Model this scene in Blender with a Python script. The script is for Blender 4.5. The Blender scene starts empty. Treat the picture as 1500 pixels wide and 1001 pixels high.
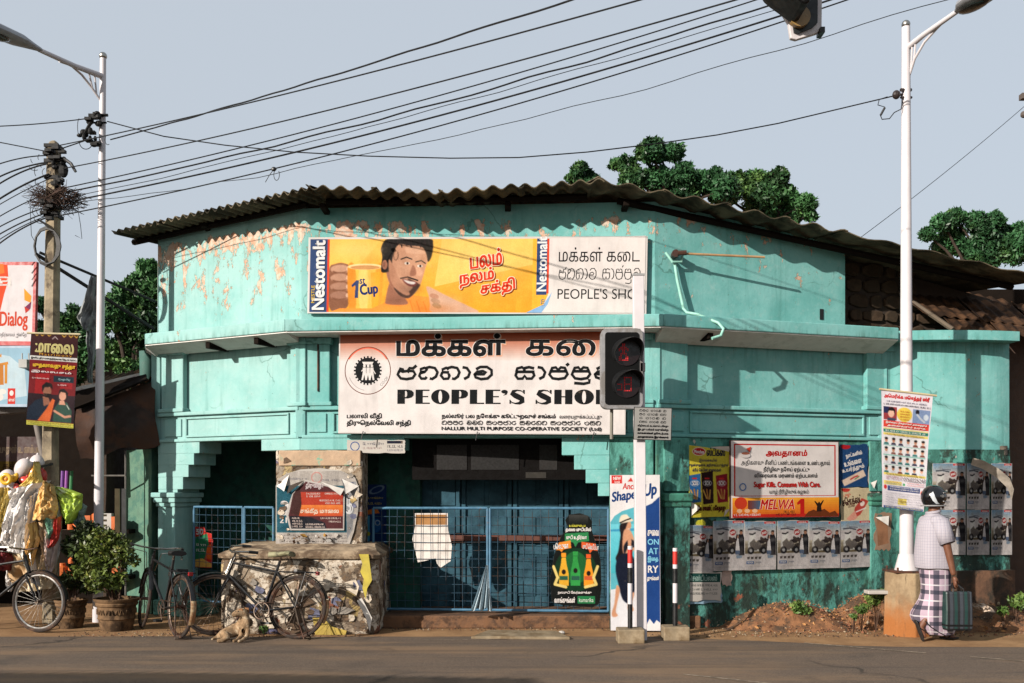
import bpy, bmesh, math, random
import numpy as np
from mathutils import Vector, Matrix, geometry, noise
R = math.radians
random.seed(7)
SC = bpy.context.scene
COL = SC.collection

# ------------------------------------------------------------------ camera
F = 1500 * 35 / 36.0          # focal length in photo pixels
EYE = 1.6
HOR = 720.0                   # horizon row in the photograph
cam = bpy.data.cameras.new('camera')
cam.lens = 35; cam.sensor_width = 36; cam.clip_end = 900; cam.clip_start = 0.05
cam.shift_y = (HOR - 500.5) / 1500.0
cam_o = bpy.data.objects.new('camera', cam)
cam_o.location = (0, 0, EYE); cam_o.rotation_euler = (R(90), 0, 0)
COL.objects.link(cam_o); SC.camera = cam_o

# ------------------------------------------------------------------ world, sun, exposure
SUN_EL, SUN_AZ = R(21), R(47)                 # azimuth to the left of straight behind the camera
world = bpy.data.worlds.new('World'); SC.world = world; world.use_nodes = True
wn = world.node_tree
bg = wn.nodes['Background']
sky = wn.nodes.new('ShaderNodeTexSky'); sky.sky_type = 'NISHITA'; sky.sun_disc = False
sky.sun_elevation = SUN_EL; sky.sun_rotation = math.pi + SUN_AZ
sky.air_density = 1.0; sky.dust_density = 6.0; sky.ozone_density = 1.0; sky.altitude = 0
hz = wn.nodes.new('ShaderNodeMix'); hz.data_type = 'RGBA'; hz.blend_type = 'MIX'
hz.inputs[0].default_value = 0.72             # an even milky haze over the whole sky
hz.inputs[7].default_value = (6.1, 6.7, 7.4, 1)
wn.links.new(sky.outputs[0], hz.inputs[6]); wn.links.new(hz.outputs[2], bg.inputs[0])
bg.inputs[1].default_value = 0.0675
sun = bpy.data.lights.new('sun', 'SUN'); sun.energy = 5.0; sun.angle = R(0.5); sun.color = (1.0, 0.92, 0.83)
sun_o = bpy.data.objects.new('sun', sun); COL.objects.link(sun_o)
SUND = Vector((math.sin(SUN_AZ) * math.cos(SUN_EL), math.cos(SUN_AZ) * math.cos(SUN_EL), -math.sin(SUN_EL)))
sun_o.rotation_euler = SUND.to_track_quat('-Z', 'Y').to_euler(); sun_o.location = (-20, -20, 20)
SC.view_settings.view_transform = 'Standard'; SC.view_settings.look = 'None'
SC.view_settings.exposure = 0.76; SC.view_settings.gamma = 1.0
SC.cycles.max_bounces = 6; SC.cycles.transparent_max_bounces = 8

# ------------------------------------------------------------------ helpers: points
def at(px, py, Y):
    return Vector(((px - 750) / F * Y, Y, EYE + (HOR - py) / F * Y))

class Facet:
    """a vertical wall plane: origin a, towards b; d is measured out of the wall towards the street"""
    def __init__(s, a, b):
        s.a = Vector(a); s.b = Vector(b); d = s.b - s.a; s.len = d.length; s.u = d / s.len
        s.n = Vector((s.u.y, -s.u.x)); s.yaw = math.atan2(s.u.y, s.u.x)
    def P(s, u, z, d=0.0):
        p = s.a + s.u * u + s.n * d
        return Vector((p.x, p.y, z))
    def hit(s, px, py, d=0.0):
        r = Vector(((px - 750) / F, 1.0)); o = s.a + s.n * d
        t = o.dot(s.n) / r.dot(s.n)
        q = r * t
        return ((q - o).dot(s.u), EYE + (HOR - py) / F * t)      # (u, z)
    def U(s, px, d=0.0):
        return s.hit(px, 700, d)[0]

ALB = 0.66                                    # prints and paints are given as seen in the sun; this brings them to surface albedo
def lin(c):
    return tuple(ALB * ((v / 255.0) / 12.92 if v / 255.0 <= 0.04045 else ((v / 255.0 + 0.055) / 1.055) ** 2.4) for v in c)

# ------------------------------------------------------------------ helpers: materials
class N:
    def __init__(s, m):
        s.t = m.node_tree; s.b = s.t.nodes['Principled BSDF']
    def new(s, k, **kw):
        n = s.t.nodes.new('ShaderNode' + k)
        for a, v in kw.items(): setattr(n, a, v)
        return n
    def ln(s, a, b): s.t.links.new(a, b)
    def noise(s, vec, scale, detail=4, rough=.55, dist=0):
        n = s.new('TexNoise'); n.inputs['Scale'].default_value = scale; n.inputs['Detail'].default_value = detail
        n.inputs['Roughness'].default_value = rough; n.inputs['Distortion'].default_value = dist
        s.ln(vec, n.inputs['Vector']); return n.outputs['Fac']
    def ramp(s, f, a, b, c0=0., c1=1.):
        r = s.new('MapRange'); r.interpolation_type = 'SMOOTHSTEP'
        for i, v in enumerate((a, b, c0, c1)): r.inputs[1 + i].default_value = v
        s.ln(f, r.inputs[0]); return r.outputs[0]
    def math(s, op, a, b=None, clamp=False):
        m = s.new('Math', operation=op, use_clamp=clamp)
        for i, v in enumerate((a, b)):
            if v is None: continue
            if isinstance(v, (int, float)): m.inputs[i].default_value = v
            else: s.ln(v, m.inputs[i])
        return m.outputs[0]
    def mix(s, f, a, b, mode='MIX'):
        m = s.new('Mix', data_type='RGBA', blend_type=mode)
        for i, v in ((0, f), (6, a), (7, b)):
            if isinstance(v, (int, float)): m.inputs[i].default_value = v
            elif isinstance(v, tuple): m.inputs[i].default_value = (*v[:3], 1)
            else: s.ln(v, m.inputs[i])
        return m.outputs[2]
    def scl(s, vec, sx, sy, sz):
        m = s.new('Mapping'); m.inputs['Scale'].default_value = (sx, sy, sz); s.ln(vec, m.inputs[0]); return m.outputs[0]
    def pos(s): return s.new('NewGeometry').outputs['Position']
    def oc(s): return s.new('TexCoord').outputs['Object']
    def z(s, v):
        x = s.new('SeparateXYZ'); s.ln(v, x.inputs[0]); return x.outputs[2]
    def bump(s, h, st=.3, d=.02):
        b = s.new('Bump'); b.inputs['Strength'].default_value = st; b.inputs['Distance'].default_value = d
        s.ln(h, b.inputs['Height']); s.ln(b.outputs[0], s.b.inputs['Normal'])

MATS = {}
def newmat(name):
    m = bpy.data.materials.new(name); m.use_nodes = True; MATS[name] = m
    return m, N(m)
def M(name, rgb=(200, 200, 200), rough=.6, metal=0., var=.15, scale=9., bump=0., second=None, thr=(.45, .6), spec=.4, coat=0., trans=0., srgb=True):
    """plain surface with noise-driven tone variation and optional second tone showing through"""
    if name in MATS: return MATS[name]
    m, n = newmat(name); c = lin(rgb) if srgb else rgb
    v = n.oc(); f = n.noise(v, scale, 5, .6)
    k = n.ramp(f, .3, .7, 1 - var, 1 + var)
    col = n.mix(1.0, c, (1, 1, 1), 'MULTIPLY')
    hsv = n.new('HueSaturation'); n.ln(col, hsv.inputs['Color']); n.ln(k, hsv.inputs['Value']); out = hsv.outputs[0]
    if second:
        g = n.noise(v, scale * .6, 6, .7, .3); out = n.mix(n.ramp(g, *thr), out, lin(second))
    n.ln(out, n.b.inputs['Base Color'])
    rr = n.ramp(n.noise(v, scale * 2, 3), .3, .7, max(.03, rough - .08), min(1, rough + .12)); n.ln(rr, n.b.inputs['Roughness'])
    n.b.inputs['Metallic'].default_value = metal; n.b.inputs['Specular IOR Level'].default_value = spec
    n.b.inputs['Coat Weight'].default_value = coat
    if bump: n.bump(n.noise(v, scale * 4, 5, .65), bump, .01)
    return m

# ------------------------------------------------------------------ helpers: objects
def tag(o, label=None, cat=None, group=None, kind=None):
    for k, v in (('label', label), ('category', cat), ('group', group), ('kind', kind)):
        if v: o[k] = v
    return o
def thing(name, loc, label, cat, group=None, rz=0):
    o = bpy.data.objects.new(name, None); o.empty_display_size = .1; COL.objects.link(o)
    o.location = loc; o.rotation_euler = (0, 0, rz); return tag(o, label, cat, group)

class MB:
    def __init__(s): s.v = []; s.f = []; s.m = []
    def add(s, v, f, mi=0):
        k = len(s.v); s.v += [Vector(p) for p in v]; s.f += [tuple(i + k for i in q) for q in f]; s.m += [mi] * len(f); return s
    def hexa(s, p, mi=0):     # p: 4 bottom, 4 top
        return s.add(p, [(3, 2, 1, 0), (4, 5, 6, 7), (0, 1, 5, 4), (1, 2, 6, 5), (2, 3, 7, 6), (3, 0, 4, 7)], mi)
    def box(s, x0, x1, y0, y1, z0, z1, mi=0):
        return s.hexa([(x0, y0, z0), (x1, y0, z0), (x1, y1, z0), (x0, y1, z0), (x0, y0, z1), (x1, y0, z1), (x1, y1, z1), (x0, y1, z1)], mi)
    def fbox(s, fr, u0, u1, z0, z1, d0, d1, mi=0):
        P = fr.P
        return s.hexa([P(u0, z0, d1), P(u1, z0, d1), P(u1, z0, d0), P(u0, z0, d0), P(u0, z1, d1), P(u1, z1, d1), P(u1, z1, d0), P(u0, z1, d0)], mi)
    def prism(s, poly, y0, y1, mi=0, fn=None):   # poly in (x,z), extruded along y
        n = len(poly); g = fn or (lambda x, y, z: (x, y, z))
        v = [g(x, y0, z) for x, z in poly] + [g(x, y1, z) for x, z in poly]
        k = len(s.v); s.v += [Vector(p) for p in v]
        tr = geometry.tessellate_polygon([[Vector((x, z, 0)) for x, z in poly]])
        for t in tr:
            s.f.append(tuple(k + i for i in t)); s.f.append(tuple(k + n + i for i in reversed(t))); s.m += [mi, mi]
        for i in range(n):
            j = (i + 1) % n; s.f.append((k + i, k + j, k + n + j, k + n + i)); s.m.append(mi)
        return s
    def tube(s, pts, r, n=8, mi=0, cap=True, closed=False):
        pts = [Vector(p) for p in pts]; m = len(pts); rs = r if isinstance(r, (list, tuple)) else [r] * m
        k = len(s.v); prev = None
        for i, p in enumerate(pts):
            if closed: t = pts[(i + 1) % m] - pts[i - 1]
            else: t = pts[min(i + 1, m - 1)] - pts[max(i - 1, 0)]
            t = t.normalized() if t.length > 1e-9 else Vector((0, 0, 1))
            if prev is None:
                a = t.cross(Vector((0, 0, 1)))
                if a.length < .1: a = t.cross(Vector((1, 0, 0)))
            else: a = prev - t * prev.dot(t)
            a.normalize(); prev = a; b = t.cross(a)
            for j in range(n):
                w = 2 * math.pi * j / n; s.v.append(p + (a * math.cos(w) + b * math.sin(w)) * rs[i])
        for i in range(m if closed else m - 1):
            i2 = (i + 1) % m
            for j in range(n):
                j2 = (j + 1) % n; s.f.append((k + i * n + j, k + i * n + j2, k + i2 * n + j2, k + i2 * n + j)); s.m.append(mi)
        if cap and not closed:
            s.f.append(tuple(k + j for j in reversed(range(n)))); s.f.append(tuple(k + (m - 1) * n + j for j in range(n))); s.m += [mi, mi]
        return s
    def lathe(s, prof, c=(0, 0, 0), n=24, mi=0, sx=1., sy=1.):
        k = len(s.v); c = Vector(c)
        for r, z in prof:
            for j in range(n):
                w = 2 * math.pi * j / n; s.v.append(c + Vector((r * sx * math.cos(w), r * sy * math.sin(w), z)))
        for i in range(len(prof) - 1):
            for j in range(n):
                j2 = (j + 1) % n; s.f.append((k + i * n + j, k + i * n + j2, k + (i + 1) * n + j2, k + (i + 1) * n + j)); s.m.append(mi)
        s.f.append(tuple(k + j for j in reversed(range(n)))); s.f.append(tuple(k + (len(prof) - 1) * n + j for j in range(n))); s.m += [mi, mi]
        return s
    def ell(s, c, r, n=16, mi=0, rot=None):
        c = Vector(c); r = r if isinstance(r, (tuple, list)) else (r, r, r); k = len(s.v); m = n // 2 + 1
        for i in range(m + 1):
            a = math.pi * i / m
            for j in range(n):
                w = 2 * math.pi * j / n
                p = Vector((r[0] * math.sin(a) * math.cos(w), r[1] * math.sin(a) * math.sin(w), r[2] * math.cos(a)))
                if rot: p = rot @ p
                s.v.append(c + p)
        for i in range(m):
            for j in range(n):
                j2 = (j + 1) % n; s.f.append((k + i * n + j, k + (i + 1) * n + j, k + (i + 1) * n + j2, k + i * n + j2)); s.m.append(mi)
        return s
    def build(s, name, mats, parent=None, world=True, smooth=False, bevel=0.):
        off = Vector((0, 0, 0))
        if parent is not None and world:
            off = Vector(parent.location)
            if parent.parent: off = off + Vector(parent.parent.location)
        me = bpy.data.meshes.new(name); me.from_pydata([tuple(v - off) for v in s.v], [], s.f)
        mats = mats if isinstance(mats, (list, tuple)) else [mats]
        for m in mats: me.materials.append(m)
        me.polygons.foreach_set('material_index', [min(i, len(mats) - 1) for i in s.m])
        if smooth: me.polygons.foreach_set('use_smooth', [True] * len(s.f))
        me.validate()
        if len(s.f) < 6000:
            b_ = bmesh.new(); b_.from_mesh(me); bmesh.ops.recalc_face_normals(b_, faces=b_.faces); b_.to_mesh(me); b_.free()
        me.update()
        o = bpy.data.objects.new(name, me); COL.objects.link(o)
        if parent is not None: o.parent = parent
        if smooth:
            md = o.modifiers.new('n', 'EDGE_SPLIT'); md.split_angle = R(38)
        if bevel:
            b = o.modifiers.new('b', 'BEVEL'); b.width = bevel; b.segments = 2; b.limit_method = 'ANGLE'; b.angle_limit = R(40)
        return o

def rnd(a, b): return random.uniform(a, b)

# ------------------------------------------------------------------ helpers: lettering and flat print
PRE = set('ெேை'); SPL = {'ொ': 'ொ', 'ோ': 'ோ'}
def shape_tamil(t):
    for k, v in SPL.items(): t = t.replace(k, v)
    out = []
    for ch in t:
        if ch in PRE and out: out.insert(len(out) - 1, ch)
        else: out.append(ch)
    return ''.join(out)
TCACHE = {}
def text_geo(body, spacing=1.0):
    """outlines of a line of lettering in a unit box: a list of (outer loop, [hole loops]), y down, and its aspect"""
    key = (body, spacing)
    if key in TCACHE: return TCACHE[key]
    cu = bpy.data.curves.new('t', 'FONT'); cu.body = shape_tamil(body); cu.size = 1; cu.space_character = spacing
    o = bpy.data.objects.new('t', cu); COL.objects.link(o); bpy.context.view_layer.update()
    c2 = o.to_curve(bpy.context.evaluated_depsgraph_get()); loops = []
    for sp in c2.splines:
        bp = sp.bezier_points; n = len(bp); L = []
        for i in range(n):
            a, b = bp[i], bp[(i + 1) % n]
            p0, p1, p2, p3 = a.co, a.handle_right, b.handle_left, b.co
            straight = ((p3 - p0).cross(p1 - p0).length + (p3 - p0).cross(p2 - p0).length) < 1e-4
            for t in ((0,) if straight else (0, .25, .5, .75)):
                q = p0 * (1 - t) ** 3 + p1 * 3 * t * (1 - t) ** 2 + p2 * 3 * t * t * (1 - t) + p3 * t ** 3; L.append((q.x, q.y))
        if len(L) > 2: loops.append(L)
    o.to_curve_clear(); bpy.data.objects.remove(o); bpy.data.curves.remove(cu)
    area = lambda L: sum(L[i - 1][0] * L[i][1] - L[i][0] * L[i - 1][1] for i in range(len(L))) / 2
    def inside(p, L):
        c = False
        for i in range(len(L)):
            (x1, y1), (x2, y2) = L[i - 1], L[i]
            if (y1 > p[1]) != (y2 > p[1]) and p[0] < (x2 - x1) * (p[1] - y1) / (y2 - y1) + x1: c = not c
        return c
    if not loops: TCACHE[key] = []; return []
    big = max(loops, key=lambda L: abs(area(L))); sg = 1 if area(big) > 0 else -1
    outs = [(L, []) for L in loops if area(L) * sg > 0]
    for h in loops:
        if area(h) * sg <= 0:
            cand = [g_ for g_ in outs if inside(h[0], g_[0])]
            if cand: min(cand, key=lambda g_: abs(area(g_[0])))[1].append(h)
    xs_ = [p[0] for L in loops for p in L]; ys_ = [p[1] for L in loops for p in L]; x0, x1, y0, y1 = min(xs_), max(xs_), min(ys_), max(ys_)
    nz = lambda L: [((a - x0) / (x1 - x0), (y1 - b) / (y1 - y0)) for a, b in L]
    TCACHE[key] = [(nz(a), [nz(h) for h in b]) for a, b in outs]; return TCACHE[key]

def print_mat(name, rough=.45, grime=.12):
    if name in MATS: return MATS[name]
    m, n = newmat(name)
    a = n.new('VertexColor', layer_name='ink').outputs['Color']
    v = n.oc(); g = n.ramp(n.noise(v, 3, 6, .65), .35, .75, 1.0, 1 - grime * 1.4)
    g2 = n.ramp(n.noise(n.scl(v, 14, 14, 2.), 1, 4, .6), .45, .8, 1.0, 1 - grime)
    k = n.math('MULTIPLY', n.math('MULTIPLY', g, g2), .88)
    hsv = n.new('HueSaturation'); n.ln(a, hsv.inputs['Color']); n.ln(k, hsv.inputs['Value'])
    n.ln(n.mix(n.ramp(n.noise(v, 5, 5, .7), .62, .8, 0, grime * 2), hsv.outputs[0], (.30, .22, .14)), n.b.inputs['Base Color'])
    n.b.inputs['Roughness'].default_value = rough + .15; n.b.inputs['Specular IOR Level'].default_value = .06
    n.bump(n.noise(v, 6, 4, .6), .15, .006)
    return m

class Print:
    """flat ink on a sheet. local frame: x right, z up, -y out of the sheet; coordinates given in a box (x0,y0,x1,y1), y down"""
    def __init__(s, box, W, H, y=0.0, gap=.00003, warp=None):
        s.b = box; s.W = W; s.H = H; s.y = y; s.k = 0; s.gap = gap; s.v = []; s.f = []; s.c = []; s.warp = warp
    def L(s, x, y):
        x0, y0, x1, y1 = s.b
        return ((x - x0) / (x1 - x0) * s.W - s.W / 2, s.H / 2 - (y - y0) / (y1 - y0) * s.H)
    def _p(s, pts, tris, col):
        k = len(s.v); s.k += 1; yy = s.y - s.k * s.gap
        for x, y in pts:
            a, b = s.L(x, y)
            a2, y2, b2 = s.warp(a, yy, b) if s.warp else (a, yy, b)
            s.v.append((a2, y2, b2))
        c = lin(col)
        for t in tris: s.f.append(tuple(k + i for i in t)); s.c.append(c)
    def poly(s, pts, col, holes=()):
        loops = [pts] + list(holes); fl = [p for l in loops for p in l]
        tr = geometry.tessellate_polygon([[Vector((x, y, 0)) for x, y in l] for l in loops])
        s._p(fl, tr, col)
    def blob(s, pts, col):
        n = len(pts); o = []
        for i in range(n):
            a, b, c, d = pts[i - 1], pts[i], pts[(i + 1) % n], pts[(i + 2) % n]
            for t in (0, .25, .5, .75): o.append(tuple(.5 * (2 * b[k] + (c[k] - a[k]) * t + (2 * a[k] - 5 * b[k] + 4 * c[k] - d[k]) * t * t + (3 * b[k] - a[k] - 3 * c[k] + d[k]) * t ** 3) for k in (0, 1)))
        s.poly(o, col)
    def rect(s, x0, y0, x1, y1, col): s._p([(x0, y0), (x1, y0), (x1, y1), (x0, y1)], [(0, 3, 2, 1)], col)
    def grad(s, x0, y0, x1, y1, ca, cb, n=10, vert=True):
        s.k += 1; k0 = s.k
        for i in range(n):
            t = (i + .5) / n; c = tuple(ca[j] * (1 - t) + cb[j] * t for j in range(3)); s.k = k0 - 1
            if vert: s.rect(x0, y0 + (y1 - y0) * i / n, x1, y0 + (y1 - y0) * (i + 1) / n, c)
            else: s.rect(x0 + (x1 - x0) * i / n, y0, x0 + (x1 - x0) * (i + 1) / n, y1, c)
    def ell(s, cx, cy, rx, ry, col, n=24, hole=None, rot=0):
        def E(rx, ry):
            o = []
            for i in range(n):
                a, b = rx * math.cos(2 * math.pi * i / n), ry * math.sin(2 * math.pi * i / n)
                o.append((cx + a * math.cos(rot) - b * math.sin(rot), cy + a * math.sin(rot) + b * math.cos(rot)))
            return o
        s.poly(E(rx, ry), col, [E(rx * hole, ry * hole)] if hole else ())
    def stroke(s, pts, w, col):
        n = len(pts); L = []; Rr = []
        ws = w if isinstance(w, (list, tuple)) else [w] * n
        for i in range(n):
            a = pts[max(i - 1, 0)]; b = pts[min(i + 1, n - 1)]; dx, dy = b[0] - a[0], b[1] - a[1]; l = math.hypot(dx, dy) or 1
            nx, ny = -dy / l * ws[i] / 2, dx / l * ws[i] / 2
            L.append((pts[i][0] + nx, pts[i][1] + ny)); Rr.append((pts[i][0] - nx, pts[i][1] - ny))
        v = L + Rr; s._p(v, [(i, i + 1, n + i + 1, n + i) for i in range(n - 1)], col)
    def text(s, body, x0, y0, x1, y1, col, bold=0., rot=0., shear=0., spacing=1.):
        """fit body in the box; rot in degrees, clockwise on the sheet, about the box centre"""
        cx, cy = (x0 + x1) / 2, (y0 + y1) / 2; c, q = math.cos(R(rot)), math.sin(R(rot))
        def T(L):
            o = []
            for a, b in L:
                x = (a - .5) * (x1 - x0); y = (b - .5) * (y1 - y0); x -= y * shear; o.append((cx + x * c - y * q, cy + x * q + y * c))
            return o
        for out, holes in text_geo(body, spacing):
            A_ = T(out); s.poly(A_, col, [T(h) for h in holes])
            if bold > 0:
                for L in [A_] + [T(h) for h in holes]: s.stroke(L + L[:2], bold * (y1 - y0) * 2.2, col)
    def scribble(s, x0, y0, x1, y1, col, seed=0, n=None):
        """a line of small print too small to read in the photograph, kept as letter-like strokes"""
        r = random.Random(seed); h = y1 - y0; x = x0; s.k += 1; k0 = s.k
        while x < x1 - h * .3:
            w = min(h * r.uniform(.45, .8), x1 - x); s.k = k0 - 1
            g = r.randint(0, 3)
            if g == 0: s.stroke([(x, y0), (x, y1), (x + w * .8, y1)], h * .2, col)
            elif g == 1: s.stroke([(x + w * .8, y0 + h * .1), (x, y0 + h * .1), (x, y1), (x + w * .8, y1), (x + w * .8, y0 + h * .5)], h * .18, col)
            elif g == 2: s.stroke([(x, y1), (x, y0 + h * .1), (x + w * .8, y0 + h * .1), (x + w * .8, y1)], h * .18, col)
            else: s.stroke([(x, y0 + h * .4), (x + w * .8, y0 + h * .4), (x + w * .4, y1)], h * .2, col)
            x += w + h * .12
            if r.random() < .14: x += h * .5
    def build(s, name, mat, parent):
        me = bpy.data.meshes.new(name); me.from_pydata(s.v, [], s.f); me.materials.append(mat)
        ca = me.color_attributes.new('ink', 'FLOAT_COLOR', 'CORNER')
        buf = []
        for f, c in zip(s.f, s.c): buf += [c[0], c[1], c[2], 1.0] * len(f)
        if len(buf) == len(ca.data) * 4: ca.data.foreach_set('color', buf)
        # every face must look out of the sheet
        me.update()
        for p in me.polygons:
            if p.normal.y > 0: p.flip()
        me.update()
        o = bpy.data.objects.new(name, me); COL.objects.link(o)
        if parent is not None: o.parent = parent
        return o

class Raster:
    """continuous-tone print: the picture is mixed on a fine grid of tones and laid on the sheet as one finely divided coloured surface"""
    def __init__(s, box, bg=(200, 200, 200), step=1.0):
        s.b = box; s.step = step; x0, y0, x1, y1 = box; s.nx = max(4, int(round((x1 - x0) / step))) * 2; s.ny = max(4, int(round((y1 - y0) / step))) * 2
        s.im = np.ones((s.ny, s.nx, 3)) * np.array(bg, float); s.X = x0 + (np.arange(s.nx) + .5) / s.nx * (x1 - x0); s.Y = y0 + (np.arange(s.ny) + .5) / s.ny * (y1 - y0); s.q = []; s.k = 0
    def _blend(s, m, col, al=1.0): s.im += (np.array(col, float) - s.im) * (m * al)[..., None]
    def _mask(s, loops):
        m = np.zeros((s.ny, s.nx), bool); X = s.X[None, :]; Y = s.Y[:, None]
        for L in loops:
            for i in range(len(L)):
                (xa, ya), (xb, yb) = L[i - 1], L[i]
                if ya == yb: continue
                c = (ya > Y) != (yb > Y); m ^= c & (X < (xb - xa) * (Y - ya) / (yb - ya) + xa)
        return m.astype(float)
    @staticmethod
    def _soft(m, r):
        for _ in range(3):
            for ax in (0, 1):
                k = int(max(1, r)); c = np.cumsum(np.pad(m, [(k + 1, k) if a == ax else (0, 0) for a in (0, 1)], mode='edge'), axis=ax)
                m = (np.take(c, range(2 * k + 1, c.shape[ax]), axis=ax) - np.take(c, range(0, c.shape[ax] - 2 * k - 1), axis=ax)) / (2 * k + 1)
        return m
    def poly(s, pts, col, holes=(), soft=0, al=1.0):
        m = s._mask([pts] + list(holes)); s._blend(s._soft(m, soft) if soft else m, col, al)
    def blob(s, pts, col, soft=1, al=1.0):
        n = len(pts); o = []
        for i in range(n):
            a, b, c, d = pts[i - 1], pts[i], pts[(i + 1) % n], pts[(i + 2) % n]
            for t in (0, .25, .5, .75): o.append(tuple(.5 * (2 * b[k] + (c[k] - a[k]) * t + (2 * a[k] - 5 * b[k] + 4 * c[k] - d[k]) * t * t + (3 * b[k] - a[k] - 3 * c[k] + d[k]) * t ** 3) for k in (0, 1)))
        s.poly(o, col, soft=soft, al=al)
    def rect(s, x0, y0, x1, y1, col): s.poly([(x0, y0), (x1, y0), (x1, y1), (x0, y1)], col)
    def grad(s, x0, y0, x1, y1, ca, cb, n=10, vert=True):
        m = ((s.X[None, :] >= x0) & (s.X[None, :] < x1) & (s.Y[:, None] >= y0) & (s.Y[:, None] < y1)).astype(float)
        t = np.clip((s.Y[:, None] - y0) / (y1 - y0) + 0 * s.X[None, :], 0, 1) if vert else np.clip((s.X[None, :] - x0) / (x1 - x0) + 0 * s.Y[:, None], 0, 1)
        col = np.array(ca, float) * (1 - t[..., None]) + np.array(cb, float) * t[..., None]; s.im += (col - s.im) * m[..., None]
    def ell(s, cx, cy, rx, ry, col, n=24, hole=None, rot=0, al=1.0):
        c, q = math.cos(rot), math.sin(rot); dx, dy = s.X[None, :] - cx, s.Y[:, None] - cy; d = np.hypot((dx * c + dy * q) / rx, (-dx * q + dy * c) / ry)
        m = np.clip((1 - d) * min(rx, ry) / s.step * 1.6 + .5, 0, 1)
        if hole: m *= np.clip((d - hole) * min(rx, ry) / s.step * 1.6 + .5, 0, 1)
        s._blend(m, col, al)
    def glow(s, cx, cy, rx, ry, col, al, rot=0):
        c, q = math.cos(rot), math.sin(rot); dx, dy = s.X[None, :] - cx, s.Y[:, None] - cy; d = ((dx * c + dy * q) / rx) ** 2 + ((-dx * q + dy * c) / ry) ** 2; s._blend(np.exp(-d * 1.2), col, al)
    def stroke(s, pts, w, col):
        n = len(pts); ws = w if isinstance(w, (list, tuple)) else [w] * n; X, Y = s.X[None, :], s.Y[:, None]; m = np.zeros((s.ny, s.nx))
        for i in range(n - 1):
            (xa, ya), (xb, yb) = pts[i], pts[i + 1]; L2 = (xb - xa) ** 2 + (yb - ya) ** 2 or 1e-9; t = np.clip(((X - xa) * (xb - xa) + (Y - ya) * (yb - ya)) / L2, 0, 1)
            d = np.hypot(X - xa - t * (xb - xa), Y - ya - t * (yb - ya)); m = np.maximum(m, np.clip(((ws[i] + (ws[i + 1] - ws[i]) * t) / 2 - d) / s.step * 2 + .5, 0, 1))
        s._blend(m, col)
    def text(s, *a, **k): s.q.append(('text', a, k))
    def scribble(s, *a, **k): s.q.append(('scribble', a, k))
    def finish(s, p, mat, parent, name='picture', grain=5., seed=1, outline=None, blur=0):
        im = s.im
        if blur: im = np.stack([s._soft(im[..., i], blur) for i in range(3)], -1)
        im = im.reshape(s.ny // 2, 2, s.nx // 2, 2, 3).mean(axis=(1, 3)); r = np.random.default_rng(seed); im = im + r.normal(size=im.shape[:2])[..., None] * grain + Raster._soft(r.normal(size=im.shape[:2]), 3)[..., None] * grain * 4
        ny, nx = im.shape[:2]; x0, y0, x1, y1 = s.b; p.k += 4; yy = p.y - p.k * p.gap; c = np.clip(im, 0, 255) / 255; c = ALB * np.where(c <= .04045, c / 12.92, ((c + .055) / 1.055) ** 2.4); vs = []; inside = np.ones((ny, nx), bool)
        ex = np.linspace(x0, x1, nx); ey = np.linspace(y0, y1, ny)
        if outline is not None:
            sx, sy = s.X, s.Y; s.X, s.Y, s.ny, s.nx = ex, ey, ny, nx; inside = s._mask([outline]) > .5
        for j in range(ny):
            for i in range(nx):
                a, b = p.L(ex[i], ey[j]); vs.append(p.warp(a, yy, b) if p.warp else (a, yy, b))
        F_ = [(j * nx + i, (j + 1) * nx + i, (j + 1) * nx + i + 1, j * nx + i + 1) for j in range(ny - 1) for i in range(nx - 1) if inside[j, i] and inside[j + 1, i] and inside[j, i + 1] and inside[j + 1, i + 1]]
        me = bpy.data.meshes.new(name); me.from_pydata(vs, [], F_); me.materials.append(mat); ca = me.color_attributes.new('ink', 'FLOAT_COLOR', 'POINT')
        ca.data.foreach_set('color', np.concatenate([c.reshape(-1, 3), np.ones((nx * ny, 1))], 1).ravel().astype('f')); me.update()
        o = bpy.data.objects.new(name, me); COL.objects.link(o); o.parent = parent
        for kind, a, k in s.q: getattr(p, kind)(*a, **k)
        return o

def arcp(cx, cy, rx, ry, a0, a1, n=10):
    return [(cx + rx * math.cos(R(a0 + (a1 - a0) * i / n)), cy - ry * math.sin(R(a0 + (a1 - a0) * i / n))) for i in range(n + 1)]
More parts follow.
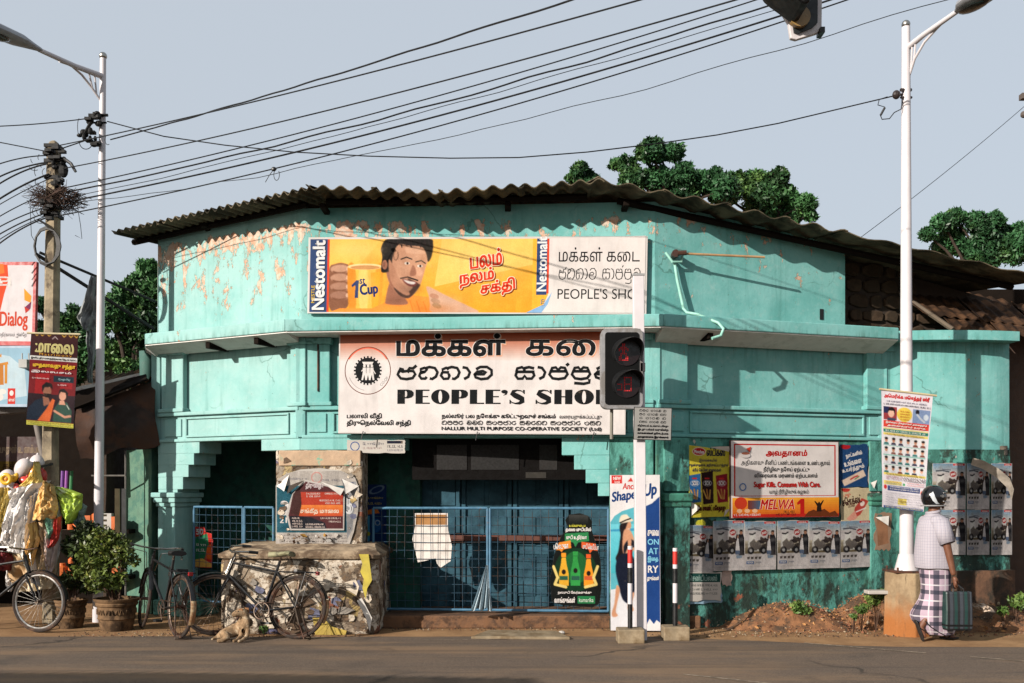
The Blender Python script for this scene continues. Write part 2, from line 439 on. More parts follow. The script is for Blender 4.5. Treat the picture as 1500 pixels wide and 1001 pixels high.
# Sinhala letters as pen strokes in a unit box (y down)
SINH = {
 'ja': (1.0, [[(.12, .35), (.04, .62), (.2, .92), (.5, .98), (.82, .9), (.96, .6), (.86, .36), (.62, .34), (.56, .48)], [(.34, .4), (.3, .22), (.16, .16), (.1, .3), (.3, .4), (.56, .34), (.66, .12), (.84, .14), (1.02, -.08)]]),
 'na': (1.0, [[(.30, .42), (.1, .40), (.1, .2), (.3, .1), (.42, .24), (.30, .42), (.08, .52), (.03, .72), (.14, .94), (.34, .94), (.42, .8)], [(.34, .14), (.56, .04), (.84, .12), (.98, .45), (.9, .78), (.7, .97), (.58, .92)]]),
 'ta': (1.0, [[(.44, .46), (.1, .44), (.1, .22), (.3, .10), (.42, .24)], [(.1, .44), (.02, .7), (.16, .96), (.4, .94), (.46, .72), (.42, .56)], [(.34, .14), (.58, .04), (.86, .12), (.98, .45), (.9, .78), (.72, .97), (.6, .92)]]),
 'aa': (.42, [[(.0, .06), (.22, .12), (.38, .45), (.3, .8), (.08, .97)]]),
 'va': (1.0, [[(.14, .22), (.36, .04), (.7, .04), (.94, .28), (.95, .64), (.74, .93), (.4, .98), (.12, .84), (.06, .62), (.2, .42), (.5, .36), (.66, .46), (.56, .6), (.05, .60)]]),
 'sa': (1.0, [[(.06, .42), (.1, .16), (.34, .06), (.46, .2), (.46, .42)], [(.46, .14), (.7, .06), (.96, .16)], [(.02, .42), (.98, .42)], [(.08, .42), (.02, .7), (.14, .95), (.38, .94), (.48, .72), (.58, .94), (.84, .94), (.97, .7), (.9, .42)]]),
 'pa': (1.0, [[(.12, .36), (.04, .62), (.2, .92), (.5, .98), (.82, .9), (.96, .6), (.88, .36), (.82, .12), (.62, .08), (.48, .26), (.36, .08), (.18, .12), (.12, .36)], [(.12, .38), (.88, .38)]]),
 'hal': (.0, [[(-.25, -.05), (-.12, -.22)]]),
 'pu': (.0, [[(-.98, 1.28), (-.5, 1.34), (-.22, 1.24), (-.22, .98)]]),
 'ra': (.9, [arcp(.45, .55, .38, .38, 60, 380, 18), [(.5, .2), (.8, .05)]]),
 'ma': (1.0, [arcp(.5, .52, .42, .43, 140, 400, 18), [(.2, .3), (.5, .45), (.5, .1), (.8, .3)]]),
 ' ': (.5, []),
}
def sinhala(pr, seq, x0, y0, x1, y1, w, col):
    tot = sum(SINH[g][0] + (.14 if SINH[g][0] else 0) for g in seq); k = (x1 - x0) / tot; x = x0; h = y1 - y0; pr.k += 1; k0 = pr.k
    for g in seq:
        adv, st = SINH[g]
        for s_ in st:
            pr.k = k0 - 1; k0 += 0
            pr.stroke([(x + a * k, y0 + b * h) for a, b in s_], w, col); pr.k = k0
        x += (adv + (.14 if adv else 0)) * k

def board(name, label, cat, fr, box, d, thick, mats, pmat, group=None, bevel=.0, rim=None, outline=None, tilt=0., roll=0., tone=None):
    """flat signboard / poster seated on facet fr. returns (thing, Print)"""
    x0, y0, x1, y1 = box
    u0, za = fr.hit(x0, y0, d + thick); u1, zb = fr.hit(x1, y0, d + thick)
    _, zc = fr.hit(x0, y1, d + thick); _, zd = fr.hit(x1, y1, d + thick)
    W = u1 - u0; zt = (za + zb) / 2; zm = (zc + zd) / 2; H = zt - zm
    c = fr.P((u0 + u1) / 2, (zt + zm) / 2, d)
    r = math.atan2(((zb + zd) - (za + zc)) / 2, W)
    o = thing(name, c, label, cat, group); o.rotation_euler = (tilt, -r + roll, fr.yaw)
    pr = Print(box, W, H, y=-thick)
    if outline is not False:
        ol = outline or [(x0, y0), (x1, y0), (x1, y1), (x0, y1)]
        mb = MB(); mb.prism([pr.L(*p) for p in ol], -thick, 0)
        mb.build('sheet', mats, o, world=False, bevel=bevel)
    if tone:
        ra = Raster(tone.get('box', box), tone.get('bg', (200, 200, 200)), tone.get('step', 1.0)); ra.pv = pr; ra.L = pr.L; ra.parent = o; ra.ol = outline; ra.tn = tone
        def bld(name, mat, parent, ra=ra, pr=pr):
            ra.finish(pr, mat, parent, grain=ra.tn.get('grain', 5), outline=ra.ol, seed=len(label), blur=ra.tn.get('blur', 0)); return pr.build('lettering', mat, parent) if pr.f else None
        ra.build = bld; return o, ra
    return o, pr
def torn(x0, y0, x1, y1, amp, seed, n=9):
    r = random.Random(seed); p = []
    for i in range(n): p.append((x0 + (x1 - x0) * i / n, y0 + r.uniform(-amp, amp)))
    for i in range(n): p.append((x1 + r.uniform(-amp, amp), y0 + (y1 - y0) * i / n))
    for i in range(n): p.append((x1 - (x1 - x0) * i / n, y1 + r.uniform(-amp, amp)))
    for i in range(n): p.append((x0 + r.uniform(-amp, amp), y1 - (y1 - y0) * i / n))
    return p
# ================================================================== materials of the place
def wall_paint():
    m, n = newmat('turquoise limewash over plaster')
    v = n.pos(); z = n.z(v)
    base = n.mix(n.ramp(n.noise(v, 1.6, 6, .65), .35, .68), lin((130, 190, 186)), lin((104, 172, 167)))
    base = n.mix(n.ramp(n.noise(v, 9, 6, .7), .5, .75, 0, .35), base, lin((172, 200, 196)))
    xw = n.new('SeparateXYZ'); n.ln(v, xw.inputs[0]); base = n.mix(n.math('MULTIPLY', n.ramp(xw.outputs[0], -2.2, -2.8, .0, .38), n.ramp(n.noise(v, 2.3, 5, .6), .25, .6, .45, 1)), base, lin((188, 208, 204)))
    # rain streaks running down, darker streaks under the ledge courses
    st = n.noise(n.scl(v, 7, 7, .55), 1.2, 5, .65)
    base = n.mix(n.ramp(st, .5, .78, 0, .45), base, lin((76, 136, 128)))
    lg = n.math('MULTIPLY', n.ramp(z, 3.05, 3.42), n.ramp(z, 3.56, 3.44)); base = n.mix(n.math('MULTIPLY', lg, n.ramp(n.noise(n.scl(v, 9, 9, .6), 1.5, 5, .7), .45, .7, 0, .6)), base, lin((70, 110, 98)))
    cr = n.new('TexVoronoi'); cr.feature = 'DISTANCE_TO_EDGE'; cr.inputs['Scale'].default_value = 1.3; cd = n.new('Mix', data_type='VECTOR'); cd.inputs[0].default_value = .35; cn = n.new('TexNoise'); cn.inputs['Scale'].default_value = 2.4; cn.inputs['Detail'].default_value = 7; n.ln(v, cn.inputs['Vector']); n.ln(v, cd.inputs[4]); n.ln(cn.outputs['Color'], cd.inputs[5]); n.ln(cd.outputs[1], cr.inputs['Vector'])
    base = n.mix(n.math('MULTIPLY', n.ramp(cr.outputs['Distance'], .008, .003), n.ramp(n.noise(v, 1.1, 3, .5), .56, .66, 0, .6)), base, lin((70, 112, 102)))
    # flaking: pale undercoat, then bare plaster, strongest right under the eaves
    xf = n.new('SeparateXYZ'); n.ln(v, xf.inputs[0]); rf = n.ramp(xf.outputs[0], -2.4, .6, 1.45, .75); up = n.math('MULTIPLY', n.math('MULTIPLY', n.ramp(z, 4.25, 4.7), n.ramp(z, 4.86, 4.76)), rf); hi = n.math('MULTIPLY', n.ramp(z, 3.5, 4.2, 0, .5), rf)
    k = n.math('MAXIMUM', up, hi)
    pn = n.noise(n.scl(v, 1.5, 1.5, .75), 4.6, 8, .74, .25)
    pe = n.math('ADD', pn, n.math('SUBTRACT', n.math('MULTIPLY', k, .13), n.ramp(z, 4.74, 4.9, 0, .12)))
    flake = n.ramp(pe, .655, .675)
    base = n.mix(n.ramp(pe, .645, .655), base, lin((78, 120, 108)))
    base = n.mix(flake, base, n.mix(n.ramp(n.noise(v, 14, 4, .6), .4, .6), lin((206, 190, 172)), lin((204, 158, 130))))
    pk = n.noise(v, 42, 3, .6); base = n.mix(n.ramp(pk, .70, .74, 0, .8), base, lin((70, 60, 50)))
    n.ln(base, n.b.inputs['Base Color']); n.b.inputs['Roughness'].default_value = .75; n.b.inputs['Specular IOR Level'].default_value = .2
    h = n.math('SUBTRACT', n.math('MULTIPLY', n.noise(v, 24, 6, .7), .5), n.math('MULTIPLY', flake, .6))
    h = n.math('ADD', h, n.math('MULTIPLY', n.noise(v, 3, 3, .5), 1.2))
    n.bump(h, .45, .012)
    return m
def wall_low():
    """the street-side wall: paint worn to damp, moss-black plaster"""
    m, n = newmat('mossy turquoise plaster')
    v = n.pos(); z = n.z(v)
    base = n.mix(n.ramp(n.noise(n.scl(v, 2.2, 2.2, .8), 2.4, 8, .72), .42, .6), lin((92, 158, 146)), lin((58, 108, 98)))
    lowk = n.ramp(z, .1, 1.5, .12, -.04)
    xx = n.new('SeparateXYZ'); n.ln(v, xx.inputs[0]); bayk = n.math('MULTIPLY', n.ramp(xx.outputs[0], 4.7, 5.1, 0, .14), 1.0); lft = n.ramp(xx.outputs[0], 2.6, 1.9, 0, .09)
    lowk = n.math('ADD', lowk, n.math('ADD', bayk, lft))
    dk = n.math('ADD', n.noise(n.scl(v, 1.6, 1.6, .9), 3.3, 8, .75, .3), lowk)
    base = n.mix(n.ramp(dk, .56, .68, 0, .9), base, lin((44, 50, 44)))
    dk2 = n.noise(n.scl(v, 6, 6, .9), 2., 6, .7); base = n.mix(n.ramp(dk2, .54, .72, 0, .6), base, lin((84, 116, 92)))
    rd = n.math('ADD', n.noise(v, 4.6, 7, .7), n.ramp(z, 0., .9, .06, -.02)); base = n.mix(n.ramp(rd, .64, .68), base, lin((150, 92, 70)))
    wp = n.noise(v, 6.3, 6, .7, .2); base = n.mix(n.ramp(wp, .67, .69, 0, .9), base, lin((196, 186, 172)))
    n.ln(base, n.b.inputs['Base Color']); n.b.inputs['Roughness'].default_value = .85; n.b.inputs['Specular IOR Level'].default_value = .15
    n.bump(n.math('ADD', n.noise(v, 20, 7, .75), n.math('MULTIPLY', n.noise(v, 5, 4), 1.0)), .6, .02)
    return m
def collage():
    """masonry under decades of torn bills"""
    m, n = newmat('torn paste-up layers')
    v = n.pos()
    w = n.new('TexVoronoi'); w.feature = 'F1'; w.inputs['Scale'].default_value = 9
    d = n.new('Mix', data_type='VECTOR'); d.inputs[0].default_value = .22
    nz = n.new('TexNoise'); nz.inputs['Scale'].default_value = 9; nz.inputs['Detail'].default_value = 6; n.ln(v, nz.inputs['Vector'])
    n.ln(v, d.inputs[4]); n.ln(nz.outputs['Color'], d.inputs[5]); n.ln(d.outputs[1], w.inputs['Vector'])
    sep = n.new('SeparateColor'); n.ln(w.outputs['Color'], sep.inputs[0])
    c = n.mix(n.ramp(sep.outputs[0], .25, .45), lin((160, 144, 124)), lin((214, 202, 184)))
    c = n.mix(n.ramp(sep.outputs[1], .72, .74), c, lin((110, 96, 82)))
    c = n.mix(n.ramp(sep.outputs[2], .96, .97, 0, .8), c, lin((176, 152, 96)))
    c = n.mix(n.ramp(sep.outputs[1], .03, .02), c, lin((96, 98, 130)))
    c = n.mix(n.ramp(sep.outputs[2], .03, .02), c, lin((140, 88, 70)))
    c = n.mix(n.ramp(n.noise(n.scl(v, 1, 1, 1.3), 7, 9, .8, .5), .49, .6), c, lin((70, 56, 44)))
    c = n.mix(n.ramp(n.noise(v, 19, 7, .8), .5, .62, 0, .85), c, lin((124, 98, 72)))
    c = n.mix(n.ramp(n.noise(v, 34, 4, .7), .62, .68, 0, .9), c, lin((40, 34, 28)))
    n.ln(c, n.b.inputs['Base Color']); n.b.inputs['Roughness'].default_value = .85; n.b.inputs['Specular IOR Level'].default_value = .15
    n.bump(n.math('ADD', n.noise(v, 26, 8, .75), n.noise(v, 6, 4, .6)), .6, .02)
    return m
def road_mat():
    m, n = newmat('dusty asphalt')
    v = n.pos()
    y = n.new('SeparateXYZ'); n.ln(v, y.inputs[0])
    c = n.mix(n.ramp(n.noise(v, 90, 3, .7), .35, .65), lin((88, 76, 66)), lin((124, 108, 94)))
    c = n.mix(n.ramp(n.noise(n.scl(v, .3, 1.2, 1), 1.3, 6, .65), .42, .7, 0, .7), c, lin((150, 122, 94)))
    cr = n.new('TexVoronoi'); cr.feature = 'DISTANCE_TO_EDGE'; cr.inputs['Scale'].default_value = .55; cd = n.new('Mix', data_type='VECTOR'); cd.inputs[0].default_value = .4; cn = n.new('TexNoise'); cn.inputs['Scale'].default_value = 2.; cn.inputs['Detail'].default_value = 8; n.ln(v, cn.inputs['Vector']); n.ln(v, cd.inputs[4]); n.ln(cn.outputs['Color'], cd.inputs[5]); n.ln(cd.outputs[1], cr.inputs['Vector'])
    c = n.mix(n.math('MULTIPLY', n.ramp(cr.outputs['Distance'], .012, .004), n.ramp(n.noise(v, .6, 3, .5), .45, .6, 0, .8)), c, lin((52, 46, 40)))
    c = n.mix(n.ramp(n.noise(n.scl(v, .12, 2.5, 1), 1.7, 4, .5), .52, .62, 0, .35), c, lin((66, 60, 56)))
    c = n.mix(n.ramp(n.noise(v, 200, 2, .5), .66, .72, 0, .8), c, lin((170, 150, 128)))
    c = n.mix(n.ramp(n.noise(v, 1.1, 5, .6), .55, .7, 0, .5), c, lin((70, 64, 58)))
    n.ln(c, n.b.inputs['Base Color']); n.b.inputs['Roughness'].default_value = .85; n.b.inputs['Specular IOR Level'].default_value = .25
    n.bump(n.noise(v, 130, 4, .8), .55, .008)
    return m
def dirt_mat():
    m, n = newmat('packed tan dust')
    v = n.pos()
    c = n.mix(n.ramp(n.noise(v, 2.2, 7, .7), .35, .65), lin((150, 116, 84)), lin((176, 140, 102)))
    c = n.mix(n.ramp(n.noise(v, 30, 4, .7), .6, .72, 0, .7), c, lin((96, 70, 50)))
    c = n.mix(n.ramp(n.noise(v, 60, 2, .6), .68, .74, 0, .8), c, lin((200, 180, 150)))
    n.ln(c, n.b.inputs['Base Color']); n.b.inputs['Roughness'].default_value = .95; n.b.inputs['Specular IOR Level'].default_value = .1
    n.bump(n.noise(v, 45, 6, .75), .6, .02)
    return m
PAINT = wall_paint(); LOWW = wall_low(); COLL = collage(); ROAD = road_mat(); DIRT = dirt_mat()
SOFF = M('pale bare soffit cement', (236, 232, 226), .85, var=.06, bump=.2, second=(206, 204, 196), thr=(.5, .7))
ASB = M('weathered fibre cement sheet', (104, 94, 76), .9, var=.35, scale=4, bump=.5, second=(58, 54, 44), thr=(.42, .62), spec=.1)
ASBD = M('lichen brown sheet', (86, 62, 44), .9, var=.4, scale=6, bump=.6, second=(46, 34, 26), thr=(.4, .6), spec=.1)
DARKW = M('shade-dark timber', (30, 24, 20), .9, bump=.3, spec=.05)  # colour darkened to stand in for shade inside the stall and shop
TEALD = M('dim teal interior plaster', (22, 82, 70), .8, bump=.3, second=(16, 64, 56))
STONE = M('rubble stone', (74, 60, 48), .9, var=.35, scale=7, bump=.7, second=(64, 54, 44), spec=.1)
CONC = M('stained concrete', (150, 134, 110), .9, var=.25, scale=5, bump=.5, second=(112, 92, 66), thr=(.45, .7), spec=.15)
BLUED = M('worn blue door paint', (56, 90, 104), .7, var=.25, scale=6, bump=.2, second=(34, 60, 72), thr=(.42, .7), spec=.1)
GBLUE = M('gate blue enamel', (66, 112, 140), .5, var=.2, second=(110, 90, 76), thr=(.6, .72))
WIRE = M('rusting blue wire', (52, 84, 104), .6, metal=.2, second=(70, 54, 44))
WHITEM = M('white painted steel', (214, 208, 210), .4, var=.05, scale=3, second=(168, 156, 146), thr=(.66, .74))
GREYM = M('light grey paint', (150, 150, 150), .5, var=.12)
BLK = M('black paint', (18, 19, 20), .45, var=.1)
RUBB = M('black rubber', (20, 19, 18), .75)
CHRM = M('dull chrome', (190, 186, 178), .28, metal=1., var=.1)
RUST = M('rust', (92, 54, 34), .8, second=(54, 36, 28), bump=.3)
TARP = M('brown tarpaulin', (74, 46, 30), .8, var=.3, scale=3, bump=.4, second=(44, 30, 24))
PAPER = M('white sheet', (180, 174, 166), .7, var=.06, scale=4)
BOARDW = M('white board', (196, 190, 186), .4, var=.04, scale=2)
INK = print_mat('printed ink'); INKW = print_mat('weathered printed ink', .7, .3)

# ================================================================== ground
g = MB(); g.add([(-160, -60, 0), (160, -60, 0), (160, 300, 0), (-160, 300, 0)], [(0, 1, 2, 3)])
tag(g.build('ground', DIRT), kind='structure')
def sheet_strip(name, near, far, z, mat):
    """ground sheet between two ragged edges given as (x, y) lists"""
    mb = MB(); n = len(near)
    mb.add([(x, y, z) for x, y in near] + [(x, y, z) for x, y in far], [(i, i + 1, n + i + 1, n + i) for i in range(n - 1)])
    return tag(mb.build(name, mat), kind='structure')
xs = [-40 + 80 * i / 160 for i in range(161)]
def edge(x):
    b = 10.95 if x < 1.5 else 10.95 - min(1, (x - 1.5) / 2.5) * .75
    return b + .10 * noise.noise(Vector((x * 1.3, 0, 3))) + .05 * noise.noise(Vector((x * 6, 2, 3)))
sheet_strip('road', [(x, -40) for x in xs], [(x, edge(x)) for x in xs], .004, ROAD)
def paint_line(pa, pb, w):
    a = at(*pa, 1); 
    def gp(px, py):
        Y = EYE * F / (py - HOR); return Vector(((px - 750) / F * Y, Y))
    a, b = gp(*pa), gp(*pb); t = (b - a).normalized(); n_ = Vector((-t.y, t.x)) * w / 2; mb = MB()
    L = (b - a).length; k = int(L / .35)
    for i in range(k):
        if random.random() < .1: continue
        p, q = a + t * (L * i / k), a + t * (L * (i + 1) / k); w1 = rnd(.5, 1.0)
        mb.add([(*(p - n_ * w1), .009), (*(q - n_ * w1), .009), (*(q + n_ * w1), .009), (*(p + n_ * w1), .009)], [(0, 1, 2, 3)])
    tag(mb.build('road_marking', M('worn road paint', (176, 160, 138), .8, var=.3, scale=20, second=(120, 108, 92), thr=(.42, .55))), kind='structure')
paint_line((1178, 943), (1560, 975), .055)
paint_line((560, 940), (830, 936), .02)
paint_line((1000, 989), (1130, 1003), .05)
mb = MB(); q = [at(690, 937, 10.75), at(835, 939, 10.7), at(815, 929, 11.2), at(715, 928, 11.25)]
mb.hexa([(p.x, p.y, .003) for p in q] + [(p.x, p.y, .035) for p in q]); tag(mb.build('pavement', CONC, bevel=.008), kind='structure')

# ================================================================== the corner shop
K = (-5.55, 15.5); Lp = (-4.62, 12.9); A = (-2.51, 11.8); B = (1.65, 11.45); Rr_ = (4.62, 12.4); E_ = (6.25, 12.45); G = (7.5, 18.0)
FL = Facet(Lp, A); FF = Facet(A, B); FR = Facet(B, Rr_); FE = Facet(Rr_, E_)
path = [Vector(p) for p in (K, Lp, A, B, Rr_, E_, G)]
def mit(i, d):
    p = path[i]; ns = []
    for a, b in ((i - 1, i), (i, i + 1)):
        if a >= 0 and b < len(path):
            t = (path[b] - path[a]).normalized(); ns.append(Vector((t.y, -t.x)))
    if len(ns) == 1: return p + ns[0] * d
    m = (ns[0] + ns[1]); m = m / m.length; return p + m * (d / m.dot(ns[0]))
shop = thing('corner_shop', (0, 12.5, 0), 'turquoise corner shop with peeling plaster, wavy sheet roof and open dark front', 'shop')
def mit2(i, d):
    """like mit(), with only a slim return past the left corner"""
    if i > 1: return mit(i, d)
    t0, t1 = (path[1] - path[0]).normalized(), (path[2] - path[1]).normalized(); n0, n1 = Vector((t0.y, -t0.x)), Vector((t1.y, -t1.x)); d0 = min(d, d * .35)
    if i == 0: return path[0] + n0 * d0
    det = n0.x * n1.y - n0.y * n1.x; return path[1] + Vector(((d0 * n1.y - d * n0.y) / det, (n0.x * d - n1.x * d0) / det))
def seg(name, i, z0, z1, d0, d1, mat, bevel=0., zt=None):
    """mitred wall run along path segment i; zt = (left, right) top heights"""
    mt = mit2 if name == 'ledge' else mit; a0, a1, b0, b1 = mt(i, d0), mt(i, d1), mt(i + 1, d0), mt(i + 1, d1); za, zb = zt or (z1, z1)
    mb = MB(); mb.hexa([(*a1, z0), (*b1, z0), (*b0, z0), (*a0, z0), (*a1, za), (*b1, zb), (*b0, zb), (*a0, za)])
    return mb.build(name, mat, shop, bevel=bevel)
def part(name, fr, u0, u1, z0, z1, d0, d1, mat=PAINT, bevel=.008, parent=None):
    mb = MB(); mb.fbox(fr, u0, u1, z0, z1, d0, d1); return mb.build(name, mat, parent or shop, bevel=bevel)

ZB, ZM, ZL, ZT = 2.24, 2.58, 3.44, 3.58      # band bottom, moulding, ledge bottom and top
# upper walls
uR = FR.U(1240)
seg('parapet_wall', 0, ZT, 4.86, -.3, -.03, PAINT); seg('parapet_wall', 1, ZT, 5., -.3, -.03, PAINT, zt=(4.87, 4.96))
seg('parapet_wall', 2, ZT, 5., -.3, -.03, PAINT, zt=(4.96, 4.94))
a0, a1 = mit(3, -.3), mit(3, -.03)
mb = MB(); q0, q1 = FR.P(uR, 0, -.03), FR.P(uR, 0, -.3)
mb.hexa([(*a1, ZT), (q0.x, q0.y, ZT), (q1.x, q1.y, ZT), (*a0, ZT), (*a1, 4.94), (q0.x, q0.y, 4.62), (q1.x, q1.y, 4.62), (*a0, 4.94)]); mb.build('parapet_wall', PAINT, shop)
# the projecting ledge with its slightly sloped top course
for i, w in ((0, .3), (1, .36), (2, .32), (3, .42)):
    e1 = w
    seg('ledge', i, ZL, ZT, -.3, .36, PAINT, bevel=.012)
    s0, s1, t0, t1 = mit2(i, -.02), mit2(i, .34), mit2(i + 1, -.02), mit2(i + 1, .34); mb = MB()
    mb.hexa([(*s1, ZL - .012), (*t1, ZL - .012), (*t0, ZL - (.1, .09, .02, .13)[i]), (*s0, ZL - (.1, .09, .02, .13)[i]), (*s1, ZL), (*t1, ZL), (*t0, ZL), (*s0, ZL)]); mb.build('soffit', SOFF, shop)
    seg('moulding', i, ZT, ZT + .05, -.03, .05, PAINT, bevel=.015)
# lower frieze: pilasters, sunk panels, rails and framed sub panels
def frieze(fr, u0, u1, pil, end0=True, end1=True):
    part('rail', fr, u0, u1, ZB, ZM - .02, -.28, -.03)
    part('moulding', fr, u0, u1, ZM - .02, ZM + .03, -.28, .02, bevel=.012)
    part('moulding', fr, u0, u1, ZB - .012, ZB + .028, -.28, .012, bevel=.01)
    part('wall', fr, u0, u1, ZM + .03, ZL, -.28, -.085)
    ps = sorted(pil); 
    for a, b in ps:
        part('pilaster', fr, a, b, ZM + .03, ZL, -.08, 0., bevel=.012)
        part('pilaster_base', fr, a - .03, b + .03, ZM + .03, ZM + .08, -.08, .035, bevel=.012)
        part('pilaster_cap', fr, a - .03, b + .03, ZL - .10, ZL - .022, -.08, .04, bevel=.015)
        m_ = .045
        part('sub_panel', fr, a + m_, b - m_, ZB + .06, ZM - .055, -.03, -.012, bevel=.008)
    gaps = [(p[1], q[0]) for p, q in zip(ps, ps[1:])]
    for a, b in gaps:
        if b - a < .3: continue
        # raised frame round the long lower panel
        z0, z1 = ZB + .045, ZM - .04
        for (c, d, e, f) in ((a + .03, b - .03, z0, z0 + .025), (a + .03, b - .03, z1 - .025, z1), (a + .03, a + .055, z0 + .025, z1 - .025), (b - .055, b - .03, z0 + .025, z1 - .025)):
            part('panel_frame', fr, c, d, e, f, -.03, -.005, bevel=.006)
uA1, uB0 = FL.U(425), FF.U(480)
frieze(FL, .04, FL.len - .02, [(FL.U(236), FL.U(268)), (FL.U(425), FL.U(447))])
frieze(FF, .02, FF.len - .02, [(.05, FF.U(483)), (FF.U(925), FF.len - .05)])
frieze(FR, .02, FR.len - .02, [(.06, FR.U(1008)), (FR.U(1270), FR.U(1310))])
# corner fillers so that the mitres close
for i in (1, 2, 3, 4):
    c0, c1 = mit(i, -.25), mit(i, -.004); mb = MB(); r_ = .05
    mb.box(c1.x - .06, c1.x + .06, c1.y + .0, c0.y, ZB, ZL - .02)
    mb.build('corner_post', PAINT, shop, bevel=.01)
# slim iron strap and conduit on the pilaster
part('iron_strap', FF, FF.U(465), FF.U(465) + .018, ZM + .2, ZL - .1, -.03, .02, RUST)
# brackets under the ledge
for fr, px in ((FL, 325), (FL, 395), (FR, 1020)):
    u = fr.U(px); part('bracket', fr, u, u + .07, ZL - .1, ZL - .022, -.06, .28, DARKW)
# rounded end bay
N_ = 12; bay = MB(); top = MB(); lo = MB(); led = MB(); lng = FE.len
def bulge(t): return .12 * math.sin(math.pi * min(1, t * .95)) ** .8 if 0 < t < 1 else 0
def curve_strip(mb, z0, z1, d0, d1, t0=0., t1=1.0):
    n = N_; k = len(mb.v)
    for i in range(n + 1):
        t = t0 + (t1 - t0) * i / n
        for d in (d1, d0):
            for z in (z0, z1): mb.v.append(FE.P(t * lng, z, d + bulge(t) * (1 if d > -.2 else 0)))
    for i in range(n):
        a = k + 4 * i; b = a + 4
        for q in ((a, b, b + 1, a + 1), (a + 2, a + 3, b + 3, b + 2), (a + 1, b + 1, b + 3, a + 3), (a, a + 2, b + 2, b)): mb.f.append(q); mb.m.append(0)
    mb.f += [(k, k + 1, k + 3, k + 2), (k + 4 * n, k + 4 * n + 2, k + 4 * n + 3, k + 4 * n + 1)]; mb.m += [0, 0]
curve_strip(bay, 2.12, ZL + .01, -.3, -.06); o = bay.build('bay_wall', PAINT, shop, smooth=True)
curve_strip(led, ZL + .01, ZT - .015, -.3, .18, 0, .99); led.build('bay_ledge', PAINT, shop, smooth=True)
curve_strip(lo, 0.0, 2.12, -.3, -.04); lo.build('bay_base_wall', LOWW, shop, smooth=True)
pl_ = MB(); curve_strip(pl_, 0, .62, -.3, .08); pl_.build('bay_plinth', M('red brown plinth', (104, 74, 54), .9, var=.3, bump=.9, second=(52, 44, 34), thr=(.4, .6), scale=5), shop, smooth=True)
part('wall', FE, lng, lng + 2.2, 0, 3.75, -.9, -.5, M('dark brown side wall', (78, 60, 50), .9, bump=.4))
part('window_opening', FE, lng + .02, lng + .10, 2.75, 3.0, -.49, -.47, DARKW)

# right hand street wall
CAPM = M('dull green cap paint', (62, 128, 108), .8, var=.25, bump=.4, second=(40, 60, 50), thr=(.5, .62), scale=7)
part('street_wall', FR, .02, FR.len + .02, 0, ZB - .012, -.28, -.02, LOWW, bevel=.01)
for a, b in ((FR.U(972), FR.U(1008)), (FR.U(1272), FR.U(1318))):
    part('pilaster', FR, a, b, 0, 1.42, -.02, .05, LOWW); part('pilaster', FR, a, b, 1.60, ZB - .02, -.02, .03, LOWW)
    part('pilaster_cap', FR, a - .015, b + .015, 1.42, 1.48, -.02, .07, CAPM, bevel=.015)
    part('pilaster_cap', FR, a - .03, b + .03, 1.48, 1.58, -.02, .09, CAPM, bevel=.02)
# front pier at the right of the opening, hidden mostly by the tall drink sign
uP = FF.U(893)
part('pier', FF, uP, FF.len - .02, 0, ZB - .012, -.35, -.02, LOWW, bevel=.01)
# stepped corbels, right side of the wide opening
for i, (xa, xb, ya, yb) in enumerate(((823, 895, 645, 667), (841, 895, 667, 688), (858, 895, 688, 708), (876, 895, 708, 727))):
    ua = FF.U(xa); za = FF.hit(xa, ya)[1] if i else ZB - .012; zb = FF.hit(xa, yb)[1]
    part('corbel_step', FF, ua, uP, zb, za, -.30, -.015 - .002 * i, PAINT, bevel=.006)
# left pillar with capital and its stepped corbels
uL0, uL1 = .03, FL.U(255)
zc0, zc1 = 1.40, 1.585
part('pillar', FL, uL0, uL1, 0, zc0, -.42, -.01, PAINT, bevel=.012)
for z0, z1, e in ((zc0, zc0 + .055, .02), (zc0 + .055, zc0 + .12, .045), (zc0 + .12, zc1, .07)):
    part('capital', FL, uL0 - e, uL1 + e, z0, z1, -.42 - e * .5, -.01 + e, PAINT, bevel=.014)
ys = [650, 664, 681, 699, 717]
for i in range(5):
    xr = 291 - i * 8.2; zt = ZB - .012 if i == 0 else FL.hit(xr, ys[i])[1]; zb = FL.hit(xr, ys[i + 1])[1] if i < 4 else zc1
    part('corbel_step', FL, uL0, FL.U(xr), zb, zt, -.40, -.012 - .002 * i, PAINT, bevel=.006)
part('pillar_foot', FL, uL0 - .03, uL1 + .3, 0, .2, -.5, .05, M('chalky teal plinth', (120, 186, 172), .85, bump=.4, second=(60, 96, 84), thr=(.4, .6)), bevel=.02)
# lintel over the middle pillar (bends round the corner)
for fr, a, b in ((FL, FL.U(383), FL.len), (FF, 0, FF.U(592))):
    part('lintel', fr, a, b, ZB - .15, ZB - .012, -.34, .005, PAINT, bevel=.008)
def rough_up(o, st, sc, lv=5):
    s_ = o.modifiers.new('s', 'SUBSURF'); s_.subdivision_type = 'SIMPLE'; s_.levels = s_.render_levels = lv
    t = bpy.data.textures.new('clouds', 'CLOUDS'); t.noise_scale = sc; t.noise_depth = 3; d = o.modifiers.new('d', 'DISPLACE'); d.texture = t; d.strength = st; d.mid_level = .5; d.texture_coords = 'GLOBAL'
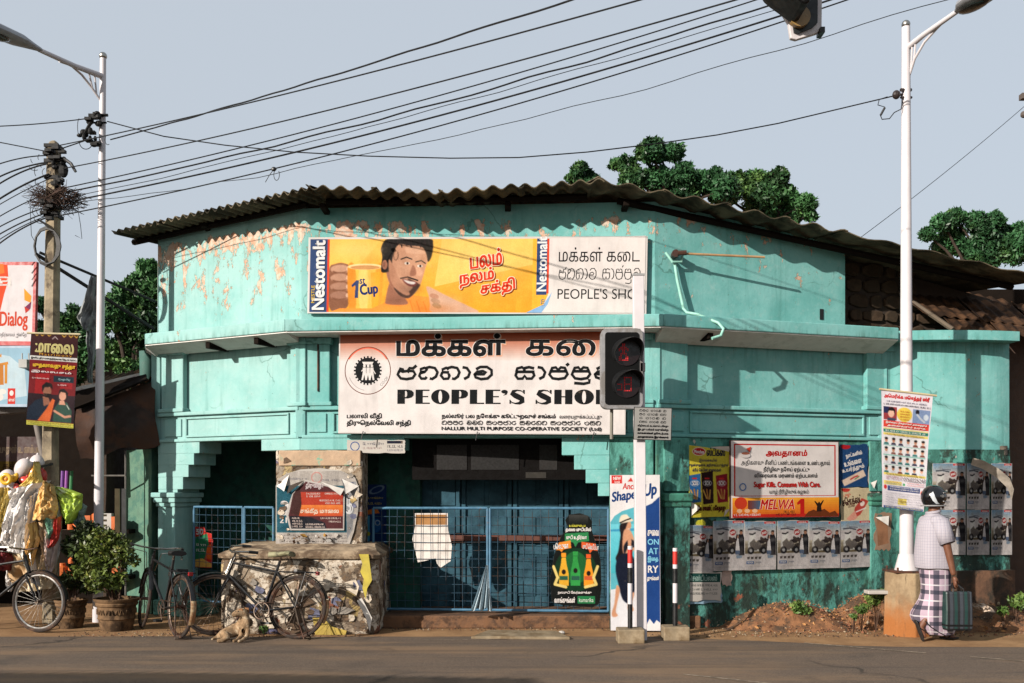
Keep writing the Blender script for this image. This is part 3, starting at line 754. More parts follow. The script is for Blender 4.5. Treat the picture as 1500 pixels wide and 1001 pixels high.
# middle pillar and its bill-covered plinth
x0 = at(404, 700, 11.72).x; x1 = at(531, 700, 11.72).x
mb = MB(); mb.box(x0, x1, 11.72, 12.15, .8, 2.085); rough_up(mb.build('middle_pillar', COLL, shop, bevel=.02), .016, .12)
mb = MB(); mb.box(x0 + .04, x1 - .02, 11.70, 11.76, 1.9, 2.08); mb.build('pillar_render_patch', M('raw plaster with mint traces', (188, 160, 132), .9, bump=.6, second=(110, 176, 152), thr=(.52, .62), scale=6), shop, bevel=.01)
fx0, fx1 = at(318, 900, 11.12).x, at(553, 900, 11.12).x
def octo(x0, x1, y0, y1, c, z): return [(x0 + c, y0, z), (x1 - c * .5, y0, z), (x1, y0 + c * .5, z), (x1, y1, z), (x0, y1, z), (x0, y0 + c, z)]
def loft(mb, rings):
    k = len(mb.v); n = len(rings[0])
    for r_ in rings: mb.v += [Vector(p) for p in r_]
    for i in range(len(rings) - 1):
        for j in range(n): mb.f.append((k + i * n + j, k + i * n + (j + 1) % n, k + (i + 1) * n + (j + 1) % n, k + (i + 1) * n + j)); mb.m.append(0)
    mb.f.append(tuple(k + j for j in reversed(range(n)))); mb.f.append(tuple(k + (len(rings) - 1) * n + j for j in range(n))); mb.m += [0, 0]
mb = MB(); loft(mb, [octo(fx0, fx1, 11.12, 12.3, .14, 0), octo(fx0, fx1, 11.12, 12.3, .14, .84)]); o = mb.build('plinth', COLL, shop, bevel=.03); rough_up(o, .022, .14)
tex = MB(); loft(tex, [octo(fx0 - .02, fx1 + .02, 11.10, 12.3, .15, .845), octo(fx0 - .03, fx1 + .03, 11.09, 12.3, .15, .89), octo(fx0 + .03, fx1 - .03, 11.16, 12.3, .17, .93), octo(fx0 + .12, fx1 - .10, 11.55, 12.3, .17, .985)])
_pt = tex.build('plinth_top', M('grimy cement top', (166, 146, 120), .9, var=.3, bump=.7, second=(100, 80, 60), thr=(.45, .6), scale=5), shop, bevel=.01)
# interior: side wall, back wall, floor, ceiling
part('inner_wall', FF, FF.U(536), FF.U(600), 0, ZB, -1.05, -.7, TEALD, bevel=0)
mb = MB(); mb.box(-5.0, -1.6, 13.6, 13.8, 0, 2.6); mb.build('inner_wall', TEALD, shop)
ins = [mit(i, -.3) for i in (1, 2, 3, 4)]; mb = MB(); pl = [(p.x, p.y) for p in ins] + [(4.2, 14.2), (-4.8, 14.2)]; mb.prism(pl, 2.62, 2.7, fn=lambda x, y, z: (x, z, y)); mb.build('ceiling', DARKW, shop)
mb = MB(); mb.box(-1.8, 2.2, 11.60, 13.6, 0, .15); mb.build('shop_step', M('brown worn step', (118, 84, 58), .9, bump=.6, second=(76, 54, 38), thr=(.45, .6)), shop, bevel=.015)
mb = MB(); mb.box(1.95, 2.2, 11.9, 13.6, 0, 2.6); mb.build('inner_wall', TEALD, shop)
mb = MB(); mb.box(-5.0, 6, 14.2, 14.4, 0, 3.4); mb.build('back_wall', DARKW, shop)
# small turquoise return wall at the left, below the tarpaulin
mb = MB(); mb.hexa([at(186, 900, 13.3).xy.to_3d(), Vector((-4.70, 12.98, 0)), Vector((-4.6, 13.6, 0)), Vector((-5.2, 13.9, 0))] + [v + Vector((0, 0, 2.15)) for v in (at(186, 900, 13.3).xy.to_3d(), Vector((-4.70, 12.98, 0)), Vector((-4.6, 13.6, 0)), Vector((-5.2, 13.9, 0)))])
mb.build('side_wall', M('faded teal side wall', (92, 128, 108), .85, bump=.4, second=(70, 112, 98)), shop)
# gutter pipe at the left end
mb = MB(); p0 = mit(1, .1); mb.tube([(p0.x - .12, p0.y + .35, 3.45), (p0.x - .12, p0.y + .35, 3.05), (p0.x - .22, p0.y + .5, 2.85)], [.11, .10, .10], 14); mb.build('downpipe', M('dull teal pipe', (70, 110, 100), .7), shop, smooth=True)

rough_up(_pt, .03, .25)
# fascia board hanging inside the wide opening, with a few old bills on it
mb = MB(); mb.box(at(604, 0, 12.0).x, 1.9, 11.98, 12.02, 1.74, 2.5); fsc = mb.build('inner_fascia', M('shade-black board', (14, 11, 10), .8, bump=.3, spec=.1), shop)  # near-black to stand in for shade; hung to cut the sun on the doors
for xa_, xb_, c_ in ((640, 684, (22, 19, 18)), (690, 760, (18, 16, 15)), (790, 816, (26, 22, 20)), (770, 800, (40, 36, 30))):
    mb = MB(); z0_ = 1.86 if xa_ != 770 else 1.76; mb.box(at(xa_, 0, 12).x, at(xb_, 0, 12).x, 11.972, 11.978, z0_, z0_ + (.3 if xa_ != 770 else .07)); mb.build('old_bill', M('shade-dark bill %d' % xa_ if False else 'shade-dark bill ' + str(c_), c_, .8, var=.3, scale=18), fsc)
# blue panelled doors behind the gate
YD = 12.55
xa, xb = at(600, 800, YD).x, 1.95; nd = 5; w = (xb - xa) / nd
for i in range(nd):
    dx = xa + w * i; mb = MB(); mb.box(dx + .004, dx + w - .004, YD, YD + .05, .15, 2.6); d_ = mb.build('door_leaf', BLUED, shop)
    for (z0, z1) in ((.28, .78), (.92, 1.28), (1.42, 1.9), (2.0, 2.45)):
        for a, b in ((.07, w / 2 - .03), (w / 2 + .03, w - .07)):
            mb = MB(); mb.box(dx + a, dx + b, YD - .012, YD, z0, z1); mb.build('door_panel', BLUED, d_, bevel=.01)
    for a, b, z0, z1 in ((0.01, .06, .15, 2.6), (w - .06, w - .01, .15, 2.6)):
        mb = MB(); mb.box(dx + a, dx + b, YD - .03, YD, z0, z1); mb.build('door_stile', BLUED, d_, bevel=.006)
mb = MB(); mb.box(at(650, 800, YD).x, 1.94, YD - .10, YD - .04, .98, 1.05); mb.build('door_bar', M('red brown bar', (96, 56, 44), .7), shop, bevel=.006)
mb = MB(); pk = at(848, 822, YD - .12); mb.box(pk.x - .03, pk.x + .03, pk.y - .03, pk.y, pk.z - .05, pk.z + .02); mb.tube([(pk.x - .02, pk.y - .015, pk.z + .02), (pk.x - .02, pk.y - .015, pk.z + .06), (pk.x + .02, pk.y - .015, pk.z + .06), (pk.x + .02, pk.y - .015, pk.z + .02)], .007); mb.build('padlock', BLK, shop)

# ---- roof: corrugated sheets, each its own part
def corr(name, P0, P1, back, waves, amp, mat, parent, th=.012, nl=3, spw=8, phase=0., sag=0.):
    P0, P1, back = Vector(P0), Vector(P1), Vector(back); n = int(waves * spw); up = Vector((0, 0, 1)); mb = MB()
    for s_ in (0, 1):
        for j in range(nl + 1):
            for i in range(n + 1):
                t = i / n; w_ = j / nl
                z = amp * math.cos(2 * math.pi * (t * waves + phase)) + (th if s_ else 0) - sag * math.sin(math.pi * t)
                mb.v.append(P0.lerp(P1, t) + back * w_ + up * z)
    q = (nl + 1) * (n + 1)
    for j in range(nl):
        for i in range(n):
            a = j * (n + 1) + i; mb.f.append((a, a + 1, a + n + 2, a + n + 1)); mb.f.append((q + a, q + a + n + 1, q + a + n + 2, q + a + 1)); mb.m += [0, 0]
    for i in range(n):
        mb.f.append((i, q + i, q + i + 1, i + 1)); a = nl * (n + 1) + i; mb.f.append((a, a + 1, q + a + 1, q + a)); mb.m += [0, 0]
    for j in range(nl):
        for i in (0, n):
            a = j * (n + 1) + i; b = a + n + 1; mb.f.append((a, b, q + b, q + a)); mb.m.append(0)
    o = mb.build(name, mat, parent); o.data.polygons.foreach_set('use_smooth', [True] * len(o.data.polygons))
    md = o.modifiers.new('e', 'EDGE_SPLIT'); md.split_angle = R(50); return o
roof = shop
def sheets(p0, p1, nsh, wv, amp, back, zoff=0., ph=0.):
    p0, p1 = Vector(p0), Vector(p1)
    for i in range(nsh):
        a, b = p0.lerp(p1, i / nsh), p0.lerp(p1, (i + 1) / nsh); e = (p1 - p0).normalized() * .03
        dz = zoff + (.006 if i % 2 else 0)
        j = Vector((rnd(-.015, .015), rnd(-.03, .03), 0))
        corr('roof_sheet', a - e + j + Vector((0, 0, dz)), b + e + j + Vector((0, 0, dz + rnd(-.006, .006))), Vector(back) + Vector((0, 0, rnd(-.01, .01))), wv + .12, amp, ASB, shop, phase=ph + (wv * i) % 1)
E0, E1, E2, E3 = at(168, 342, 12.65), at(452, 277, 11.2), at(645, 285, 11.1), at(882, 268, 10.95)
E4, E5 = at(1240, 345, 11.6), at(1530, 412, 12.2)
sheets(E0, E1, 4, 6.5, .026, (1.1, 2.2, .10))
sheets(E1, E2, 2, 3.9, .027, (.15, 2.5, .12), .012)
sheets(E2, E3, 2, 4.6, .027, (.12, 2.5, .12), .02)
sheets(E3, E4, 4, 2.0, .030, (-.9, 2.3, .16), .03)
sheets(E4, E5, 3, 1.5, .018, (-.9, 2.3, .16), .03)
# purlins and rafter ends under the sheets
for p, q in ((E0, E1), (E1, E3), (E3, E5)):
    d_ = Vector((0, .40, -.035)); mb = MB(); mb.tube([p.lerp(q, .04) + d_, q.lerp(p, .04) + d_], .04, 6); mb.build('purlin', DARKW, shop)
for (px, py, Y) in ((297, 331, 12.3), (472, 303, 11.5), (744, 301, 11.4), (918, 300, 11.25)):
    p = at(px, py, Y); mb = MB(); mb.box(p.x - .035, p.x + .035, p.y, p.y + .6, p.z - .01, p.z + .04); mb.build('rafter_end', DARKW, shop, bevel=.01)
# rubble wall under the roof, right of the parapet: every stone a part
FS = Facet((FR.P(uR, 0, -.35).x, FR.P(uR, 0, -.35).y), (FR.P(uR, 0, -.35).x + 4.2, FR.P(uR, 0, -.35).y + 1.2))
mb = MB(); P_ = FS.P
mb.hexa([P_(-.1, ZT - .2, -.03), P_(3.4, ZT - .2, -.03), P_(3.4, ZT - .2, -.3), P_(-.1, ZT - .2, -.3), P_(-.1, 4.62, -.03), P_(3.4, 4.0, -.03), P_(3.4, 4.0, -.3), P_(-.1, 4.62, -.3)]); mb.build('gable_backing', M('dark mortar and shade', (58, 48, 40), .95, bump=.6), shop)  # past the stones this dark slab stands in for shade under the roof
z = ZT + .04; row = 0
while z < 4.55:
    h = rnd(.13, .19); u = rnd(-.05, .05)
    while u < 1.3:
        w = rnd(.16, .34); mb = MB(); n_ = 7
        pts = []
        for k in range(n_):
            a = 2 * math.pi * k / n_ + rnd(-.2, .2); pts.append((u + w / 2 + math.copysign(min(1, abs(math.cos(a)) * 1.25), math.cos(a)) * w * .47, z + h / 2 + math.copysign(min(1, abs(math.sin(a)) * 1.25), math.sin(a)) * h * .46))
        d_ = rnd(.0, .035); mb.prism(pts, 0, 1, fn=lambda x, y, zz: FS.P(x, zz, -.05 if y else d_)); mb.build('stone', STONE, shop, bevel=.015)
        u += w + .015
    z += h + .015
mb = MB(); mb.fbox(FR, uR + .02, uR + .62, ZT + .005, ZT + .04, -.3, .1); mb.build('ledge_rubble', M('broken tan mortar', (176, 140, 104), .9, bump=.7), shop, bevel=.015)
# pipe, insulator and stay on the right upper wall
ir = MB(); u, z = FR.hit(988, 374); a = FR.P(u, z, .0); ir.tube([a, a + Vector((0, -.1, 0))], .045, 10); ir.tube([a + Vector((.02, -.1, 0)), a + Vector((.12, -.12, .0))], .03, 8); ir.build('insulator', M('brown porcelain', (70, 46, 36), .3), shop)
st = MB(); pa = a + Vector((.06, -.12, -.01)); pb = at(1120, 377, 11.55); st.tube([pa, pb], .014, 8); st.build('stay_rod', M('tan bamboo', (176, 140, 100), .7), shop)
pp = MB(); P_ = lambda px, py, d: (lambda h: FR.P(h[0], h[1], d))(FR.hit(px, py, d))
pp.tube([P_(975, 370, .02), P_(985, 384, .05), P_(998, 384, .05), P_(1000, 373, .05)], .016, 8)
pp.tube([P_(988, 384, .02), P_(992, 410, .03), P_(1001, 452, .05), P_(1006, 458, .08), P_(1022, 461, .2), P_(1052, 473, .42), P_(1060, 482, .46), P_(1056, 492, .46), P_(1043, 496, .46)], .018, 10)
pp.build('conduit', M('mint painted pipe', (150, 206, 190), .5), shop, smooth=True)
mb = MB(); u, z = FR.hit(1205, 462); mb.fbox(FR, u - .02, u + .03, z - .05, z + .08, -.032, -.022); mb.build('slot', BLK, shop)

# ---- the wire gates
def gate(fr, pxs, ytop, ybot, d, label, leafs, cell=.095, group='blue wire gates across the shop front'):
    gt = thing('wire_gate', fr.P(fr.U(pxs[0], d), 0, d), label, 'gate', group)
    for a, b in zip(pxs, pxs[1:]):
        ua, z1 = fr.hit(a, ytop, d); ub, _ = fr.hit(b, ytop, d); z1 = 1.40; z0 = .19
        ua += .015; ub -= .015
        mb = MB()
        for p, q in (((ua, z0), (ua, z1)), ((ub, z0), (ub, z1)), ((ua, z1), (ub, z1)), ((ua, z0), (ub, z0))):
            mb.tube([fr.P(p[0], p[1], d), fr.P(q[0], q[1], d)], .016, 8)
        lf = mb.build('gate_frame', GBLUE, gt, smooth=True)
        nv = max(2, int((ub - ua) / cell)); nh = int((z1 - z0) / cell)
        for i in range(1, nv):
            u = ua + (ub - ua) * i / nv + rnd(-.006, .006); mb = MB(); mb.tube([fr.P(u, z0, d + .004), fr.P(u + rnd(-.01, .01), (z0 + z1) / 2, d + .004), fr.P(u, z1, d + .004)], .0034, 4); mb.build('wire', WIRE, lf)
        for i in range(1, nh):
            z = z0 + (z1 - z0) * i / nh; mb = MB(); mb.tube([fr.P(ua, z, d - .004), fr.P((ua + ub) / 2, z + rnd(-.012, .006), d - .004), fr.P(ub, z, d - .004)], .0034, 4); mb.build('wire', WIRE, lf)
    return gt
gate(FF, [545, 716, 893], 745, 900, -.22, 'wide two-leaf blue wire gate between the bill-covered plinth and the tall drink sign', 2)
gate(FL, [283, 357, 402], 744, 860, -.22, 'narrow blue wire gate between the left pillar and the middle pillar', 2)
# ================================================================== signboards and bills
W_, K_ = (232, 226, 222), (24, 26, 28)
# ---- upper long board
o, p = board('malt_drink_board', 'long white and yellow board above the ledge with a smiling man and a drink mug', 'signboard', FF, (451, 347, 948, 460), .0, .035, BOARDW, INK, bevel=.003)
TONE_FONT = None
pv = p; p = Raster((454, 350, 806, 458), (250, 186, 60), .8)
p.rect(454, 350, 807, 458, (250, 186, 60)); p.grad(483, 350, 783, 458, (248, 190, 84), (244, 164, 44), 12)
p.poly([(650, 350), (783, 350), (783, 388), (640, 420)], (252, 204, 104)); p.poly([(483, 352), (560, 352), (500, 420), (483, 430)], (252, 196, 90))
# mug, hand, man
p.blob([(483, 396), (492, 387), (506, 386), (516, 396), (514, 444), (500, 456), (484, 450)], (140, 92, 68))
for k in range(4):
    yy = 394 + k * 13; p.blob([(486, yy - 2), (496, yy - 6), (508, yy - 5), (515, yy + 1), (510, yy + 6), (496, yy + 6), (487, yy + 4)], (204 - k * 12, 156 - k * 12, 128 - k * 10)); p.blob([(488, yy + 3), (498, yy + 5), (510, yy + 4), (504, yy + 7), (492, yy + 7)], (130, 84, 62)); p.ell(511, yy, 2.4, 3, (226, 184, 160), 10)
p.poly([(511, 392), (518, 387), (556, 387), (563, 392), (560, 455), (514, 455)], (255, 190, 78)); p.blob([(511, 392), (522, 392), (524, 452), (514, 455)], (232, 146, 46)); p.blob([(553, 394), (564, 392), (560, 455), (551, 455)], (240, 156, 50)); p.blob([(528, 396), (540, 395), (541, 452), (530, 452)], (255, 208, 112)); p.ell(537, 391, 26, 4.5, (255, 222, 160)); p.ell(537, 392, 22, 3.2, (206, 146, 90)); p.poly([(545, 400), (560, 398), (557, 452), (548, 453)], (250, 166, 44))
p.poly([(517, 418), (524, 411), (528, 411), (527, 437), (522, 437), (523, 418), (518, 421)], (32, 52, 110)); p.text('st', 529, 408, 537, 416, (32, 52, 110), .03); p.text('Cup', 530, 416, 556, 436, (32, 52, 110), .035, rot=-6)
sk, sk2, hr = (206, 152, 122), (160, 106, 84), (28, 26, 26)
p.poly([(484, 458), (500, 452), (548, 452), (574, 440), (600, 432), (640, 436), (668, 444), (700, 458)], (246, 150, 60))
for i in range(6): p.stroke([(604 + i * 10, 440 + i), (610 + i * 10, 458)], 1.2, (230, 124, 40))
p.blob([(576, 412), (596, 436), (600, 446), (572, 446), (568, 440)], sk2)
p.blob([(563, 360), (570, 380), (568, 394), (574, 416), (590, 434), (604, 436), (618, 420), (626, 394), (632, 372), (624, 356), (600, 352), (575, 353)], sk)
p.blob([(568, 392), (574, 416), (590, 434), (604, 436), (598, 424), (582, 408), (576, 390)], sk2)
p.blob([(600, 408), (617, 416), (618, 420), (604, 436), (590, 434), (580, 422), (588, 424), (600, 428), (608, 420)], (74, 52, 44))
p.blob([(561, 398), (562, 376), (560, 364), (566, 352), (580, 350), (630, 350), (637, 358), (635, 376), (630, 384), (627, 372), (620, 362), (600, 360), (586, 358), (578, 374), (576, 392), (572, 398)], hr)
p.blob([(572, 380), (580, 392), (590, 412), (604, 430), (596, 432), (580, 420), (573, 402)], (190, 136, 108)); p.blob([(596, 362), (616, 364), (626, 372), (612, 372), (598, 370)], (222, 172, 142)); p.blob([(612, 392), (620, 394), (622, 402), (614, 404)], (222, 168, 138)); p.blob([(588, 392), (596, 396), (594, 404), (586, 402)], (196, 142, 112))
p.ell(566, 388, 4, 7, sk2, 12); p.ell(565, 388, 2, 4, (130, 84, 66), 10)
p.stroke([(590, 380), (598, 377), (606, 380)], 1.8, hr); p.stroke([(612, 384), (620, 382), (626, 386)], 1.8, hr)
for ex, ey in ((599, 386), (618, 390)): p.ell(ex, ey, 4, 2, (236, 226, 216), 10); p.ell(ex + .6, ey, 1.7, 1.8, (30, 20, 18), 8)
p.blob([(608, 388), (613, 402), (603, 404)], sk2); p.blob([(592, 409), (603, 411), (614, 414), (610, 420), (600, 418)], (120, 56, 50)); p.blob([(594, 410), (603, 412), (612, 414), (608, 417), (600, 415)], (240, 232, 226))
p.stroke([(590, 408), (600, 406), (615, 411)], 2.2, (46, 34, 30))
p.blob([(628, 422), (632, 420), (652, 430), (668, 438), (690, 448), (704, 458), (640, 458), (634, 446), (632, 434)], (214, 168, 140))
for k in range(3): p.ell(640 + k * 2, 434 + k * 7, 7, 3.6, (190 - k * 12, 136, 108), 10, rot=.3)
# soft modelling of the portrait
p.glow(592, 398, 10, 16, (224, 176, 146), .35, .2); p.glow(614, 376, 12, 10, (226, 180, 152), .4); p.glow(576, 400, 7, 16, (170, 118, 92), .4, .1); p.glow(606, 424, 16, 8, (70, 50, 44), .35); p.glow(598, 404, 5, 4, (186, 130, 104), .4); p.glow(622, 380, 5, 8, (170, 118, 92), .4)
p.glow(586, 440, 16, 6, (120, 78, 60), .5); p.glow(640, 452, 30, 8, (206, 110, 40), .4); p.glow(540, 420, 14, 26, (255, 214, 130), .45); p.glow(700, 380, 60, 30, (255, 214, 130), .5); p.glow(520, 366, 40, 14, (255, 220, 150), .35); p.glow(660, 440, 20, 8, (230, 190, 164), .4)
for k in range(10): p.stroke([(566 + k * 7, 352 + (k % 3) * 2), (570 + k * 7, 360 + (k % 2) * 3), (572 + k * 6.5, 350)], 1.1, (46 + 4 * (k % 3), 40, 40))
p.finish(pv, INK, o, grain=4, seed=3); p = pv
for xa in (454, 789):
    yb = 458 if xa < 500 else 432
    p.rect(xa, 350, xa + 26 if xa < 500 else xa + 15, yb, (52, 74, 118)); 
    if xa < 500: p.rect(480, 350, 483, 458, (226, 74, 40))
    else: p.rect(804, 350, 807, 430, (226, 74, 40))
p.text('Nestomalt', 417, 395, 519, 413, (30, 30, 44), .06, rot=-90); p.text('Nestomalt', 416, 394, 518, 412, (236, 236, 236), .045, rot=-90)
p.text('Nestomalt', 757, 380, 836, 394, (236, 236, 236), .035, rot=-90)
p.text('NESTLE', 446, 429, 472, 434, (230, 190, 60), .02, rot=-90)
for t, a, b, c, d in (('பலம்', 692, 367, 738, 391), ('நலம்', 677, 395, 727, 419), ('சக்தி', 708, 410, 758, 433)):
    for dx, dy, cl, bo in ((1.2, 1.2, (150, 60, 30), .07), (0, 0, (252, 236, 200), .07), (0, 0, (226, 60, 34), .03)): p.text(t, a + dx, b + dy, c + dx, d + dy, cl, bo, rot=-9, shear=.1)
p.poly([(807, 350), (945, 346.5), (945, 458), (775, 458), (800, 446), (807, 430)], (228, 220, 216)); p.poly([(775, 458), (800, 446), (812, 428), (806, 446), (797, 458)], (140, 180, 220))
p.text('மக்கள் கடை', 821, 363, 937, 384, K_, .005)
sinhala(p, ['ja', 'na', 'ta', 'aa', 'va', ' ', 'sa', 'aa', 'pa', 'hal', 'pa', 'pu', 'va'], 821, 393, 940, 410, 1.3, K_)
p.text("PEOPLE'S SHOP", 820, 423, 944, 438, K_, .0)
p.text('LTD', 794, 440, 804, 446, (150, 160, 170), 0, rot=-90)
p.build('print', INK, o)

# ---- big shop board
o, p = board('shop_name_board', 'large white board with black trilingual lettering hung under the ledge over the entrance', 'signboard', FF, (496, 483, 917, 636), .09, .05, [BOARDW], INK, bevel=.003)
p.rect(498, 485, 915, 634, (229, 222, 219))
p.grad(498, 485, 915, 528, (176, 74, 40), (229, 218, 212), 16)
p.ell(539.5, 543, 34.5, 35.5, (110, 60, 44), 48, hole=.965)
for i in range(14): 
    a0 = R(200 + i * 10); 
p.stroke(arcp(539.5, 543, 32.5, 33.5, 150, 30, 18), 1.6, (236, 110, 84))
gear = []
for i in range(24):
    for a, r_ in ((-.25, 18.5), (-.22, 21), (.22, 21), (.25, 18.5)): w = 2 * math.pi * (i + a) / 24; gear.append((539.5 + r_ * math.cos(w), 543 + r_ * 1.03 * math.sin(w)))
p.poly(gear, K_)
for dx in (-5.5, 0, 5.5):
    p.ell(540 + dx, 536, 2, 2.2, W_, 10); p.poly([(537.6 + dx, 538.5), (542.4 + dx, 538.5), (542.5 + dx, 546), (544 + dx, 557), (541.5 + dx, 557), (540 + dx, 549), (538 + dx, 557), (535.6 + dx, 557), (537.6 + dx, 546)], W_)
p.poly([(531, 530), (548, 530), (546, 534), (533, 534)], W_); p.stroke([(530, 544), (534, 540)], 1.3, W_); p.stroke([(551, 548), (547, 541)], 1.3, W_)
p.text('CO-OP', 556, 557, 572, 561, (130, 130, 130), 0, rot=-50)
p.stroke(arcp(539.5, 543, 29, 29.5, 200, 260, 8), .8, (170, 160, 158))
for dx, dy, cl, bo in ((1.3, 1.3, (240, 170, 130), .07), (0, 0, (236, 226, 220), .075), (0, 0, K_, .045)):
    p.text('மக்கள்', 583 + dx, 490 + dy, 742 + dx, 521 + dy, cl, bo); p.text('கடை', 773 + dx, 499 + dy, 911 + dx, 521 + dy, cl, bo)
sinhala(p, ['ja', 'na', 'ta', 'aa', 'va'], 583, 537, 728, 556, 4.2, K_); sinhala(p, ['sa', 'aa', 'pa', 'hal', 'pa', 'pu', 'va'], 757, 537, 903, 556, 4.2, K_)
def fat(p, ch, x, w, y0, y1, col):
    h = y1 - y0; X = lambda t: x + t * w; Y = lambda t: y0 + t * h; th = .09
    if ch == 'P': 
        p.poly([(X(0), Y(0)), (X(.46), Y(0)), (X(.46), Y(1)), (X(0), Y(1))], col)
        p.poly([(X(.44), Y(0)), (X(.66), Y(0)), (X(.88), Y(.06)), (X(1), Y(.2)), (X(1), Y(.40)), (X(.88), Y(.55)), (X(.66), Y(.62)), (X(.44), Y(.62)), (X(.44), Y(.53)), (X(.55), Y(.52)), (X(.6), Y(.4)), (X(.6), Y(.22)), (X(.55), Y(.1)), (X(.44), Y(.09))], col)
    if ch in 'EL':
        p.poly([(X(0), Y(0)), (X(.5), Y(0)), (X(.5), Y(1)), (X(0), Y(1))], col); p.rect(X(.48), Y(1 - th), X(1), Y(1), col)
        if ch == 'E': p.rect(X(.48), Y(0), X(.97), Y(th), col); p.rect(X(.48), Y(.45), X(.88), Y(.53), col)
    if ch == 'O': p.ell(X(.5), Y(.5), w / 2, h / 2 * 1.03, col, 40, ); p.ell(X(.5), Y(.5), w * .10, h * .42, (229, 222, 219), 24)
    if ch == 'H': p.rect(X(0), Y(0), X(.4), Y(1), col); p.rect(X(.6), Y(0), X(1), Y(1), col); p.rect(X(.39), Y(.45), X(.61), Y(.53), col)
    if ch == "'": p.ell(X(.5), Y(.14), w * .42, h * .13, col, 16); p.poly([(X(.55), Y(.1)), (X(.95), Y(.14)), (X(.8), Y(.34)), (X(.3), Y(.42)), (X(.6), Y(.3))], col)
    if ch == 'S':
        a = [(.86, .22), (.7, .08), (.46, .04), (.22, .12), (.16, .26), (.34, .40), (.56, .52), (.76, .64), (.78, .80), (.6, .94), (.36, .965), (.16, .9), (.04, .76)]
        p.stroke([(X(u), Y(v)) for u, v in a], [h * q for q in (.05, .08, .10, .22, .34, .38, .38, .38, .34, .20, .10, .08, .05)], col)
        p.poly([(X(.80), Y(.02)), (X(.92), Y(.02)), (X(.92), Y(.3)), (X(.86), Y(.3))], col); p.poly([(X(0), Y(.7)), (X(.06), Y(.7)), (X(.1), Y(.98)), (X(0), Y(.98))], col)
for ch, a, b in (('P', 584, 608), ('E', 611, 632), ('O', 634, 661), ('P', 664, 688), ('L', 691, 712), ('E', 714, 736), ("'", 736, 747), ('S', 749, 773), ('S', 787, 812), ('H', 814, 840), ('O', 843, 871), ('P', 874, 897)):
    fat(p, ch, a, b - a, 571, 592, K_)
p.text('பலாலி வீதி.', 509, 606, 563, 616, K_, .025); p.text('திருநெல்வேலி சந்தி.', 509, 616, 606, 626, K_, .025)
p.text('நல்லூர் பல நோக்கு கூட்டுறவுச் சங்கம்', 650, 606, 816, 615, K_, .02); p.text('(வரையறுக்கப்பட்டது)', 820, 607, 884, 615, K_, .005)
q = ['na', 'pa', 'pa', 'ra', ' ', 'va', 'va', 'ta', ' ', 'sa', 'ma', 'pa', 'ja', 'aa', 'ra', ' ', 'sa', 'va', 'ra', 'ta', 'na', ' ', 'sa', 'ma', 'pa', 'ja', 'aa', 'ra', ' ', 'ma', 'sa', 'na']
sinhala(p, q, 650, 616.5, 882, 622.5, 1.0, K_)
p.text('NALLUR MULTI PURPOSE CO-OPERATIVE SOCIETY (Ltd)', 650, 625.5, 882, 632, K_, .03)
p.build('print', INK, o)
for (x, y) in ((534, 634), (703, 634), (872, 634)):
    mb = MB(); l = p.L(x, y); mb.tube([(l[0], -.07, l[1] + .01), (l[0] - .02, -.08, l[1] - .09)], .006, 6); mb.build('hanging_wire', BLK, o, world=False)

# ---- small paper on the lintel
FLn = Facet(A, B)
o, p = board('paper_notice', 'white torn paper notice pasted on the lintel above the middle pillar', 'poster', FF, (508, 645, 593, 664), .006, .003, PAPER, INKW, outline=torn(508, 645, 593, 664, .8, 3))
p.ell(520, 654, 7, 7, (60, 90, 150), 16, hole=.8); p.scribble(532, 648, 562, 652, (70, 70, 90), 3); p.scribble(532, 655, 560, 658, (150, 120, 120), 4); p.rect(567, 646, 590, 650, (40, 44, 60)); p.scribble(568, 652, 590, 656, (60, 60, 70), 5); p.scribble(568, 658, 590, 661, (90, 90, 110), 6)
p.build('print', INKW, o)

# ---- the warning board about sugar with the sponsor strip
o, p = board('warning_board', 'white warning board with red border and orange sponsor strip on the street wall', 'signboard', FR, (1070, 646, 1229, 759), .03, .03, [M('dark board edge', (70, 40, 36), .6)], INK, bevel=.002)
p.rect(1071, 647, 1228, 758, (228, 220, 216)); p.poly([(1075, 651), (1224, 651), (1224, 727), (1075, 727)], (196, 44, 36), [[(1077, 653), (1222, 653), (1222, 726), (1077, 726)]])
R_ = (196, 40, 36)
p.text('அவதானம்', 1121, 659, 1181, 671, R_, .045); p.text('அதிகளவு சீனிப் பண்டங்களை உண்பதால்', 1085, 674, 1215, 684, K_, .01); p.text('நீரிழிவு நோய் ஏற்பட்டு', 1117, 684, 1184, 693, K_, .01)
p.text('விரைவாக மரணம் ஏற்படலாம்.', 1104, 693, 1197, 702, K_, .01); p.text('Sugar Kills. Consume With Care.', 1103, 706, 1200, 716, R_, .035); p.text('யாழ் நீரிழிவுக் கழகம்', 1125, 717, 1182, 725, K_, .01)
p.ell(1087, 713.5, 5, 5.6, (70, 120, 180), 20, hole=.75); p.ell(1091, 668, 7, 3.5, (214, 206, 202), 14); p.ell(1091, 665, 6, 2, (150, 90, 70), 12); p.poly([(1092, 658), (1099, 655), (1097, 664)], (206, 70, 50))
p.grad(1072, 729, 1228, 757, (244, 170, 52), (206, 92, 28), 8); p.rect(1072, 753, 1228, 757.5, (190, 40, 30)); p.ell(1084, 737, 9, 9, (196, 60, 34), 16); p.grad(1094, 733, 1112, 746, (120, 50, 40), (70, 100, 130), 6, False)
for k in range(3): p.ell(1082 + k * 11, 748, 4, 3, (226, 180, 140), 10)
p.scribble(1074, 752, 1112, 755, W_, 8)
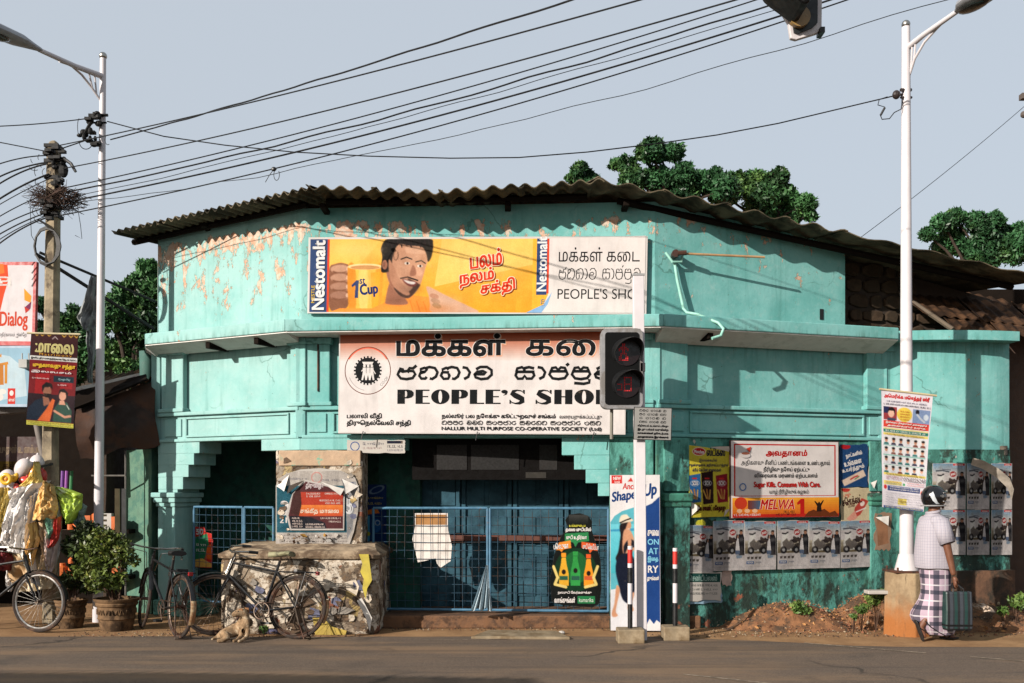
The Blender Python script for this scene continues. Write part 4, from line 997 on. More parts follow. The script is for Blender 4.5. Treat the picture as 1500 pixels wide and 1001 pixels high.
for dx, cl, bo in ((0, (250, 224, 200), .07), (0, (190, 30, 26), .035)): p.text('MELWA', 1113, 732, 1162, 746, cl, bo, shear=.18); p.poly([(1165, 737), (1171, 731), (1176, 731), (1176, 753), (1170, 753), (1170, 738), (1166, 740)], (190, 30, 26))
p.scribble(1146, 748, 1162, 751, K_, 9); p.scribble(1134, 752, 1164, 755, K_, 10)
p.poly([(1176, 757), (1182, 750), (1190, 747), (1196, 750), (1206, 746), (1214, 752), (1222, 749), (1228, 757)], (104, 50, 24)); p.poly([(1194, 750), (1195, 742), (1191, 735), (1192, 734), (1196, 738), (1198, 735), (1200, 738), (1204, 733), (1205, 734), (1201, 742), (1202, 750)], (40, 26, 20))
p.build('print', INK, o)

# ---- yellow biscuit bill, blue and cream bills
def curl(o, pr, pts, col, d=.05):
    """a corner of paper lifting off the wall"""
    (x0, y0), (x1, y1), (x2, y2) = [pr.L(*q) for q in pts]; mb = MB()
    mb.add([(x0, -.006, y0), (x1, -.006, y1), (x2, -d, y2), ((x0 + x2) / 2, -d * .7, (y0 + y2) / 2 + .004)], [(0, 1, 2), (0, 2, 3)]); mb.build('curled_corner', M('paper back', (214, 208, 200), .7), o, world=False)
YL = (214, 196, 52)
ol = [(1004, 652), (1030, 655), (1069, 661), (1069, 757), (1012, 758), (1016, 742), (1010, 735), (1008, 700)]
o, p = board('biscuit_poster', 'bright yellow biscuit poster with three packets pasted left of the warning board', 'poster', FR, (1004, 651, 1069, 758), .02, .004, M('yellow paper', (206, 190, 60), .6, var=.05), INK, outline=ol, tone=dict(bg=(206, 190, 60), step=.8))
p.ell(1024, 662, 9.5, 6, (250, 240, 230), 16); p.ell(1024, 662, 8.6, 5.2, (190, 34, 36), 16); p.text('Munchee', 1017, 659.5, 1031, 664.5, W_, .03, rot=3)
p.text('ஸ்டிக்ஸ்', 1035, 656, 1062, 668, (30, 34, 60), .03); p.text('இலங்கையில்', 1024, 672, 1050, 678, (50, 50, 80), .015); p.text('முதன்முதலாக அறிமுகப்படுத்தும்', 1008, 679, 1066, 685, (50, 50, 80), .015); p.text('க்ரீம் கேபின் சுவைகள்', 1014, 686, 1056, 692, (50, 50, 80), .015)
for x, c in ((1009, (40, 96, 150)), (1027, (44, 22, 22)), (1048, (140, 28, 40))):
    h = 4 if x == 1027 else 0
    p.poly([(x, 697 - h), (x + 17, 694 - h), (x + 18, 735 + h * .5), (x + 3, 737 + h * .5)], c); p.ell(x + 9, 708, 6.4, 4.4, (210, 210, 210), 14, hole=.88); p.text('SOX', x + 5, 705, x + 13, 711, W_, .02); p.stroke([(x + 3, 718), (x + 8, 730)], 2, (206, 160, 80)); p.stroke([(x + 8, 717), (x + 10, 731)], 2, (180, 120, 60)); p.stroke([(x + 13, 718), (x + 12, 731)], 1.6, (206, 160, 80)); p.rect(x + 5, 700, x + 12, 702, (200, 40, 40))
p.text('புதிய சாண்ட் போதாது!', 1016, 740, 1063, 751, (90, 40, 20), .03)
p.build('print', INK, o); curl(o, p, [(1012, 735), (1012, 756), (1022, 744)], W_); curl(o, p, [(1069, 746), (1060, 758), (1060, 748)], W_, .035); curl(o, p, [(1040, 655), (1069, 662), (1066, 654)], W_, .04)
ol = torn(1230, 651, 1271, 714, 1.2, 5, 7)
o, p = board('blue_poster', 'dark blue poster with slanted white lettering right of the warning board', 'poster', FR, (1230, 650, 1272, 714), .016, .004, M('blue paper', (32, 68, 112), .6), INK, outline=ol, tone=dict(bg=(32, 68, 112), step=.8))
p.ell(1239, 655, 7, 3.6, (180, 34, 40), 14); p.text('55 நாட்களில்', 1233, 663, 1263, 671, W_, .03, rot=-14); p.text('உங்களை', 1236, 673, 1262, 681, W_, .03, rot=-14); p.text('உயர்த்தும்', 1233, 683, 1266, 691, W_, .03, rot=-14)
p.poly([(1233, 704), (1264, 688), (1268, 697), (1237, 712)], (226, 200, 180)); p.stroke([(1246, 702), (1251, 699), (1256, 697)], 2, (190, 50, 50)); p.stroke([(1252, 702), (1258, 698)], 1.4, (60, 120, 70)); p.build('print', INK, o)
o, p = board('cream_poster', 'cream poster with a red striped sweet pasted under the blue poster', 'poster', FR, (1232, 715, 1275, 764), .014, .004, M('cream paper', (208, 192, 160), .65), INK, outline=torn(1232, 715, 1275, 764, 1., 6, 7), tone=dict(bg=(200, 184, 150), step=.8))
p.ell(1239, 718, 6, 3.4, (190, 60, 50), 14); p.text('புது', 1236, 724, 1246, 730, (190, 70, 50), .02, rot=-10); p.text('சொக்லட்', 1233, 727, 1262, 739, (70, 40, 34), .03, rot=-12); p.text('பபிள்', 1242, 737, 1252, 743, (110, 70, 50), .02, rot=-10)
p.poly([(1252, 744), (1262, 730), (1272, 734), (1260, 754), (1250, 760)], (176, 66, 56)); p.ell(1263, 738, 3, 4, (230, 210, 200), 12, rot=.6); p.stroke([(1254, 750), (1268, 744)], 1.4, W_); p.poly([(1240, 760), (1252, 748), (1256, 758), (1248, 764)], (214, 150, 130)); p.build('print', INK, o)
o, p = board('torn_poster', 'peeling pale strip of old posters right of the blue poster', 'poster', FR, (1272, 656, 1290, 738), .012, .004, PAPER, INKW, outline=torn(1273, 656, 1288, 738, 2.4, 9, 7))
p.rect(1275, 664, 1284, 690, (110, 130, 150)); p.rect(1276, 705, 1285, 728, (120, 116, 110)); p.scribble(1275, 695, 1286, 698, K_, 4); p.build('print', INKW, o); curl(o, p, [(1274, 705), (1286, 700), (1276, 716)], W_, .06)
o, p = board('brown_poster', 'faded brown torn poster beside the lower pilaster of the street wall', 'poster', FR, (1281, 750, 1306, 808), .05, .004, M('faded brown paper', (140, 112, 90), .8), INKW, outline=torn(1282, 752, 1305, 806, 2.2, 12, 7))
p.poly([(1284, 756), (1300, 770), (1302, 796), (1286, 800)], (166, 120, 90)); p.rect(1285, 754, 1292, 762, (90, 120, 110)); p.build('print', INKW, o); curl(o, p, [(1282, 758), (1302, 756), (1296, 770)], W_, .07)

# ---- scooter bills: one design, many copies (sheet + print share their mesh)
def scooter_art(p, x0, y0, x1, y1):
    # a continuous-tone picture with the small print over it
    X = lambda t: x0 + t * (x1 - x0); Y = lambda t: y0 + t * (y1 - y0)
    PL = lambda pts, c: p.poly([(X(a), Y(b)) for a, b in pts], c)
    SK = lambda pts, w, c: p.stroke([(X(a), Y(b)) for a, b in pts], w * (x1 - x0), c)
    EL = lambda a, b, r, s, c, **k: p.ell(X(a), Y(b), r * (x1 - x0), s * (y1 - y0), c, 14, **k)
    p.rect(X(0), Y(0), X(1), Y(1), (184, 178, 176)); p.grad(X(.02), Y(.01), X(.98), Y(.2), (120, 160, 190), (190, 190, 188), 6)
    p.grad(X(.02), Y(.4), X(.98), Y(.66), (176, 168, 150), (98, 86, 62), 8)
    p.rect(X(.62), Y(.015), X(.97), Y(.055), (196, 60, 60)); p.text('HONDA', X(.68), Y(.02), X(.92), Y(.05), W_, .03)
    SK([(.12, .17), (.3, .16), (.5, .19)], .03, (70, 74, 84)); SK([(.3, .13), (.55, .15)], .02, (90, 94, 104))
    EL(.62, .24, .095, .062, (150, 40, 40)); p.text('500', X(.55), Y(.215), X(.69), Y(.26), W_, .03, rot=-10)
    PL([(.18, .30), (.26, .24), (.36, .28), (.30, .42), (.36, .52), (.62, .50), (.70, .40), (.78, .36), (.82, .44), (.66, .60), (.30, .62), (.12, .56), (.10, .46)], (196, 194, 188))
    PL([(.16, .44), (.3, .36), (.44, .52), (.4, .6), (.2, .6)], (96, 90, 84)); PL([(.44, .5), (.74, .44), (.78, .62), (.46, .64)], (48, 42, 38)); PL([(.40, .40), (.66, .34), (.74, .38), (.60, .46), (.42, .47)], (36, 30, 30)); PL([(.34, .44), (.44, .40), (.56, .50), (.44, .58), (.34, .56)], (90, 84, 80))
    EL(.20, .60, .105, .075, (26, 26, 28)); EL(.20, .60, .045, .032, (150, 150, 150)); EL(.60, .60, .105, .075, (26, 26, 28)); EL(.60, .60, .045, .032, (130, 130, 130))
    SK([(.16, .26), (.26, .27), (.34, .24)], .03, (30, 30, 34)); SK([(.52, .35), (.70, .42)], .06, (54, 44, 40))
    PL([(.80, .28), (.93, .26), (.99, .36), (.99, .70), (.80, .70), (.77, .44)], (22, 22, 26)); EL(.885, .245, .05, .04, (150, 108, 86)); PL([(.83, .235), (.85, .19), (.93, .19), (.94, .24), (.89, .215)], (24, 20, 20))
    PL([(.74, .36), (.80, .36), (.82, .50), (.84, .62), (.70, .62), (.72, .48)], (214, 210, 210)); EL(.765, .325, .04, .034, (166, 124, 102)); PL([(.72, .33), (.74, .28), (.79, .285), (.77, .31), (.75, .40), (.72, .42)], (40, 26, 24)); PL([(.70, .60), (.84, .60), (.84, .68), (.70, .68)], (60, 84, 120))
    for k in range(4): PL([(.08 + k * .12, .73), (.17 + k * .12, .72), (.16 + k * .12, .77), (.09 + k * .12, .775)], (70, 64, 60))
    PL([(.72, .70), (.80, .69), (.92, .71), (.9, .75), (.74, .76)], (110, 130, 150))
    p.rect(X(.06), Y(.82), X(.30), Y(.875), (50, 84, 130)); p.text('HONDA', X(.09), Y(.83), X(.27), Y(.865), W_, .02); SK([(.36, .84), (.52, .84)], .022, (120, 120, 126)); SK([(.36, .87), (.48, .87)], .016, (150, 150, 150)); SK([(.06, .93), (.9, .93)], .014, (170, 166, 166))
first = {}
def scooter(fr, box, d, label, seed, roll=0.):
    x0, y0, x1, y1 = box; u0, za = fr.hit(x0, (y0 + y1) / 2, d); u1, _ = fr.hit(x1, (y0 + y1) / 2, d); z0 = fr.hit((x0 + x1) / 2, y1, d)[1]; z1 = fr.hit((x0 + x1) / 2, y0, d)[1]
    t = thing('scooter_poster', fr.P((u0 + u1) / 2, (z0 + z1) / 2, d), label, 'poster', 'scooter posters pasted on the street wall'); t.rotation_euler = (0, roll, fr.yaw)
    W, H = .46, .62
    if not first:
        p = Print((0, 0, 1, 1), W, H, y=-.004); mb = MB(); mb.prism([p.L(*q) for q in torn(0, 0, 1, 1, .012, 2, 5)], -.004, 0)
        first['s'] = mb.build('sheet', PAPER, t, world=False); ra = Raster((0, 0, 1, 1), (184, 178, 176), .0125); scooter_art(ra, 0.0, .0, 1., 1.)
        for _ in range(26): ra.glow(random.random(), random.random(), rnd(.03, .16), rnd(.02, .10), random.choice([(120, 104, 88), (150, 140, 130), (196, 190, 184), (90, 80, 74)]), rnd(.1, .35))
        first['r'] = ra.finish(p, INKW, t, grain=7, blur=0); first['p'] = p.build('print', INKW, t)
    else:
        for k in ('s', 'r', 'p'):
            c = first[k].copy(); COL.objects.link(c); c.parent = t
    t.scale = ((u1 - u0) / W, 1, (z1 - z0) / H)
for i, x in enumerate((1044, 1090, 1138, 1184, 1230)):
    scooter(FR, (x + .5, 763 + (i % 2), x + 46.5, 836 - i * 1.2), .03 + .006 * (i % 2), ('scooter poster under the yellow biscuit poster, leftmost whole one of its row', 'scooter poster under the left half of the warning board', 'scooter poster under the middle of the warning board', 'scooter poster under the right half of the warning board', 'scooter poster under the cream sweet poster, last of its row')[i], i, rnd(-.02, .02))
scooter(FR, (1000, 770, 1046, 838), .018, 'half covered scooter poster by the lower pilaster at the row start', 9, .05)
labs = [['scooter poster on the rounded bay, upper row, half behind the helmet', 'scooter poster on the rounded bay, middle of the upper row', 'scooter poster on the rounded bay, right end of the upper row'],
        ['scooter poster on the rounded bay, lower row, behind the walking man', 'scooter poster on the rounded bay, middle of the lower row', 'scooter poster on the rounded bay, right end of the lower row']]
for r_ in range(2):
    for c in range(3):
        x = (1366, 1415, 1450)[c]; w = (48, 35, 34)[c]; tm = (FE.U(x + w / 2)) / lng; dd = -.035 + bulge(tm)
        fr = Facet(FE.P(tm * lng - .3, 0, 0).xy, FE.P(tm * lng + .3, 0, 0).xy); fr = FE
        b1 = bulge(max(0.01, tm - .08)); b2 = bulge(min(.99, tm + .08)); yaw2 = math.atan2(-(b2 - b1), .16 * lng)
        scooter(FE, (x, 679 + r_ * 68, x + w, 746 + r_ * 67), dd + .02, labs[r_][c], r_ * 3 + c)
        t_ = [o_ for o_ in COL.objects if o_.name.startswith('scooter_poster')][-1]; t_.rotation_euler.z += yaw2
# remnants low on the wall
o, p = board('green_notice', 'dark green notice with white print pasted low beside the striped bollards', 'poster', FR, (996, 838, 1057, 870), .02, .004, PAPER, INKW, outline=torn(996, 838, 1057, 880, 1.5, 21, 7))
p.rect(998, 840, 1055, 853, (34, 76, 70)); p.text('சென்டிப்லஸ்', 1008, 842, 1050, 851, (160, 190, 180), .01)
for i in range(3): p.scribble(1000, 856 + i * 6, 1052, 859 + i * 6, (70, 80, 84), i + 20)
p.build('print', INKW, o)
o, p = board('crumpled_poster', 'torn dark green and orange poster in shade under the yellow biscuit poster', 'poster', FR, (990, 758, 1058, 800), .008, .004, M('old green paper', (48, 70, 56), .8, var=.3, scale=12), INKW, outline=torn(990, 760, 1050, 815, 3, 25, 8), tone=dict(bg=(48, 70, 56), step=1, grain=12))
p.rect(1002, 776, 1048, 786, (180, 150, 60)); p.ell(1026, 768, 7, 7, (206, 200, 60), 14); p.text('உங்கள்', 1030, 770, 1046, 778, W_, .01, rot=-8); p.scribble(1002, 780, 1048, 784, (40, 30, 24), 7); p.build('print', INKW, o)
for i, (bx, c, lb) in enumerate((((1003, 868, 1057, 884), (130, 160, 180), 'pale blue torn paper strip below the green notice'), ((1058, 830, 1072, 858), (170, 150, 140), 'small pinkish torn scrap right of the green notice'), ((1276, 664, 1300, 700), (120, 116, 108), 'grey torn scrap beside the blue poster'))):
    o, p = board('torn_scrap', lb, 'paper scrap', FR, bx, .006, .003, M('scrap %s' % 'abc'[i], c, .85, var=.2), INKW, outline=torn(*bx, 1.6, 30 + i, 6))
# a lifting strip of torn paper across the bay posters
mb = MB(); q = [(1424, 676, .12), (1440, 680, .16), (1462, 692, .2), (1478, 706, .16), (1484, 722, .1)]
for i, (x, y, d) in enumerate(q):
    for dy in (-5, 5 + i * 1.5): 
        h = FE.hit(x, y + dy, d + .05); mb.v.append(FE.P(h[0], h[1], d + .05 + (.02 if dy < 0 else -.03)))
for i in range(len(q) - 1): mb.f.append((2 * i, 2 * i + 1, 2 * i + 3, 2 * i + 2)); mb.m.append(0)
tag(mb.build('torn_paper', M('weathered bill paper', (176, 166, 152), .8, var=.3, scale=8)), 'curling strip of torn bill hanging over the posters on the rounded bay', 'paper scrap')
# wheat paste dirt band above the bay posters
part('broken_render_band', FE, .02, lng - .05, 2.05, 2.17, -.03, .0, M('crumbled black render', (46, 42, 38), .95, bump=.9, second=(110, 100, 88), thr=(.55, .62), scale=6))

# ---- pillar bills
FP = Facet((at(404, 700, 11.72).x, 11.72), (at(531, 700, 11.72).x, 11.72))
o, p = board('old_bill', 'large blue and white torn bill layered under others on the middle pillar', 'poster', FP, (403, 690, 528, 798), .01, .01, PAPER, INKW, outline=[(404, 712), (408, 702), (420, 694), (440, 688), (470, 686), (500, 690), (520, 700), (526, 716), (524, 752), (518, 780), (512, 797), (404, 797)], tone=dict(bg=(190, 182, 174), step=.8, grain=8))
p.poly([(406, 712), (512, 712), (510, 780), (406, 780)], (46, 96, 112)); p.poly([(506, 706), (522, 706), (516, 776), (508, 790)], (150, 150, 152)); p.text('3', 412, 735, 422, 754, W_, .06); p.text('21', 410, 758, 420, 766, W_, .04); p.text('5', 508, 730, 516, 752, (220, 220, 220), .06)
for i in range(3): p.scribble(410, 783 + i * 4.5, 508, 785.5 + i * 4.5, (110, 100, 96), 40 + i)
p.scribble(424, 700, 450, 703, (110, 110, 120), 50); p.scribble(470, 702, 506, 705, (110, 110, 120), 51); p.ell(464, 700, 8, 8, (206, 130, 120), 20, hole=.85); p.build('print', INKW, o)
curl(o, p, [(404, 712), (424, 694), (418, 720)], W_, .08); curl(o, p, [(500, 700), (526, 712), (508, 724)], W_, .09)
o, p = board('red_bill', 'dark red and orange bill with white lettering, topmost on the middle pillar', 'poster', FP, (417, 703, 505, 777), .03, .008, PAPER, INK, outline=[(425, 777), (419, 754), (422, 742), (428, 724), (447, 703), (505, 716), (504, 777)], roll=.0, tone=dict(bg=(196, 190, 184), step=.8))
p.poly([(427, 774), (423, 755), (430, 722), (448, 706), (503, 719), (502, 774)], (84, 46, 48)); p.rect(438, 721, 502, 740, (176, 62, 44)); p.grad(438, 740, 502, 756, (226, 130, 60), (200, 84, 50), 5); p.poly([(424, 756), (438, 756), (456, 758), (476, 766), (478, 774), (427, 774)], (34, 36, 44)); p.poly([(430, 722), (440, 712), (442, 740), (438, 756), (426, 752)], (70, 44, 42))
p.text('திருவிழா', 448, 707, 474, 717, (214, 200, 200), .03); p.text('சங்கீத மாலை', 440, 745, 496, 754, (240, 214, 190), .03)
for i, (a, b, c) in enumerate(((449, 722, 470), (476, 722, 500), (449, 726, 470), (468, 732, 500), (476, 736, 500), (428, 758, 440), (428, 762, 444), (428, 766, 444), (428, 770, 444), (470, 758, 500), (482, 763, 500), (448, 767, 474), (448, 771, 476))): p.scribble(a, b, c, b + 2.4, (226, 206, 196), 60 + i)
p.build('print', INK, o); curl(o, p, [(446, 704), (420, 724), (426, 712)], W_, .1); curl(o, p, [(470, 706), (504, 717), (500, 726)], W_, .07)
mb = MB()
for i in range(26):
    x = rnd(432, 500); y = rnd(786, 798); a = at(x, y, 11.68 + rnd(-.06, .03)); s_ = rnd(.02, .06); d_ = Vector((rnd(-1, 1), rnd(-1, .2), rnd(-.4, 1))).normalized() * s_; e_ = Vector((rnd(-1, 1), rnd(-.5, .5), rnd(-.2, .6))).normalized() * s_
    mb.add([a, a + d_, a + d_ + e_, a + e_], [(0, 1, 2), (0, 2, 3)], i % 3)
tag(mb.build('paper_litter', [M('yellowed shreds', (196, 150, 70), .8), PAPER, M('brown shreds', (120, 84, 54), .8)]), kind='stuff')
# yellow peeling strips at the plinth's right corner
for i, (pts, c) in enumerate((([(526, 812), (540, 812), (545, 850), (538, 862), (536, 878), (531, 862), (533, 848), (528, 838), (531, 826)], (188, 170, 66)), ([(523, 880), (530, 876), (545, 905), (542, 925), (536, 905)], (214, 208, 200)), ([(458, 905), (474, 905), (486, 918), (508, 924), (506, 930), (462, 930)], (176, 152, 70)))):
    mb = MB(); mb.prism([(at(x, y, 11.08).x, at(x, y, 11.08).z) for x, y in pts], 11.07, 11.085, fn=lambda x, y, z: (x, y, z))
    tag(mb.build('torn_paper', M('torn %s' % 'xyz'[i], c, .75, var=.2)), ('yellow torn paper strip at the right corner of the plinth', 'white torn paper flap low on the plinth corner', 'yellow torn paper along the foot of the plinth')[i], 'paper scrap')

# ---- things tied to the gates
o, p = board('torn_paper', 'ragged white and cardboard paper hanging behind the wire gate', 'paper scrap', FF, (604, 752, 662, 833), -.245, .006, M('raw white paper', (216, 208, 200), .75), INKW, outline=[(608, 752), (656, 752), (657, 778), (662, 800), (660, 822), (645, 832), (640, 826), (638, 818), (622, 822), (612, 824), (604, 790), (608, 772)])
p.rect(609, 754, 655, 769, (190, 140, 90)); p.build('print', INKW, o)
ol = [(832, 772), (828, 762), (834, 754), (850, 752), (862, 756), (868, 764), (867, 776), (874, 800), (880, 822), (881, 860), (878, 884), (868, 890), (824, 887), (808, 882), (805, 850), (812, 812), (822, 786)]
o, p = board('bottle_shaped_sign', 'black bottle-shaped hair oil sign with three small bottles, tied to the gate', 'signboard', FF, (805, 752, 881, 890), -.19, .02, M('black sign card', (18, 22, 20), .4), INK, outline=ol, tone=dict(bg=(18, 22, 20), step=.8, grain=3))
p.ell(843, 835, 30, 32, (16, 50, 30), 28); p.ell(843, 832, 18, 24, (30, 96, 48), 24); p.grad(834, 755, 862, 768, (60, 60, 58), (22, 26, 24), 4)
p.text('உங்களுடைய', 834, 768, 858, 772, (206, 200, 70), .02); p.text('தலை முடியில்', 829, 773, 866, 780, W_, .04)
p.poly([(828, 782), (862, 780), (863, 793), (847, 795), (843, 802), (840, 795), (828, 793)], (46, 130, 76)); p.text('முடி உதிர்வா?', 830, 784, 861, 792, W_, .02); p.poly([(808, 797), (836, 792), (837, 803), (826, 805), (823, 809), (820, 806), (810, 806)], (232, 140, 50)); p.text('பொடுகா?', 811, 795, 834, 804, W_, .02, rot=-5); p.poly([(852, 794), (881, 798), (879, 808), (868, 806), (864, 811), (862, 805), (852, 803)], (226, 96, 46)); p.text('முடி வெடிப்பா?', 854, 797, 878, 805, W_, .01, rot=5)
for x, c, c2, yy in ((826, (226, 170, 50), (240, 150, 40), 0), (843, (50, 150, 70), (50, 150, 70), -2), (862, (240, 150, 40), (226, 90, 40), 2)):
    p.rect(x - 3.5, 810 + yy, x + 3.5, 816 + yy, c2); p.poly([(x - 3, 817 + yy), (x + 3, 817 + yy), (x + 4, 826 + yy), (x + 7, 840 + yy), (x + 7, 858), (x - 7, 858), (x - 7, 840 + yy), (x - 4, 826 + yy)], c); p.ell(x, 838 + yy, 3, 3.6, (30, 24, 22), 12); p.rect(x - 6, 844, x + 6, 850, (40, 90, 70) if x != 862 else (200, 90, 50))
for sg in (-1, 1): p.stroke([(843 + sg * 32, 830), (843 + sg * 26, 846), (843 + sg * 30, 856), (843 + sg * 14, 860)], 4, (224, 200, 120))
p.text('நலமுடி வேர்களுக்கு', 817, 866, 866, 871, W_, .02); p.text('வாங்குங்கள்', 812, 875, 842, 883, W_, .03); p.rect(846, 873, 871, 884, (36, 120, 70)); p.text('kumarika', 848, 876, 869, 882, (200, 220, 200), .01); p.build('print', INK, o)
mb = MB(); a = at(714, 828, 11.45)
for i in range(13):
    t = i / 12; a0 = at(712 + 3 * t, 828, 11.42 + .03 * math.sin(i * 2)); b0 = at(690 + 31 * t, 893 + 3 * math.sin(i * 1.3), 11.40 + .05 * math.sin(i * 2.1)); m0 = a0.lerp(b0, .5) + Vector((.01 * math.sin(i), -.02, 0)); mb.v += [a0, m0, b0]
for i in range(12):
    for j in range(2): k = 3 * i + j; mb.f.append((k, k + 1, k + 4, k + 3)); mb.m.append(0)
tag(mb.build('tied_cloth', M('pale blue checked cloth', (170, 190, 200), .85, var=.3, scale=60)), 'pale blue cloth tied in a bunch to the middle of the gate', 'cloth')
o, p = board('noodle_poster', 'red and green poster hanging behind the narrow left gate', 'poster', FL, (283, 771, 312, 832), -.30, .004, M('red paper', (190, 44, 36), .6), INK, outline=[(284, 771), (300, 773), (302, 780), (310, 782), (312, 792), (310, 832), (283, 831)], tone=dict(bg=(190, 44, 36), step=.8))
p.poly([(284, 788), (304, 782), (306, 800), (298, 822), (284, 822)], (40, 120, 80)); p.poly([(284, 820), (296, 818), (310, 826), (310, 831), (284, 830)], (230, 180, 90)); p.poly([(304, 800), (311, 796), (310, 820), (300, 818)], (226, 100, 40)); p.text('50', 288, 775, 298, 783, W_, .04); p.scribble(288, 796, 302, 800, W_, 3); p.scribble(288, 804, 302, 808, W_, 5); p.build('print', INK, o)
o, p = board('blue_washing_poster', 'dark blue detergent poster on the inner wall right of the middle pillar', 'poster', FF, (536, 710, 566, 812), -.66, .004, M('navy paper', (20, 50, 100), .5), INK, tone=dict(bg=(20, 50, 100), step=.8))
p.ell(552, 718, 12, 5, (120, 140, 160), 16, hole=.7, rot=-.4); p.scribble(538, 728, 562, 731, (200, 180, 80), 3); p.scribble(538, 736, 562, 739, (200, 180, 80), 5); p.poly([(538, 748), (552, 744), (556, 752), (538, 754)], (220, 120, 50)); p.rect(538, 756, 542, 806, (80, 170, 210)); p.ell(551, 770, 7, 10, (30, 90, 150), 16); p.ell(553, 766, 4, 4, (190, 200, 210), 14, hole=.7); p.ell(540, 782, 2.4, 3, (200, 200, 60), 10); p.build('print', INK, o)

# ---- tall drink sign
o, p = board('tall_drink_sign', 'tall narrow white and blue sign with a woman in black skirt, beside the gate', 'signboard', FF, (894, 696, 967, 924), .10, .06, [BOARDW], INK, bevel=.004, tone=dict(bg=(226, 222, 222), step=.8, grain=3))
WW = (230, 226, 226); p.rect(895, 697, 966, 923, WW)
p.poly([(895, 765), (901, 756), (912, 749), (931, 743), (931, 890), (920, 896), (895, 915)], (90, 176, 190)); p.grad(895, 768, 931, 840, (110, 200, 214), (70, 178, 190), 6); p.poly([(895, 864), (931, 858), (931, 923), (895, 923)], (222, 222, 226)); p.poly([(895, 776), (931, 774), (931, 778), (895, 779)], (60, 150, 186))
p.poly([(946, 742), (955, 738), (966, 728), (966, 912), (961, 908), (957, 914), (951, 906), (946, 916)], (30, 66, 128))
p.rect(897, 697, 912, 709, (206, 44, 38)); p.text('NEW', 899, 698.5, 910, 703, W_, .04); p.text('look', 901, 704, 909, 708, W_, .01)
p.text('Anchor', 913, 708, 942, 717, (206, 50, 44), .03, shear=.1); p.poly([(920, 706), (925, 700), (928, 706)], (206, 60, 50))
p.text('Shape', 897, 719, 932, 737, (26, 64, 122), .03, rot=-8, shear=.2); p.text('Up', 944, 709, 962, 731, (26, 64, 122), .03, rot=-8, shear=.2)
sk = (206, 150, 116)
p.blob([(909, 788), (906, 808), (902, 818), (907, 826), (914, 822), (916, 808), (916, 790), (920, 778), (912, 776)], (30, 22, 24)); p.ell(919, 770, 6, 8, sk, 16); p.blob([(908, 772), (914, 764), (926, 762), (920, 766), (916, 778), (912, 790)], (30, 22, 24))
p.blob([(908, 766), (910, 756), (918, 754), (922, 758), (928, 763), (916, 766)], (228, 214, 190)); p.stroke([(909, 766), (918, 762), (924, 760)], 2, (40, 34, 34)); p.stroke([(918, 776), (922, 775)], 1, W_)
p.blob([(914, 778), (922, 776), (928, 786), (930, 800), (929, 806), (922, 812), (914, 812), (912, 800)], sk); p.blob([(914, 800), (922, 790), (930, 794), (930, 802), (921, 802), (915, 812)], (24, 26, 36))
p.blob([(920, 786), (925, 790), (924, 806), (921, 834), (918, 838), (917, 832), (920, 808)], sk)
p.blob([(911, 812), (924, 812), (931, 826), (932, 850), (928, 872), (922, 884), (912, 878), (906, 856), (902, 836), (904, 820)], (20, 26, 44))
p.blob([(903, 858), (908, 864), (904, 884), (902, 896), (905, 902), (898, 904), (896, 898), (900, 884)], sk); p.blob([(922, 872), (929, 868), (926, 884), (928, 894), (922, 896), (919, 890)], sk)
for t, a, b, c, d, cl in (('சுவை', 949, 777, 965, 785, W_), ('ON', 949, 790, 965, 798, (130, 200, 226)), ('AT', 950, 803, 964, 812, (130, 200, 226)), ('ඉதை', 949, 815, 964, 824, (130, 200, 226)), ('RY', 949, 829, 964, 839, W_), ('துங்கள்', 948, 844, 965, 852, W_)):
    p.text(t.replace('ඉ', 'இ'), a, b, c, d, cl, .03)
p.build('print', INK, o)

scr = MB(); cols = [M('scrap bone', (204, 190, 170), .85, var=.3, scale=20), M('scrap brown', (96, 76, 58), .9, var=.3, scale=20), M('scrap ochre', (170, 146, 96), .85, var=.3, scale=20), M('scrap ink blue', (96, 98, 120), .85, var=.3, scale=20), M('scrap grey', (140, 132, 122), .85, var=.3, scale=20)]
def scrap(x, z, yb, s_):
    n = random.randint(5, 8); pts = []
    for k in range(n): a = 2 * math.pi * k / n; r_ = s_ * rnd(.4, 1.1); pts.append(Vector((x + r_ * math.cos(a), yb - rnd(.0, .012), z + r_ * .8 * math.sin(a))))
    c_ = Vector((x, yb - .004, z)); scr.add([c_] + pts, [(0, 1 + k, 1 + (k + 1) % n) for k in range(n)], random.choice((0, 0, 0, 1, 1, 1, 4, 4, 2) if random.random() < .85 else (3, 0)))
for i in range(46): scrap(rnd(fx0 + .12, fx1 - .05), rnd(.04, .82), 11.105, rnd(.02, .13))
for i in range(22): scrap(rnd(-2.76, -2.62) if i % 2 else rnd(-1.98, -1.78), rnd(1.0, 2.0), 11.70, rnd(.015, .06))
tag(scr.build('paper_debris', cols), kind='stuff')
# ================================================================== street furniture
# ---- pedestrian signal post
YP = 10.72
b0 = at(940, 938, YP); t0 = at(934, 405, YP)
sp = thing('pedestrian_signal', (b0.x, YP, 0), 'white square post with a grey two-lens pedestrian signal showing a red figure', 'traffic signal')
mb = MB(); w = .058; xb = at(939, 0, YP).x; xt = at(934.5, 0, YP).x
mb.hexa([(xb - w, YP - w, 0), (xb + w, YP - w, 0), (xb + w, YP + w, 0), (xb - w, YP + w, 0), (xt - w, YP - w, t0.z), (xt + w, YP - w, t0.z), (xt + w, YP + w, t0.z), (xt - w, YP + w, t0.z)])
mb.build('post', WHITEM, sp, bevel=.006)
mb = MB(); mb.box(xt - w - .006, xt + w + .006, YP - w - .006, YP + w + .006, t0.z - .005, t0.z + .02); mb.build('post_cap', GREYM, sp, bevel=.004)
hc = at(911, 540, YP - .1); HW, HH = .225, .43
